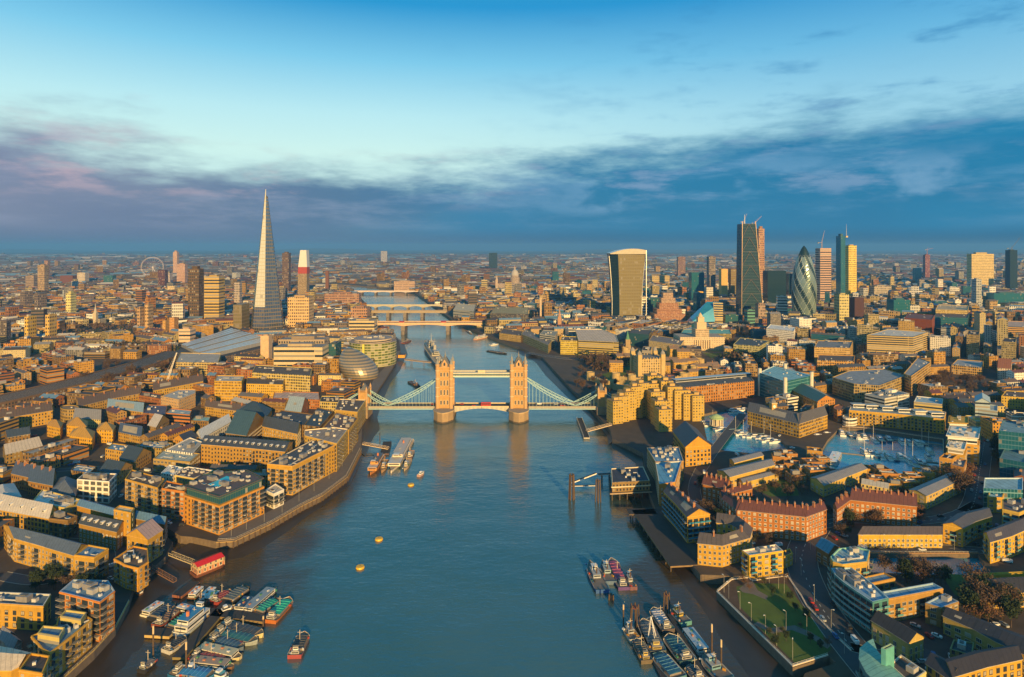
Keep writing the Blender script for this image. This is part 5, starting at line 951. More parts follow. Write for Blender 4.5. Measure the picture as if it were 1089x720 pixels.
# wedge tower with bracing, its dark neighbour and the slim core behind
Y = 1500.0; org = (xat(797, Y), Y+25, G)
root = thing('wedge_tower', 'tall wedge shaped glass tower sloping to its right with steel bracing', 'tower', org); b = MB()
xl, xr0, xr1, zt = xat(788.5, Y), xat(813, Y), xat(804, Y), zat(238, Y)
F4 = [(xl, Y), (xr0, Y+4), (xr0, Y+44), (xl, Y+40)]; T4 = [(xl+2, Y+2), (xr1, Y+4), (xr1, Y+34), (xl+2, Y+34)]; exclude(F4)
for i in range(4):
    j = (i+1) % 4; p, q, r, s = (*F4[i], G), (*F4[j], G), (*T4[j], zt), (*T4[i], zt); L = math.hypot(p[0]-q[0], p[1]-q[1])
    b.face([p, q, r, s], 'dark_curtain_facade', (0.10, 0.16, 0.17), [(0, 0), (L, 0), (L*.6, zt), (0, zt)])
b.face([(*p, zt) for p in T4], 'plain', (0.1, 0.1, 0.1)); b.build('glass_body', root, org)
b = MB(); Hh = zt-G; m = 7
def edge_x(t): return xl+2*t, xr0+(xr1-xr0)*t
for k in range(m):
    t0, t1 = k/m, (k+1)/m; a0, b0 = edge_x(t0); a1, b1 = edge_x(t1); y = Y-0.8; z0, z1 = G+Hh*t0, G+Hh*t1
    b.bar((a0, y, z0), ((a1+b1)/2, y+2, z1), 0.45, 'metal', (0.16, 0.13, 0.12)); b.bar((b0, y+4, z0), ((a1+b1)/2, y+2, z1), 0.45, 'metal', (0.16, 0.13, 0.12)); b.bar((a1, y, z1), (b1, y+4, z1), 0.4, 'metal', (0.14, 0.13, 0.13))
for e in (0, 1): b.bar((edge_x(0)[e], Y-0.8+4*e, G), (edge_x(1)[e], Y-0.8+4*e, zt+6), 0.8, 'metal', (0.34, 0.24, 0.16))
b.bar((xl+12, Y+10, zt), (xl+12, Y+10, zt+24), 0.8, 'metal', (0.3, 0.3, 0.3), 4, 0.3); b.build('steel_bracing', root, org)
tower('office_tower', 'slim red brown core tower rising right behind the wedge tower', 805, 813, 243, 322, 18, (0.40, 0.22, 0.13), 'tower_facade', crown=8)
tower('office_tower', 'dark glass tower with gold edges standing before the wedge tower', 790, 805, 272, 333, 20, (0.03, 0.06, 0.075), 'dark_curtain_facade', excl=False)
# spiral egg tower
Y = 1450.0; cx, cy = xat(861, Y), Y+28; org = (cx, cy, G); root = thing('egg_tower', 'bullet shaped glass tower with dark spiral bands and a pointed tip', 'tower', org); b = MB()
zt = zat(261, Y); n = 36; K = 40; exclude(quadpoly(cx, cy, 50, 50))
def er(t): return 28.5*(0.84+0.16*math.sin(min(1, t/0.42)*math.pi/2)) if t < 0.42 else 28.5*max(0.0, math.cos((t-0.42)/0.58*math.pi/2))**0.72
def ep(i, k): t = k/K; a = 2*math.pi*(i+k*0.5)/n; r = er(t); return (cx+r*math.cos(a), cy+r*math.sin(a), G+(zt-G)*t)
mat('spiral_glass', (0.22, 0.30, 0.28), 0.18, 0.35, var=0.35, scale=0.05)
for k in range(K):
    for i in range(n):
        darkf = ((i+k) % 6) < 2 and k < K-4; tipf = k > K-7
        b.face([ep(i, k), ep(i+1, k), ep(i+1, k+1), ep(i, k+1)], 'metal' if darkf or tipf else 'spiral_glass', (0.02, 0.05, 0.06) if darkf or tipf else (0.3, 0.4, 0.4))
b.build('glass_body', root, org)
b = MB()
for k in range(0, K-5, 1):
    for i in range(0, n, 3):
        b.bar(ep(i, k), ep(i, k+1), 0.28, 'metal', (0.5, 0.55, 0.5), 3)
        p, q = ep(i-k, k), ep(i-k-1, k+1); b.bar(p, q, 0.28, 'metal', (0.5, 0.55, 0.5), 3)
b.build('diagonal_frame', root, org)
# masts and cranes on the far towers
def crane(label, x, yb, Y, z0, h, jib, ang, c=(0.75, 0.7, 0.62), r=0.8):
    X = xat(x, Y); org = (X, Y, z0); root = thing('tower_crane', label, 'crane', org)
    b = MB(); s = r*1.2
    for dx, dy in ((-s, -s), (s, -s), (s, s), (-s, s)): b.bar((X+dx, Y+dy, z0), (X+dx, Y+dy, z0+h), r*.28, 'paint', c)
    k = 0.0
    while k < h-2*s: b.bar((X-s, Y-s, z0+k), (X+s, Y-s, z0+k+2*s), r*.2, 'paint', c); b.bar((X+s, Y-s, z0+k), (X+s, Y+s, z0+k+2*s), r*.2, 'paint', c); k += 2*s
    b.build('mast', root, org)
    b = MB(); tip = (X+jib*math.cos(ang), Y, z0+h+jib*math.sin(ang)); b.bar((X, Y, z0+h), tip, r*.7, 'paint', c, 4, r*.35); b.bar((X, Y, z0+h+8*r), tip, r*.15, 'paint', c); b.bar((X, Y, z0+h), (X, Y, z0+h+8*r), r*.4, 'paint', c)
    b.build('jib', root, org); b = MB(); b.bar((X, Y, z0+h), (X-jib*.3, Y, z0+h), r*.6, 'paint', c); b.box(X-jib*.3, Y, z0+h-3*r, 4*r, 3*r, 3*r, 0, 'plain', (0.3, 0.3, 0.3)); b.build('counterweight', root, org)
Y = Yof(416)
X0 = xat(175, Y); org = (X0, Y, G); root = thing('luffing_crane', 'white lattice crane leaning over the site left of the gold blocks', 'crane', org); b = MB(); tip = Vector((xat(188, Y), Y, zat(375, Y))); foot = Vector((X0, Y, G+4))
for dx, dy in ((-1.2, 0), (1.2, 0), (0, 1.6)): b.bar(foot+Vector((dx, dy, 0)), tip+Vector((dx*.4, dy*.4, 0)), 0.28, 'paint', (0.8, 0.72, 0.6))
for k in range(14):
    t0, t1 = k/14, (k+1)/14; p, q = foot.lerp(tip, t0), foot.lerp(tip, t1); s = 1.2*(1-.6*t0)*(1 if k % 2 else -1); b.bar(p+Vector((s, 0, 0)), q-Vector((s, 0, 0)), 0.2, 'paint', (0.8, 0.72, 0.6))
b.build('jib', root, org); b = MB(); b.box(X0, Y, G, 9, 7, 1.6, 0.2, 'paint', (0.3, 0.28, 0.25)); b.box(X0, Y, G+1.6, 5, 3.5, 3.2, 0.2, 'paint', (0.75, 0.68, 0.55)); b.build('cab', root, org); b = MB(); b.bar((X0-5, Y, G+4), (X0-3, Y, G+16), .4, 'paint', (.8, .7, .6)); b.bar((X0-3, Y, G+16), tip, 0.12, 'paint', (.4, .4, .4)); b.build('mast', root, org)
crane('small dark crane with raised jib on the tower right of the spiral egg tower', 874, 0, 1480, zat(264, 1480), 14, 30, 1.35, (0.35, 0.25, 0.22), 0.7)
crane('dark crane with a leaning jib at the right edge above the dark tower', 1076, 0, 2400, zat(266, 2400), 8, 55, 0.9, (0.12, 0.12, 0.14), 1.0)
crane('thin crane on the red brown far tower', 986, 0, 3450, zat(270, 3450), 25, 35, 0.2, (0.4, 0.2, 0.2), 1.2)
crane('dark crane rising from the left corner of the wedge tower roof', 791, 0, 1512, zat(240, 1512), 10, 22, 1.2, (0.3, 0.2, 0.16), 0.6); crane('orange crane on the right corner of the wedge tower roof', 803, 0, 1512, zat(240, 1512), 7, 24, 0.8, (0.5, 0.22, 0.1), 0.6)
for x, y0, y1, Yd, lab in ((903, 250, 238, 1505, 'thin pale mast on top of the gold stepped tower'),):
    X = xat(x, Yd); b = MB(); z0 = zat(263, 1505); b.bar((X, Yd+12, zat(251, Yd)+2), (X, Yd+12, zat(y1, Yd)), 0.8, 'metal', (0.6, 0.6, 0.6), 5, 0.25); b.box(X, Yd+12, zat(252, Yd)-1, 5, 5, 4, 0, 'plain', (0.6, 0.45, 0.2)); tag(b.build('mast', org=(X, Yd+12, z0)), lab, 'mast')
# red and white topped tower
Y = 2100.0; X = xat(322, Y); org = (X, Y+15, G); root = thing('wrapped_tower', 'slim tower with a bright white curved top above a red band', 'tower', org); exclude(quadpoly(X, Y+15, 36, 30))
z1, z2, z3, z4 = zat(300, Y), zat(291, Y), zat(284, Y), zat(266, Y)
def ring(z, wl, wr): return [(X-wl, Y, z), (X+wr, Y, z), (X+wr, Y+28, z), (X-wl, Y+28, z)]
def loft(name, r0, r1, m, col):
    b = MB()
    for i in range(4):
        j = (i+1) % 4; b.face([r0[i], r0[j], r1[j], r1[i]], m, col, [(0, r0[i][2]), (30, r0[i][2]), (30, r1[i][2]), (0, r1[i][2])])
    b.face(r1, 'plain', col); b.build(name, root, org)
loft('lower_floors', ring(G, 17, 13), ring(z2, 17, 14), 'tower_facade', (0.34, 0.24, 0.13)); loft('red_band', ring(z2+.1, 17.5, 14.5), ring(z3, 16, 14.5), 'paint', (0.36, 0.05, 0.03)); loft('white_top', ring(z3+.1, 16, 14.5), ring(z4, 9, 12), 'paint', (0.62, 0.62, 0.60))
# glass egg hall
Y = Yof(405)+22; cx, cy = xat(377.5, Y), Y; org = (cx, cy, G); root = thing('glass_egg_hall', 'leaning rounded glass hall with ringed floors beside the river', 'hall', org)
Hh = 41; K = 11; n = 32; exclude(quadpoly(cx, cy, 50, 46)); bl, bd = MB(), MB()
def gr(t): return 26.5*math.sin(math.pi*min(1, (0.30+0.70*t)))**0.62 if t < .995 else 3
def gp(i, t): a = 2*math.pi*i/n; r = gr(t); return (cx+9-20*t**1.3+r*math.cos(a), cy+8*t+r*0.85*math.sin(a), G+Hh*t)
for k in range(K):
    t0, tm, t1 = k/K, (k+0.5)/K, (k+1)/K
    for i in range(n):
        bl.face([gp(i, t0), gp(i+1, t0), gp(i+1, tm), gp(i, tm)], 'metal', (0.40, 0.31, 0.20)); bd.face([gp(i, tm), gp(i+1, tm), gp(i+1, t1), gp(i, t1)], 'metal', (0.16, 0.17, 0.17))
bl.face([gp(i, 1) for i in range(n)], 'metal', (0.2, 0.4, 0.5)); bl.build('floor_ring_cladding', root, org); bd.build('glazing', root, org)
# curved green glass office
Y = Yof(391); cx, cy = xat(391, Y), Y+36; org = (cx, cy, G); root = thing('curved_office', 'curved green glass office with bright yellow vertical strip behind the glass egg', 'office building', org)
R0 = 25.5/F*Y; pl = [(cx+R0*math.cos(a), cy+36*math.sin(a)) for a in [2*math.pi*i/28 for i in range(28)]]; exclude(pl); b = MB(); h = 36
facade('green_band_facade', 5.5, 4.0, 0.92, 0.66, (0.10, 0.13, 0.035), 0.12, 0.25)
b.prism(pl, G, G+h, 'green_band_facade', (0.42, 0.40, 0.22), 'roofing', (0.28, 0.22, 0.2)); b.build('wall', root, org)
b = MB(); b.prism(inset(pl, 7), G+h, G+h+5, 'ribbon_facade', (0.5, 0.4, 0.3), 'roofing', (0.3, 0.26, 0.24)); b.build('penthouse', root, org)
b = MB(); a = -1.75; b.box(cx+(R0+.6)*math.cos(a), cy+36.6*math.sin(a), G, 3, 1.4, h, a+math.pi/2, 'plain', (0.7, 0.6, 0.1)); b.build('yellow_strip', root, org)
for k in range(9):
    a, rr = rnd.uniform(0, 6.28), rnd.uniform(2, 22); mesh_obj('rooftop_unit', UM[rnd.choice([0, 1, 2])], root, (rr*math.cos(a), rr*.8*math.sin(a), h+5), rnd.random())
# layered roof office
r_, poly, org = B_('layered_office', 'long banded office with a pale sloping curved roof near the fortress', [(615, 362), (658, 364), (655, 356), (640, 350), (612, 350)], 25, (0.52, 0.40, 0.18), rc=(0.60, 0.46, 0.34), wins=None, fac='ribbon_facade', clutter=0, parapet=(0.7, 0.6, 0.45))
# stone monument building with tiered tower
Y = Yof(373); org = (xat(747.5, Y), Y+25, G); root = thing('monument_building', 'pale stone building with columns and a tiered square tower by the memorial lawn', 'building', org); cx, cy = org[0], org[1]; STN = (0.60, 0.45, 0.28)
b = MB(); b.box(cx, cy, G, 80, 45, 24, 0, 'white_trim_facade', STN, 'roofing', (0.35, 0.3, 0.25)); exclude(quadpoly(cx, cy, 84, 50)); b.build('wall', root, org)
b = MB(); b.box(cx, cy-10, G+24, 24, 24, 14, 0, 'tower_facade', STN); b.box(cx, cy-10, G+38, 17, 17, 12, 0, 'plain', STN); b.box(cx, cy-10, G+50, 11, 11, 9, 0, 'plain', STN); b.lathe(cx, cy-10, [(4.5, G+59), (3, G+63), (0, G+67)], 8, 'plain', STN); b.build('tiered_tower', root, org)
for k in range(8):
    b = MB(); b.bar((cx-14+4*k, cy-24.5, G+4), (cx-14+4*k, cy-24.5, G+19), 0.9, 'plain', (0.7, 0.55, 0.35), 8); b.build('column', root, org)
B_('office_block', 'low wide block with a turquoise roof behind the monument building', [(724, 354), (778, 355), (776, 350), (727, 350)], 20, STONE, rc=(0.16, 0.42, 0.38), wins=None, fac='grid_facade', clutter=2)
# stone ziggurat
Y = Yof(345); org = (xat(713, Y), Y+30, G); root = thing('ziggurat_building', 'red brown stepped stone building rising to a narrow top', 'building', org); cx, cy = org[0], org[1]; exclude(quadpoly(cx, cy, 75, 60))
for k, (wd, z0, z1) in enumerate([(74, 0, 24), (60, 24, 36), (46, 36, 50), (34, 50, 62), (24, 62, 74)]):
    b = MB(); b.box(cx, cy, G+z0, wd, wd*.7, z1-z0, 0, 'tower_facade', (0.42, 0.2, 0.11) if k < 3 else (0.46, 0.30, 0.2), 'roofing', (0.35, 0.2, 0.12)); b.build('tier', root, org)
# blue sloping glass roof
Y = Yof(349); x0, x1, x2 = xat(735, Y), xat(760, Y), xat(769, Y); org = ((x0+x2)/2, Y+15, G); root = thing('sloping_office', 'office with a large bright blue sloping glass roof', 'office building', org); b = MB(); z1 = zat(322, Y); zl = zat(343, Y); exclude([(x0, Y), (x2, Y), (x2, Y+35), (x0, Y+35)])
b.prism([(x0, Y), (x2, Y), (x2, Y+35), (x0, Y+35)], G, zl, 'ribbon_facade', (0.55, 0.45, 0.2), top=False); b.face([(x1, Y+.5, zl), (x2, Y+.5, zl), (x2, Y+.5, z1), (x1, Y+10, z1)], 'ribbon_facade', (0.55, 0.42, 0.18), [(0, 0), (9, 0), (9, 30), (0, 30)]); b.face([(x2, Y, zl), (x2, Y+35, zl), (x2, Y+35, z1), (x2, Y, z1)], 'plain', (0.5, 0.4, 0.2)); b.build('wall', root, org)
mat('blue_roof_glass', (0.03, 0.25, 0.42), 0.15, 0.2, var=0.3, scale=0.1); b = MB(); b.face([(x0, Y, zl), (x1, Y, zl+2), (x2, Y+12, z1), (x1-8, Y+30, z1)], 'blue_roof_glass'); b.face([(x0, Y, zl), (x1-8, Y+30, z1), (x0, Y+35, zl)], 'blue_roof_glass'); b.face([(x1-8, Y+30, z1), (x2, Y+12, z1), (x2, Y+35, z1-1), (x0, Y+35, zl)], 'blue_roof_glass'); b.build('roof', root, org)
# cathedral
Y = Yof(309); cx, cy = xat(547.5, Y), Y+25; org = (cx, cy, G); root = thing('cathedral', 'domed stone cathedral in the far middle distance', 'church', org); exclude(quadpoly(cx-12, cy, 150, 60)); ST = (0.42, 0.33, 0.27)
b = MB(); b.box(cx-18, cy, G, 130, 35, 30, 0, 'tower_facade', ST); b.box(cx, cy, G, 40, 70, 30, 0, 'tower_facade', ST); b.build('nave', root, org)
b = MB(); b.lathe(cx, cy, [(21, G+30), (21, G+55), (17, G+57), (17, G+64)], 20, 'tower_facade', ST); b.build('drum', root, org)
b = MB(); b.lathe(cx, cy, [(17.5, G+64), (16.5, G+73), (12.5, G+82), (6, G+88), (2.6, G+90)], 20, 'plain', (0.40, 0.38, 0.36)); b.build('dome', root, org, smooth=True)
b = MB(); b.lathe(cx, cy, [(3.2, G+89), (3.2, G+97), (1.5, G+100), (0, G+108)], 8, 'plain', ST); b.build('lantern', root, org)
for s in (-8, 8):
    b = MB(); b.box(cx-78, cy+s*2, G, 10, 10, 46, 0, 'plain', ST); b.lathe(cx-78, cy+s*2, [(5, G+46), (3, G+54), (0, G+64)], 8, 'plain', ST); b.build('west_tower', root, org)
# column monument and church spires
def spire(label, x, yt, yb, r, c=(0.45, 0.33, 0.22), body=None, cs=(0.2, 0.2, 0.2)):
    Y = Yof(yb); X = xat(x, Y); org = (X, Y, G); H = zat(yt, Y)-G; root = thing('church', label, 'church', org); exclude(quadpoly(X, Y+8, r*5, r*8))
    b = MB(); b.box(X, Y, G, r*2, r*2, H*0.55, 0, 'plain', c); b.build('tower', root, org); b = MB(); b.lathe(X, Y, [(r*1.0, G+H*.55), (r*.75, G+H*.62), (r*.3, G+H*.8), (0, G+H)], 8, 'plain', cs); b.build('spire', root, org)
    b = MB(); b.box(X, Y+r*4, G, r*3.4, r*6, H*.25, 0, 'warehouse_facade', c, 'slate', SLATE); b.build('nave', root, org)
spire('church with a slender green copper spire beside the dark glass box', 667.5, 350, 374, 4, (0.36, 0.26, 0.14), cs=(0.10, 0.26, 0.16))
spire('church with a slim pale spire in the middle left terraces', 101.5, 322, 345, 4, (0.5, 0.42, 0.3), cs=(0.45, 0.4, 0.32)); spire('brown church spire right of the fluted column', 595, 325, 352, 4, (0.42, 0.24, 0.14), cs=(0.42, 0.24, 0.15)); spire('brown church spire in the near north bank roofs above the column', 599, 304, 322, 4, (0.36, 0.22, 0.16), cs=(0.3, 0.2, 0.15)); spire('small dark church spire behind the north quay offices', 613, 331, 348, 3.5, (0.5, 0.36, 0.18), cs=(0.4, 0.3, 0.18))
Y = Yof(341); X = xat(575, Y); org = (X, Y, G); root = thing('stone_column', 'tall fluted stone column standing among the north bank offices', 'monument', org); b = MB(); b.box(X, Y, G, 8, 8, 10, 0, 'plain', (0.6, 0.46, 0.3)); b.build('base', root, org); b = MB(); b.bar((X, Y, G+10), (X, Y, G+54), 2.6, 'plain', (0.6, 0.46, 0.32), 10, 2.3); b.build('shaft', root, org); b = MB(); b.box(X, Y, G+54, 7, 7, 2, 0, 'plain', (0.6, 0.46, 0.3)); b.lathe(X, Y, [(2, G+56), (1.8, G+59), (0, G+62)], 8, 'metal', (0.7, 0.5, 0.2)); b.build('capital', root, org)
# big wheel
Y = 3650.0; X = xat(162, Y); zc = 66; org = (X, Y, G); root = thing('observation_wheel', 'big white observation wheel on the far left horizon', 'wheel', org); b = MB(); r = 59
rot = 0.5
def wp(a, rr): return (X+rr*math.cos(a)*math.cos(rot), Y+rr*math.cos(a)*math.sin(rot), G+zc+rr*math.sin(a))
for k in range(48):
    a0, a1 = 2*math.pi*k/48, 2*math.pi*(k+1)/48; b.bar(wp(a0, r), wp(a1, r), 1.2, 'paint', (0.5, 0.42, 0.42)); b.bar(wp(a0, r-4), wp(a1, r-4), 0.6, 'paint', (0.5, 0.42, 0.42))
b.build('rim', root, org); b = MB()
for k in range(24): b.bar(wp(0, 0), wp(2*math.pi*k/24, r-4), 0.25, 'paint', (0.7, 0.65, 0.65), 3)
b.build('spokes', root, org); b = MB(); b.bar((X, Y, G+zc), (X-16, Y+30, G), 1.6, 'paint', (0.8, 0.75, 0.75)); b.bar((X, Y, G+zc), (X+20, Y+30, G), 1.6, 'paint', (0.8, 0.75, 0.75)); b.build('support_leg', root, org)

# fortress
Y = Yof(402); cx, cy = xat(691.5, Y), Y+18; org = (cx, cy, G); root = thing('fortress_keep', 'square pale stone keep with four corner turrets inside the fortress', 'castle', org); ST = (0.52, 0.37, 0.16)
rot = 0.12; q = quadpoly(cx, cy, 36, 33, rot); exclude(q); b = MB(); b.prism(q, G, G+27, 'warehouse_facade', ST, 'roofing', (0.2, 0.18, 0.16)); b.build('wall', root, org)
ca, sa = math.cos(rot), math.sin(rot)
b = MB()
for e in range(4):
    a, c2 = Vector(q[e]), Vector(q[(e+1) % 4]); nn = int((c2-a).length/2.2)
    for k in range(nn):
        if k % 2: p = a.lerp(c2, (k+.5)/nn); b.box(p.x, p.y, G+27, 1.3, 1.3, 1.5, rot, 'plain', ST)
b.build('battlement', root, org)
for (u, v) in ((-1, -1), (1, -1), (1, 1), (-1, 1)):
    X, Yy = cx+ca*u*17-sa*v*15.5, cy+sa*u*17+ca*v*15.5; b = MB(); b.box(X, Yy, G, 6, 6, 33, rot, 'plain', ST); b.lathe(X, Yy, [(3.4, G+33), (3.1, G+35.5), (1.4, G+37.5), (0.2, G+39)], 8, 'plain', (0.3, 0.28, 0.25)); b.build('turret', root, org)
def wallrun(label, pts, h, t=4, c=(0.45, 0.33, 0.15), towers=True):
    W2 = PW(pts); org = (*W2[0], G); root = thing('fortress_wall', label, 'castle wall', org); b = MB()
    for i in range(len(W2)-1):
        a, c2 = Vector(W2[i]), Vector(W2[i+1]); m_ = (a+c2)/2; d = c2-a; b.box(m_.x, m_.y, G, d.length, t, h, math.atan2(d.y, d.x), 'plain', c, 'roofing', (0.25, 0.2, 0.14)); 
        nn = int(d.length/3); 
        for k in range(nn):
            if k % 2: p = a.lerp(c2, (k+.5)/nn); nrm = Vector((-d.y, d.x)).normalized()*(t/2-.4); b.box(p.x-nrm.x, p.y-nrm.y, G+h, 1.6, .8, 1.2, math.atan2(d.y, d.x), 'plain', c)
    b.build('wall', root, org)
    if towers:
        for p in W2: b = MB(); b.lathe(*p, [(6, G), (5.6, G+h+4), (4.8, G+h+4), (4.8, G+h+3), (0, G+h+3)], 12, 'plain', c); b.build('wall_tower', root, org); exclude(quadpoly(*p, 12, 12))
wallrun('inner curtain wall with round towers in front of the square keep', [(655, 408), (672, 410), (700, 411), (727, 408), (738, 400)], 11)
wallrun('outer curtain wall of the fortress along the riverside trees', [(628, 404), (648, 413), (668, 417), (699, 417), (741, 412)], 7)
wallrun('rear curtain wall of the fortress towards the memorial lawn', [(728, 398), (745, 391), (735, 384), (700, 378), (665, 378)], 10)
fb = [(655, 395, 20, 10, 14), (662, 388, 22, 12, 15), (703, 396, 26, 11, 12), (712, 391, 24, 12, 13), (722, 395, 22, 12, 15), (733, 392, 26, 10, 13), (744, 397, 28, 11, 11), (726, 385, 20, 12, 18), (716, 383, 16, 14, 20), (741, 403, 30, 9, 12), (757, 396, 18, 12, 12), (764, 399, 18, 10, 11)]
for i, (x, y, w_, d, h) in enumerate(sorted(fb)):
    c = P(x, y); pl = quadpoly(c.x, c.y, w_, d, rnd.uniform(-.3, .3))
    B_('fortress_building', 'gold stone fortress building, number %s from the left inside the walls' % ['one', 'two', 'three', 'four', 'five', 'six', 'seven', 'eight', 'nine', 'ten', 'eleven', 'twelve'][i], ([Vector(pl[0]), Vector(pl[1])], [Vector(pl[3]), Vector(pl[2])]), h, (0.58, 0.36, 0.12), 'gable', (0.22, 0.15, 0.10), None, 'brick_facade', chim=1, world=True, group='buildings inside the fortress walls')
# concrete hotel by the bridge: three stepped wings
HC = (0.47, 0.32, 0.065)
wings = [('left wing of the stepped gold concrete hotel beside the bridge', [((655, 451), 12, 14, 24), ((661, 449), 13, 15, 27), ((668, 447), 14, 15, 30), ((675, 445), 14, 15, 34), ((682, 443), 14, 15, 36)]),
         ('middle wing of the stepped gold concrete hotel, pointing at the camera', [((707, 459), 14, 11, 22), ((703, 453), 15, 12, 26), ((699, 447), 16, 13, 30), ((697, 441), 17, 13, 34), ((696, 435), 18, 14, 38)]),
         ('right wing of the stepped gold concrete hotel beside the dock', [((742, 448), 13, 15, 27), ((733, 447), 14, 16, 28), ((724, 446), 15, 16, 31), ((716, 445), 14, 16, 34), ((709, 442), 14, 16, 38)])]
facade('hotel_facade', 3.1, 3.0, 0.42, 0.42, light=0.4)
for lab, L in wings:
    c0 = P(*L[2][0]); org = (c0.x, c0.y, G); root = thing('hotel_wing', lab, 'hotel', org, 'wings of the stepped concrete hotel')
    for (x, y), w_, d, h in L:
        c = P(x, y); b = MB(); rot = 0.35 if L is wings[0][1] else (0.1 if L is wings[2][1] else 0.15)
        q = quadpoly(c.x, c.y+d/2, w_*1.0, d, rot); exclude(q); b.prism(q, G, G+h, 'hotel_facade', HC, 'roofing', (0.24, 0.17, 0.09)); b.build('stepped_block', root, org)
        b = MB(); b.box(c.x, c.y+d/2, G+h, w_*.4, d*.4, 2.6, rot, 'plain', (0.5, 0.33, 0.12)); b.build('roof_box', root, org)
# brick dock warehouse on columns
r_, poly, org = B_('dock_warehouse', 'long red brown brick warehouse block with five window bays beside the fortress', [(728, 412), (802, 405), (796, 397.5), (765, 399), (712, 405)], 20, (0.46, 0.21, 0.08), rc=(0.10, 0.10, 0.10), wins=None, fac='warehouse_facade', clutter=10, parapet=(0.5, 0.3, 0.16))
b = MB()
for (a, c2) in (((715, 404.5), (795, 397.5)),):
    p, q = P(*a, G+20), P(*c2, G+20); m_ = (p+q)/2; d = q-p; b.box(m_.x, m_.y-6, G+19.4, d.length, 9, 3.2, math.atan2(d.y, d.x), 'ribbon_facade', (0.4, 0.4, 0.4), 'metal', (0.45, 0.5, 0.52))
b.build('roof_lantern', r_, org)
r2 = thing('dock_arcade', 'cream colonnade edging the dock below the long red brown warehouse', 'arcade', (*P(775, 423), G)); o2 = tuple(r2.location); b = MB(); p, q = P(748, 427.5), P(803, 420); d = q-p; m_ = (p+q)/2; b.box(m_.x, m_.y, G+5, d.length, 3, 0.8, math.atan2(d.y, d.x), 'plain', (0.62, 0.5, 0.34)); b.build('beam', r2, o2)
for k in range(14): t = (k+.5)/14; c = p.lerp(q, t); b = MB(); b.bar((c.x, c.y, G), (c.x, c.y, G+5), 0.5, 'plain', (0.6, 0.48, 0.32), 6); b.build('column', r2, o2)
# domed rotunda by the dock
c = P(762, 452); org = (c.x, c.y, G); root = thing('rotunda', 'small white domed rotunda with columns and green roof beside the dock', 'pavilion', org); b = MB(); b.lathe(c.x, c.y, [(7.2, G), (7.2, G+.6), (5.2, G+.6), (5.2, G+7)], 16, 'plain', (0.5, 0.42, 0.3)); b.build('drum', root, org); exclude(quadpoly(c.x, c.y, 16, 16))
for k in range(10): a = k*math.pi/5; b = MB(); b.bar((c.x+6.5*math.cos(a), c.y+6.5*math.sin(a), G+.6), (c.x+6.5*math.cos(a), c.y+6.5*math.sin(a), G+7), .4, 'plain', (0.75, 0.68, 0.5), 6); b.build('column', root, org)
b = MB(); b.lathe(c.x, c.y, [(7.3, G+7), (7.3, G+8), (6, G+8.4), (4, G+10), (1.5, G+11), (0, G+11.3)], 16, 'paint', (0.38, 0.50, 0.22)); b.build('dome', root, org)

# station roof and railway
root = thing('station_roof', 'striped white and grey station canopy roofs left of the glass spire', 'station', (*P(240, 366), G)); org = tuple(root.location)
lpts = [(193, 366), (218, 379)]; rpts = [(246, 349), (292, 362)]
for k in range(12):
    t = k/12; t2 = (k+0.62)/12; A0, A1 = Vector(lpts[0]).lerp(Vector(lpts[1]), t), Vector(lpts[0]).lerp(Vector(lpts[1]), t2); B0, B1 = Vector(rpts[0]).lerp(Vector(rpts[1]), t), Vector(rpts[0]).lerp(Vector(rpts[1]), t2)
    q = [P(*A1, G+14), P(*B1, G+14), P(*B0, G+14), P(*A0, G+14)]; b = MB(); q = [tuple(p) for p in q]; q = q if area(q) > 0 else q[::-1]; b.prism(q, G+9, G+14+(k % 3)*.7, 'plain', (0.3, 0.3, 0.3), 'metal', (0.62, 0.62, 0.62)); b.build('canopy', root, org)
q = [tuple(P(*p, G+9)) for p in ((186, 374), (218, 384), (296, 366), (246, 347))]; exclude(q); b = MB(); b.prism(q if area(q) > 0 else q[::-1], G, G+9.2, 'warehouse_facade', (0.16, 0.12, 0.10), 'roofing', (0.06, 0.055, 0.06)); b.build('platform_deck', root, org)
def ribbon(name, label, cpts, wd, z0, z1, m, c, capm, cc, cat, tracks=0, parapet_c=None):
    pts = [P(x, y, z1) for x, y in cpts]; Lf, Rt = [], []
    for i, p in enumerate(pts): d = (pts[min(i+1, len(pts)-1)]-pts[max(i-1, 0)]).normalized(); n = Vector((-d.y, d.x)); Lf.append(p+n*wd/2); Rt.append(p-n*wd/2)
    poly = [tuple(p) for p in Rt]+[tuple(p) for p in reversed(Lf)]; poly = poly if area(poly) > 0 else poly[::-1]; exclude(poly)
    org = (*pts[0], G); root = thing(name, label, cat, org); b = MB(); b.prism(poly, z0, z1, m, c, capm, cc); b.build('deck', root, org)
    b = MB()
    for sd in (Lf, Rt):
        for i in range(len(sd)-1): a, c2 = sd[i], sd[i+1]; d = c2-a; m_ = (a+c2)/2; b.box(m_.x, m_.y, z1, d.length, 0.5, 1.3, math.atan2(d.y, d.x), 'plain', parapet_c or c)
    b.build('parapet', root, org)
    for t in range(tracks):
        b = MB(); f = (t+1)/(tracks+1)
        for i in range(len(pts)-1):
            a, c2 = Lf[i].lerp(Rt[i], f), Lf[i+1].lerp(Rt[i+1], f); d = c2-a; n = Vector((-d.y, d.x)).normalized()
            for s in (-.72, .72): m_ = (a+c2)/2+n*s; b.box(m_.x, m_.y, z1+.02, d.length, .12, .16, math.atan2(d.y, d.x), 'metal', (.35, .3, .27))
        b.build('track', root, org)
    return root, org, pts
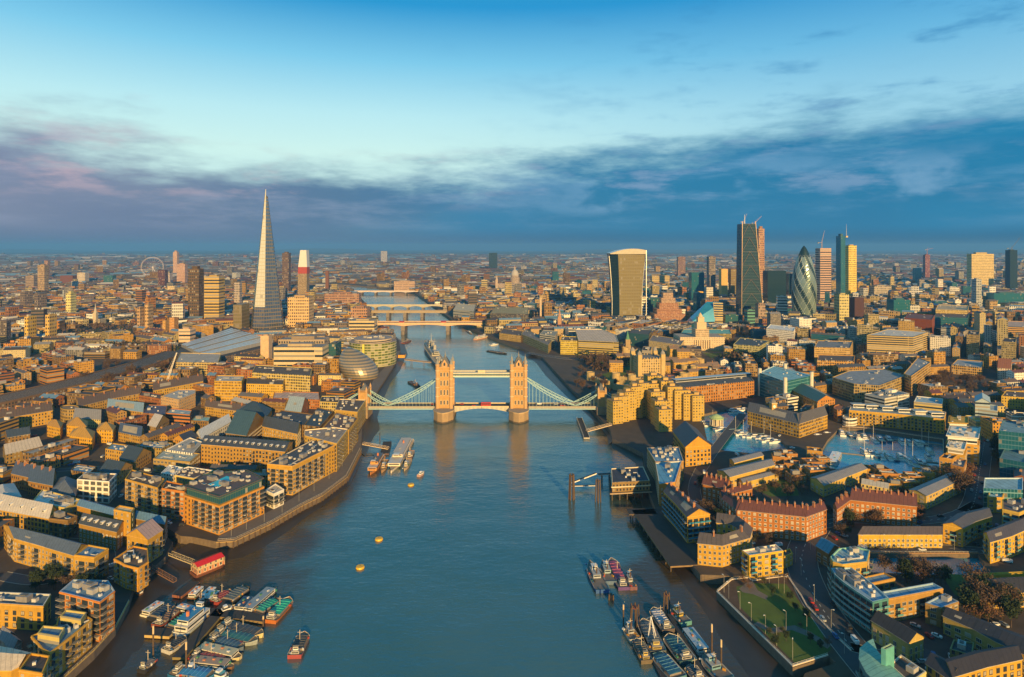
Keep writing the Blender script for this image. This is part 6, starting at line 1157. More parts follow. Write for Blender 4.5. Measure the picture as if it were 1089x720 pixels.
ribbon('railway_viaduct', 'wide brick railway viaduct with many tracks running to the station', [(-70, 440), (0, 425), (60, 411), (100, 401), (150, 387), (190, 373.5)], 42, G, G+8, 'warehouse_facade', (0.16, 0.10, 0.06), 'roofing', (0.055, 0.042, 0.036), 'viaduct', 8)
# far river bridges
def bridge(label, Y, x0, x1, zd, th, piers, c=(0.5, 0.36, 0.22), pw=7, arch=0.0, wd=18, pc=(0.2, 0.17, 0.14), rot=0.0):
    X0, X1 = xat(x0, Y), xat(x1, Y); cx = (X0+X1)/2; org = (cx, Y, 0); root = thing('river_bridge', label, 'bridge', org); b = MB(); L = X1-X0; N_ = 40
    xs = [X0+L*i/N_ for i in range(N_+1)]; px_ = sorted([X0]+[xat(p, Y) for p in piers]+[X1])
    def under(x):
        for a, c2 in zip(px_[:-1], px_[1:]):
            if a <= x <= c2+1e-6: t = (x-a)/(c2-a); return zd-th-arch*(1-4*t*(1-t))
        return zd-th
    for i in range(N_):
        a, c2 = xs[i], xs[i+1]
        for y in (Y-wd/2, Y+wd/2):
            q = [(a, y, under(a)), (c2, y, under(c2)), (c2, y, zd), (a, y, zd)]; b.face(q if y < Y else q[::-1], 'plain', c)
        b.face([(a, Y-wd/2, zd), (c2, Y-wd/2, zd), (c2, Y+wd/2, zd), (a, Y+wd/2, zd)], 'roofing', (0.10, 0.09, 0.09)); b.face([(a, Y-wd/2, under(a)), (a, Y+wd/2, under(a)), (c2, Y+wd/2, under(c2)), (c2, Y-wd/2, under(c2))], 'plain', (0.15, 0.12, 0.1))
    for y in (Y-wd/2, Y+wd/2): b.box(cx, y, zd, L, .6, 1.4, 0, 'plain', tuple(min(.8, v*1.25) for v in c))
    b.build('deck', root, org)
    for p in piers: X = xat(p, Y); b = MB(); b.box(X, Y, -1, pw, wd+6, zd-th-arch+1.5, 0, 'plain', pc); b.lathe(X, Y-wd/2-3, [(pw/2, -1), (pw/2, zd*.3), (0, zd*.36)], 8, 'plain', pc); b.build('pier', root, org)
    return root
bridge('wide low stone road bridge with two visible piers, nearest of the far bridges', 1329, 388, 512, 24, 3.0, [398, 430, 477], (0.60, 0.40, 0.24), 8, 3.5, 30)
bridge('dark rail bridge on four thick piers behind the stone road bridge', 1585, 385, 475, 22, 4, [396.5, 413.5, 431.5, 449.5], (0.34, 0.27, 0.18), 8, 0, 24)
bridge('green and cream arched road bridge behind the rail bridge', 1800, 384, 474, 17, 2.0, [400, 417, 434, 450], (0.40, 0.36, 0.26), 6, 6, 16)
bridge('long pale bridge farthest up the river', 2430, 372, 452, 13, 2, [385, 400, 416, 432], (0.55, 0.46, 0.42), 7, 3, 25)

# ---------------------------------------------------------------- the bascule bridge with two stone towers
BY = 676.0; S1 = (0.46, 0.27, 0.09); S2 = (0.52, 0.32, 0.15); BL = (0.42, 0.62, 0.66)
mat('bridge_paint', (0.36, 0.55, 0.56), 0.5, var=0.1)
org = (xat(512, BY), BY, 0); root = thing('tower_bridge', 'bascule bridge with two stone gothic towers, high walkways and pale blue suspension chains', 'bridge', org)
XA, XB = xat(473.5, BY), xat(551.5, BY); XL, XR = xat(388, BY), xat(639, BY); ZD = 12.5
for X in (XA, XB):
    b = MB(); pl = [(X-11, BY-17), (X-6, BY-25), (X, BY-29), (X+6, BY-25), (X+11, BY-17), (X+11, BY+17), (X+6, BY+25), (X, BY+29), (X-6, BY+25), (X-11, BY+17)]
    b.prism(pl, -2, 1.5, 'plain', (0.10, 0.075, 0.05), 'plain', (0.2, 0.15, 0.1)); b.prism(inset(pl, 0.4), 1.5, 10.5, 'plain', (0.36, 0.25, 0.14), 'plain', (0.4, 0.3, 0.2)); b.prism(inset(pl, -.2), 10.5, 11.6, 'plain', (0.5, 0.36, 0.2), 'plain', (0.3, 0.25, 0.2)); b.build('pier', root, org)
    w2, d2 = 7.6, 9.0; tw = MB()
    tw.box(X, BY, 11.6, 2*w2, 2*d2, 45.4, 0, 'plain', S1)
    for z, t in ((13.5, .5), (24.5, .5), (34.5, .5), (44, .6), (53, .7), (56.5, .9)): tw.box(X, BY, z, 2*w2+1.0, 2*d2+1.0, t, 0, 'plain', S2)
    TB = tw.build('tower', root, org)
    for k, z in enumerate((15.5, 26, 36.5, 46.5)):
        for face in (-1, 1):
            for j in (-1, 0, 1):
                wb = MB(); y = BY+face*(d2+.06); x = X+j*3.6; ww, hh = (1.0, 5.2) if k in (1, 2) else (1.1, 4.0)
                pts = [(x-ww, y, z), (x+ww, y, z), (x+ww, y, z+hh), (x, y, z+hh+1.3), (x-ww, y, z+hh)]; wb.face(pts if face < 0 else pts[::-1], 'window_glass')
                for a_, b_ in zip(pts, pts[1:]+pts[:1]): wb.bar(a_, b_, .22, 'plain', (0.7, 0.55, 0.36), 4)
                wb.bar((x, y-.1*-face, z), (x, y-.1*-face, z+hh), .12, 'plain', (0.7, 0.55, 0.36)); wb.build('window', TB, org)
    for u in (-1, 1):
        for v in (-1, 1):
            b = MB(); cx, cy = X+u*w2, BY+v*d2; b.lathe(cx, cy, [(2.1, 11.6), (2.1, 58.5), (2.5, 58.8), (2.5, 60.5), (2.0, 60.6)], 8, 'plain', S2, a0=.39)
            for z in (24.5, 34.5, 44, 53): b.lathe(cx, cy, [(2.1, z), (2.5, z+.1), (2.5, z+.6), (2.1, z+.7)], 8, 'plain', (0.7, 0.54, 0.34), a0=.39)
            b.lathe(cx, cy, [(2.0, 60.5), (1.2, 63.5), (0.1, 67)], 8, 'plain', (0.25, 0.26, 0.26), a0=.39); b.bar((cx, cy, 67), (cx, cy, 68.2), .12, 'metal', (.7, .5, .2)); b.build('corner_turret', TB, org)
    b = MB(); zr = 57.4; q0 = [(X-w2+1.4, BY-d2+1.4, zr), (X+w2-1.4, BY-d2+1.4, zr), (X+w2-1.4, BY+d2-1.4, zr), (X-w2+1.4, BY+d2-1.4, zr)]; q1 = [(X-1.6, BY-2.6, zr+9.5), (X+1.6, BY-2.6, zr+9.5), (X+1.6, BY+2.6, zr+9.5), (X-1.6, BY+2.6, zr+9.5)]
    for i in range(4): j = (i+1) % 4; b.face([q0[i], q0[j], q1[j], q1[i]], 'slate', (0.12, 0.13, 0.14), [(0, 0), (8, 0), (8, 8), (0, 8)])
    b.face(q1, 'plain', (.2, .2, .2)); b.lathe(X, BY, [(1.0, zr+9.5), (0.8, zr+12), (0.05, zr+16.5)], 8, 'plain', (0.2, .2, .2)); b.build('roof', root, org)
    for face in (-1, 1):
        b = MB(); y = BY+face*(d2-.6); pts = [(X-3.2, y, 57.2), (X+3.2, y, 57.2), (X+3.2, y, 60.5), (X, y, 65.5), (X-3.2, y, 60.5)]
        y3 = BY+face*2.0; p2 = [(p[0], y3, p[2]) for p in pts]; b.face(pts if face < 0 else pts[::-1], 'plain', S2)
        for i in range(5): j = (i+1) % 5; b.face([pts[i], pts[j], p2[j], p2[i]], 'plain', (0.3, 0.26, 0.22) if i in (2, 3) else S2)
        wv = y+face*.07; pw_ = [(X-1, wv, 58.5), (X+1, wv, 58.5), (X+1, wv, 61), (X, wv, 62.4), (X-1, wv, 61)]; b.face(pw_ if face < 0 else pw_[::-1], 'window_glass'); b.build('gable', root, org)
# walkways
for s in (-1, 1):
    y = BY+s*6.2; b = MB(); x0, x1 = XA+7.6, XB-7.6; L = x1-x0; cx = (x0+x1)/2
    b.box(cx, y, 45.6, L, 3.6, 0.8, 0, 'bridge_paint'); b.box(cx, y, 50.4, L, 3.8, 0.7, 0, 'plain', (0.32, 0.36, 0.38)); b.box(cx, y, 47.2, L, 2.9, 3.2, 0, 'window_glass')
    n = 22
    for f in (-1, 1):
        yy = y+f*1.75
        b.box(cx, yy, 46.4, L, .3, 1.0, 0, 'plain', (0.70, 0.62, 0.48)); b.box(cx, yy, 49.6, L, .3, .8, 0, 'plain', (0.70, 0.62, 0.48))
        for k in range(n):
            xa, xb = x0+L*k/n, x0+L*(k+1)/n; b.bar((xa, yy, 47.2), (xb, yy, 49.8), .14, 'bridge_paint'); b.bar((xb, yy, 47.2), (xa, yy, 49.8), .14, 'bridge_paint'); b.bar((xa, yy, 46.4), (xa, yy, 50.4), .2, 'bridge_paint')
    b.build('walkway', root, org)
b = MB(); b.box((XA+XB)/2, BY-8, 51.1, 8, .8, 2.6, 0, 'plain', (0.7, 0.55, 0.35)); b.build('crest_panel', root, org)
# roadway
W_ = 16
for (x0, x1, nm) in ((xat(372, BY), XL, 'approach_deck'), (XL, XA-11, 'side_span'), (XB+11, XR, 'side_span'), (XR, xat(662, BY), 'approach_deck')):
    b = MB(); L = x1-x0; cx = (x0+x1)/2; b.box(cx, BY, ZD-2.0, L, W_, 1.9, 0, 'plain', (0.30, 0.36, 0.38), 'roofing', (0.07, 0.07, 0.075)); 
    for s in (-1, 1): b.box(cx, BY+s*(W_/2+.1), ZD-.8, L, .25, 1.9, 0, 'plain', (0.36, 0.33, 0.27)); b.box(cx, BY+s*(W_/2+.2), ZD-2.6, L, .3, .5, 0, 'bridge_paint')
    b.build(nm, root, org)
for sgn, x0, x1 in ((1, XA+11, (XA+XB)/2-.2), (-1, (XA+XB)/2+.2, XB-11)):
    b = MB(); n = 12
    for k in range(n):
        a, c2 = x0+(x1-x0)*k/n, x0+(x1-x0)*(k+1)/n
        def un(x): t = abs(x-(XA+XB)/2)/((XB-XA)/2-11); return ZD-1.6-4.2*t*t
        for y in (BY-7.5, BY+7.5):
            q = [(a, y, un(a)), (c2, y, un(c2)), (c2, y, ZD), (a, y, ZD)]; b.face(q if y < BY else q[::-1], 'plain', (0.5, 0.46, 0.36) if k % 2 else (0.42, 0.4, 0.34))
        b.face([(a, BY-7.5, ZD), (c2, BY-7.5, ZD), (c2, BY+7.5, ZD), (a, BY+7.5, ZD)], 'roofing', (0.075, 0.07, 0.07)); b.face([(a, BY-7.5, un(a)), (a, BY+7.5, un(a)), (c2, BY+7.5, un(c2)), (c2, BY-7.5, un(c2))], 'plain', (0.2, 0.25, 0.28))
    for s in (-1, 1): b.box((x0+x1)/2, BY+s*7.6, ZD, abs(x1-x0), .25, 1.2, 0, 'plain', (0.62, 0.5, 0.32))
    b.build('bascule', root, org)
# chains
def chain(xa, za, xl, zl, xr, zr):
    """from the tower (xa, za) to the low point (xl, zl) and up to the abutment (xr, zr)"""
    for s in (-1, 1):
        y = BY+s*7.9; b = MB()
        for (p0, z0, p1, z1, n, sagd, th) in ((xa, za, xl, zl, 14, .16, 3.6), (xl, zl, xr, zr, 8, .10, 3.0)):
            top, bot = [], []
            for k in range(n+1):
                t = k/n; x = p0+(p1-p0)*t; zz = z0+(z1-z0)*t; L = abs(p1-p0); sag = sagd*L*4*t*(1-t)*0.55; top.append((x, y, zz-sag*.35)); bot.append((x, y, zz-sag*.35-th*4*t*(1-t)*.75-.25))
            for k in range(n):
                b.bar(top[k], top[k+1], .36, 'bridge_paint'); b.bar(bot[k], bot[k+1], .36, 'bridge_paint'); b.bar(top[k], bot[k+1], .16, 'bridge_paint'); b.bar(bot[k], top[k+1], .16, 'bridge_paint')
                if 0 < k and bot[k][2] > ZD+1.5: b.bar(bot[k], (bot[k][0], y, ZD), .14, 'bridge_paint')
        b.build('suspension_chain', root, org)
chain(XA-8, 43.5, xat(414, BY), 14.6, XL+2, 29); chain(XB+8, 43.5, xat(611, BY), 14.6, XR-2, 29)
for X in (XL, XR):
    b = MB(); b.box(X, BY, -1, 12, 24, 14.5, 0, 'plain', (0.3, 0.22, 0.14)); b.build('abutment', root, org)
    b = MB(); b.box(X, BY-7.5, 13.5, 8, 5, 16, 0, 'plain', S1); b.box(X, BY+7.5, 13.5, 8, 5, 16, 0, 'plain', S1); b.box(X, BY, 24.5, 8, 12, 6, 0, 'plain', S1); b.box(X, BY, 30.5, 9, 20.6, .7, 0, 'plain', S2)
    for u in (-1, 1):
        for v in (-1, 1): b.lathe(X+u*4, BY+v*9.6, [(1.1, 13.5), (1.1, 32.5), (0, 36)], 6, 'plain', S2)
    b.lathe(X, BY, [(4.5, 31.2), (2.2, 35), (0, 38)], 4, 'slate', (0.12, 0.13, 0.14), (1, 1.6), a0=.785); b.build('abutment_tower', root, org)
exclude([(XL-8, BY-14), (XR+30, BY-14), (XR+30, BY+14), (XL-8, BY+14)])
exclude([(XL-60, BY-10), (XL, BY-10), (XL, BY+10), (XL-60, BY+10)])
# back-stay chains down to the approaches
for X, s in ((XL, -1), (XR, 1)):
    for v in (-1, 1): b = MB(); b.bar((X+s*4, BY+v*7.9, 28), (X+s*28, BY+v*7.9, 13.5), .5, 'bridge_paint'); b.build('back_stay', root, org)
# ---------------------------------------------------------------- boats
def hull_mb(L, Wd, free, c, deckc, bow=0.35, stern=0.9, sheer=0.5, blunt=0.0, band=None):
    b = MB(); n = 12; top, bot, mid = [], [], []
    for i in range(n+1):
        t = i/n; x = -L/2+L*t
        k = 1.0
        if t > 1-bow: k = max(blunt, 1-((t-(1-bow))/bow)**2.0)
        if t < 0.08: k = stern+(1-stern)*t/0.08
        z = free+sheer*max(0, (t-.6)/.4)**2+sheer*.4*max(0, (.2-t)/.2)
        top.append((x, Wd/2*k, z)); bot.append((x*0.96, Wd/2*k*.82, -0.6)); mid.append((x, Wd/2*k*1.0, z-.35))
    for s in (1, -1):
        for lo, hi, cc in ((bot, mid, c), (mid, top, band or c)):
            for i in range(n):
                q = [lo[i], lo[i+1], hi[i+1], hi[i]]; q = [(x, y*s, z) for x, y, z in q]; b.face(q if s < 0 else q[::-1], 'paint', cc)
    b.face([(top[0][0], -top[0][1], -.6), (top[0][0], -top[0][1], top[0][2]), (top[0][0], top[0][1], top[0][2]), (top[0][0], top[0][1], -.6)], 'paint', c)
    if blunt: b.face([(L/2, top[-1][1], -.6), (L/2, top[-1][1], top[-1][2]), (L/2, -top[-1][1], top[-1][2]), (L/2, -top[-1][1], -.6)], 'paint', c)
    for i in range(n):
        a, q = top[i], top[i+1]; b.face([(a[0], -a[1]*.93, a[2]-.3), (q[0], -q[1]*.93, q[2]-.3), (q[0], q[1]*.93, q[2]-.3), (a[0], a[1]*.93, a[2]-.3)], 'plain', deckc)
        for s in (1, -1):
            f = [(a[0], s*a[1]*.93, a[2]-.3), (q[0], s*q[1]*.93, q[2]-.3), (q[0], s*q[1], q[2]), (a[0], s*a[1], a[2])]; b.face(f if s > 0 else f[::-1], 'paint', band or (0.5, 0.48, 0.42))
    return b
def cabin(b, x, z, lx, ly, h, c=(0.7, 0.68, 0.62), roofc=(0.6, 0.6, 0.58), win=True):
    b.box(x, 0, z, lx, ly, h, 0, 'paint', c); b.box(x, 0, z+h, lx+.3, ly+.3, .14, 0, 'paint', roofc)
    if win:
        for s in (-1, 1): b.box(x, s*(ly/2+.01), z+h*.45, lx*.9, .06, h*.36, 0, 'window_glass')
        for s in (-1, 1): b.box(x+s*(lx/2+.01), 0, z+h*.45, .06, ly*.85, h*.36, 0, 'window_glass')
def boat(kind, a, b_, wd, hc, dc, label, group=None, cover=None, cab=(0.7, 0.68, 0.62), z=0.0, cat=None, n_masts=0, name=None):
    A, B = P(*a, 1.0+z), P(*b_, 1.0+z); d = B-A; L = d.length; m_ = (A+B)/2
    root = thing(name or {'barge': 'barge', 'lighter': 'barge', 'house': 'houseboat', 'tug': 'tug_boat', 'motor': 'motor_yacht', 'sail': 'sailing_yacht', 'cruiser': 'passenger_boat'}[kind], label, cat or {'tug': 'tug', 'barge': 'barge', 'lighter': 'barge'}.get(kind, 'boat'), (m_.x, m_.y, z), group, math.atan2(d.y, d.x))
    fb = {'barge': 1.5, 'lighter': 1.6, 'house': 1.1, 'tug': 1.7, 'motor': 1.5, 'sail': 1.2, 'cruiser': 1.8}[kind]
    blunt = .55 if kind in ('lighter',) else (.3 if kind == 'house' else 0.06)
    h = hull_mb(L, wd, fb, hc, dc, bow=.22 if kind in ('barge', 'lighter', 'house') else .45, blunt=blunt, sheer=.9 if kind in ('tug', 'barge') else .5); h.build('hull', root)
    if kind in ('barge', 'lighter'):
        cv = cover or (0.06, 0.10, 0.16); b = MB(); x0, x1 = -L*.26 if kind == 'barge' else -L*.38, L*.36; w2 = wd*.36
        b.box((x0+x1)/2, 0, fb-.3, x1-x0, 2*w2, .9, 0, 'paint', (0.25, 0.22, 0.2))
        for s in (-1, 1): q = [(x0, 0, fb+1.15), (x0, s*(w2+.1), fb+.6), (x1, s*(w2+.1), fb+.6), (x1, 0, fb+1.15)]; b.face(q if s < 0 else q[::-1], 'paint', cv)
        for xe, sg in ((x0, -1), (x1, 1)): b.face([(xe, -w2, fb+.6), (xe, w2, fb+.6), (xe, 0, fb+1.15)][::sg], 'paint', cv)
        for k in range(1, 6): x = x0+(x1-x0)*k/6; b.box(x, 0, fb+1.02, .18, wd*.7, .2, 0, 'plain', tuple(v*1.6+.03 for v in cv))
        b.build('hatch_cover', root)
        if kind == 'barge':
            b = MB(); cabin(b, -L*.38, fb-.3, L*.11, wd*.5, 1.5, tuple(v*.75 for v in cab), (0.32, 0.30, 0.27)); b.build('deckhouse', root); b = MB(); cabin(b, -L*.36, fb+1.3, L*.06, wd*.34, 1.5, cab, (0.4, 0.3, 0.16)); b.build('wheelhouse', root)
    elif kind == 'house':
        b = MB(); cabin(b, -L*.02, fb-.3, L*.78, wd*.78, 1.9, tuple(cab), cover or (0.6, 0.6, 0.6)); b.build('cabin', root); b = MB()
        for k in range(4): b.box(-L*.3+L*.18*k, wd*.1*(-1)**k, fb+1.75, 1.2, .8, .5, 0, 'plain', rnd.choice([(0.1, 0.25, 0.12), (0.5, 0.2, 0.1), (0.6, 0.6, 0.6)]))
        b.build('roof_locker', root)
    elif kind == 'tug':
        b = MB(); cabin(b, L*.05, fb-.2, L*.30, wd*.5, 1.9, tuple(v*.8 for v in cab), (0.35, 0.36, 0.36)); b.build('deckhouse', root); b = MB(); cabin(b, L*.14, fb+1.8, L*.11, wd*.36, 1.8, cab, (0.6, 0.6, 0.58)); b.build('wheelhouse', root)
        b = MB(); b.bar((-L*.05, 0, fb+2), (-L*.07, 0, fb+5), .4, 'paint', (0.12, 0.08, 0.07), 8); b.build('funnel', root)
    elif kind in ('motor', 'sail'):
        b = MB(); w2 = wd*.62; x0, x1 = -L*.28, L*.2; zz = fb-.3; hh = 1.5 if kind == 'motor' else .8
        b.prism([(x0, -w2/2), (x1, -w2/2), (x1+L*.1, -w2*.2), (x1+L*.1, w2*.2), (x1, w2/2), (x0, w2/2)], zz, zz+hh*.55, 'paint', (0.85, 0.84, 0.82), 'paint'); b.prism([(x0+.3, -w2/2+.15), (x1-.2, -w2/2+.15), (x1+L*.05, 0), (x1-.2, w2/2-.15), (x0+.3, w2/2-.15)], zz+hh*.55, zz+hh, 'window_glass', (0, 0, 0), 'paint', cover or (0.72, 0.72, 0.72)); b.build('cabin', root)
        if kind == 'motor':
            b = MB(); b.box(-L*.08, 0, fb+1.25, L*.22, wd*.45, .8, 0, 'paint', (0.7, 0.7, 0.7)); b.build('flybridge', root)
    elif kind == 'cruiser':
        b = MB(); cabin(b, -L*.04, fb-.2, L*.8, wd*.82, 2.5, cab, (0.5, 0.5, 0.5)); b.build('lower_deck', root); b = MB(); cabin(b, -L*.10, fb+2.5, L*.55, wd*.7, 2.2, cab, cover or (0.6, 0.55, 0.5)); b.build('upper_deck', root); b = MB(); cabin(b, L*.22, fb+4.7, L*.07, wd*.4, 1.8, cab); b.build('wheelhouse', root)
        b = MB(); b.bar((-L*.2, 0, fb+4.5), (-L*.2, 0, fb+7), .8, 'paint', (0.6, 0.2, 0.08), 8); b.build('funnel', root)
    if kind in ('barge', 'lighter', 'house', 'tug'):
        b = MB()
        for k in range(7): b.box(rnd.uniform(-.42, .42)*L, rnd.choice([-1, 1])*wd*rnd.uniform(.28, .4), fb-.3, rnd.uniform(.5, 1.6), rnd.uniform(.4, .9), rnd.uniform(.4, 1.1), rnd.random(), 'paint', rnd.choice([(0.45, 0.06, 0.03), (0.5, 0.25, 0.03), (0.03, 0.12, 0.3), (0.6, 0.6, 0.58), (0.05, 0.2, 0.12), (0.03, 0.03, 0.03)]))
        b.build('deck_gear', root)
    if kind == 'sail' or n_masts:
        b = MB(); hm = L*.8 if kind == 'sail' else 9
        b.bar((L*.08, 0, fb), (L*.08, 0, fb+hm), .13, 'paint', (0.75, 0.7, 0.6)); b.bar((L*.08, 0, fb+1.6), (-L*.32, 0, fb+1.6), .22, 'paint', (0.25, 0.4, 0.5)); b.bar((L*.08, 0, fb+hm), (L*.48, 0, fb+.5), .05, 'rail'); b.bar((L*.08, 0, fb+hm), (-L*.46, 0, fb+.5), .05, 'rail'); b.build('mast', root)
    elif kind in ('tug', 'barge', 'cruiser'):
        b = MB(); b.bar((L*.02, 0, fb+2), (L*.02, 0, fb+6.5), .14, 'paint', (0.6, 0.5, 0.35)); b.bar((L*.02, -1.2, fb+5.4), (L*.02, 1.2, fb+5.4), .09, 'paint', (0.6, 0.5, 0.35)); b.build('mast', root)
    return root
DK, BLK, RD, WHT, NAVY, BRN, GRN = (0.10, 0.07, 0.06), (0.03, 0.03, 0.035), (0.35, 0.06, 0.04), (0.72, 0.70, 0.66), (0.02, 0.05, 0.14), (0.22, 0.12, 0.06), (0.03, 0.22, 0.18)
g1 = 'boats of the lower left mooring'
# red roofed two storey barge
A, B = P(205, 611, 1), P(237, 598, 1); d = B-A; L = d.length; m_ = (A+B)/2; root = thing('floating_restaurant', 'two storey houseboat with a bright red roof below the dock mouth', 'boat', (m_.x, m_.y, 0), g1, math.atan2(d.y, d.x))
hull_mb(L, 9, 1.6, (0.2, 0.08, 0.05), DK, bow=.12, blunt=.6).build('hull', root)
b = MB(); b.box(0, 0, 1.3, L*.9, 7.6, 2.4, 0, 'white_trim_facade', (0.5, 0.2, 0.1)); b.box(0, 0, 3.7, L*.86, 7.2, 2.3, 0, 'white_trim_facade', (0.55, 0.4, 0.2)); b.build('cabin', root)
b = MB(); x0, x1 = -L*.45, L*.45
for s in (-1, 1): q = [(x0, 0, 7.4), (x0, s*4.2, 6.1), (x1, s*4.2, 6.1), (x1, 0, 7.4)]; b.face(q if s < 0 else q[::-1], 'paint', (0.62, 0.02, 0.02))
for xe, sg in ((x0, -1), (x1, 1)): b.face([(xe, -4, 6.1), (xe, 4, 6.1), (xe, 0, 7.4)][::sg], 'paint', (0.6, 0.3, 0.2))
b.build('roof', root)
b = MB()
for k in range(11): x = x0+(x1-x0)*k/10; [b.bar((x, s*4.1, 1.6), (x, s*4.1, 6.1), .1, 'paint', (0.7, 0.6, 0.4)) for s in (-1, 1)]
b.build('railing', root)
LBT = [('house', (203, 636.5), (214, 625.5), 5, BRN, 'white topped houseboat, left one of three side by side below the red roof', WHT), ('house', (214, 638.5), (228, 626), 5, DK, 'white topped houseboat, middle one of three side by side below the red roof', WHT), ('house', (219, 640.5), (232, 630), 4.5, DK, 'white topped houseboat, right one of three side by side below the red roof', WHT),
 ('barge', (226, 641), (245, 629), 7, RD, 'maroon decked barge between the white topped houseboats and the grey covered lighter', (0.22, 0.05, 0.05)), ('lighter', (240, 640.5), (262, 625), 9, BLK, 'large lighter with a plain dark grey cover, right of the maroon barge', (0.10, 0.12, 0.13)),
 ('house', (153, 655), (173, 641.5), 6, WHT, 'long boat with a white rounded cover, farthest left of the mooring', (0.6, 0.62, 0.66)), ('lighter', (161, 659), (185, 642.5), 7, BLK, 'dark navy covered lighter next to the white covered boat at the left', (0.02, 0.045, 0.09)),
 ('barge', (166, 666), (190, 647.5), 6.5, (0.25, 0.07, 0.04), 'rusty red barge with an orange wheelhouse at the left mooring', (0.14, 0.09, 0.07)), ('lighter', (180, 669), (204, 652.5), 7, BRN, 'green covered lighter left of the large blue and white boat', (0.02, 0.20, 0.17)),
 ('cruiser', (190, 675), (221, 649), 8.5, (0.55, 0.62, 0.66), 'large blue and white boat with a pointed bow, biggest of the left mooring', (0.03, 0.22, 0.45)), ('house', (189, 646.5), (208, 651), 4.5, DK, 'flat white topped pontoon lying crosswise above the green covered lighter', (0.55, 0.58, 0.62)),
 ('barge', (176, 693), (197, 678.5), 6.5, (0.5, 0.5, 0.5), 'small grey rimmed barge with a black hold on its own below the blue boat', (0.02, 0.03, 0.05)),
 ('house', (253, 650), (266, 636), 6.5, NAVY, 'dark blue covered boat left of the long grey roofed boat', (0.03, 0.07, 0.14)), ('house', (260, 652.5), (292, 625), 7, (0.4, 0.4, 0.36), 'long boat with a pale grey flat roof at the right of the mooring', (0.25, 0.30, 0.34)),
 ('lighter', (273, 653), (295, 638), 7.5, DK, 'green covered lighter right of the long pale grey roofed boat', (0.02, 0.26, 0.20)), ('barge', (286, 661), (308, 637), 8.5, (0.45, 0.14, 0.03), 'orange hulled barge with bright green hold covers on the outer edge of the mooring', (0.02, 0.33, 0.24)),
 ('barge', (236, 663), (280, 676), 7, (0.6, 0.5, 0.25), 'long cream hulled barge with dark cover, topmost of the fan of boats', (0.05, 0.06, 0.08)), ('barge', (228, 672), (274, 683), 7, (0.3, 0.34, 0.34), 'teal covered barge second from the top of the fan of boats', (0.03, 0.13, 0.16)),
 ('barge', (224, 679.5), (259, 690.5), 6.5, (0.12, 0.16, 0.22), 'blue grey covered barge third from the top of the fan of boats', (0.05, 0.10, 0.16)), ('house', (210, 689), (256, 699), 6, (0.6, 0.5, 0.28), 'long cream narrow boat with turquoise end, fourth from the top of the fan', (0.5, 0.44, 0.28)),
 ('barge', (204, 697), (244, 703), 6, RD, 'dark red boat fifth from the top of the fan of boats', (0.25, 0.05, 0.05)), ('house', (200, 703.5), (248, 709), 5.5, BRN, 'brown and cream boat sixth from the top of the fan of boats', (0.35, 0.25, 0.18)),
 ('barge', (184, 713), (228, 720), 7.5, (0.03, 0.16, 0.34), 'bright blue boat at the bottom of the fan of boats', (0.04, 0.20, 0.42)), ('motor', (226, 716), (243, 721), 5, (0.3, 0.45, 0.55), 'small turquoise boat at the outer end of the bright blue boat', (0.1, 0.35, 0.4)),
 ('barge', (150, 714), (164, 702), 5, BLK, 'small dark boat by the timber post at the lower left', (0.1, 0.1, 0.12)), ('barge', (313, 698.5), (324, 674), 7, (0.30, 0.06, 0.06), 'lone maroon barge with an open hold anchored in midstream', (0.05, 0.05, 0.05)),
 ('motor', (146, 633), (153, 629), 2.5, BRN, 'small rowing boat on the mud by the curved orange building', (0.4, 0.3, 0.2)),
 ('tug', (206, 643), (222, 640), 4, BRN, 'small rusty tug between the houseboats and the large blue boat', (0.3, 0.2, 0.1)), ('motor', (232, 652), (250, 645), 4.5, (0.4, 0.25, 0.15), 'brown work boat under the grey covered lighter', (0.3, 0.2, 0.1)), ('motor', (196, 711), (214, 713), 4, (0.1, 0.2, 0.35), 'short navy boat just above the bright blue boat', (0.1, 0.2, 0.3))]
for k, a, b_, wd, hc, lab, cv in LBT: boat(k, a, b_, wd, hc, (0.22, 0.16, 0.10), lab, g1, cv)
g2 = 'boats moored in the right half of the river'
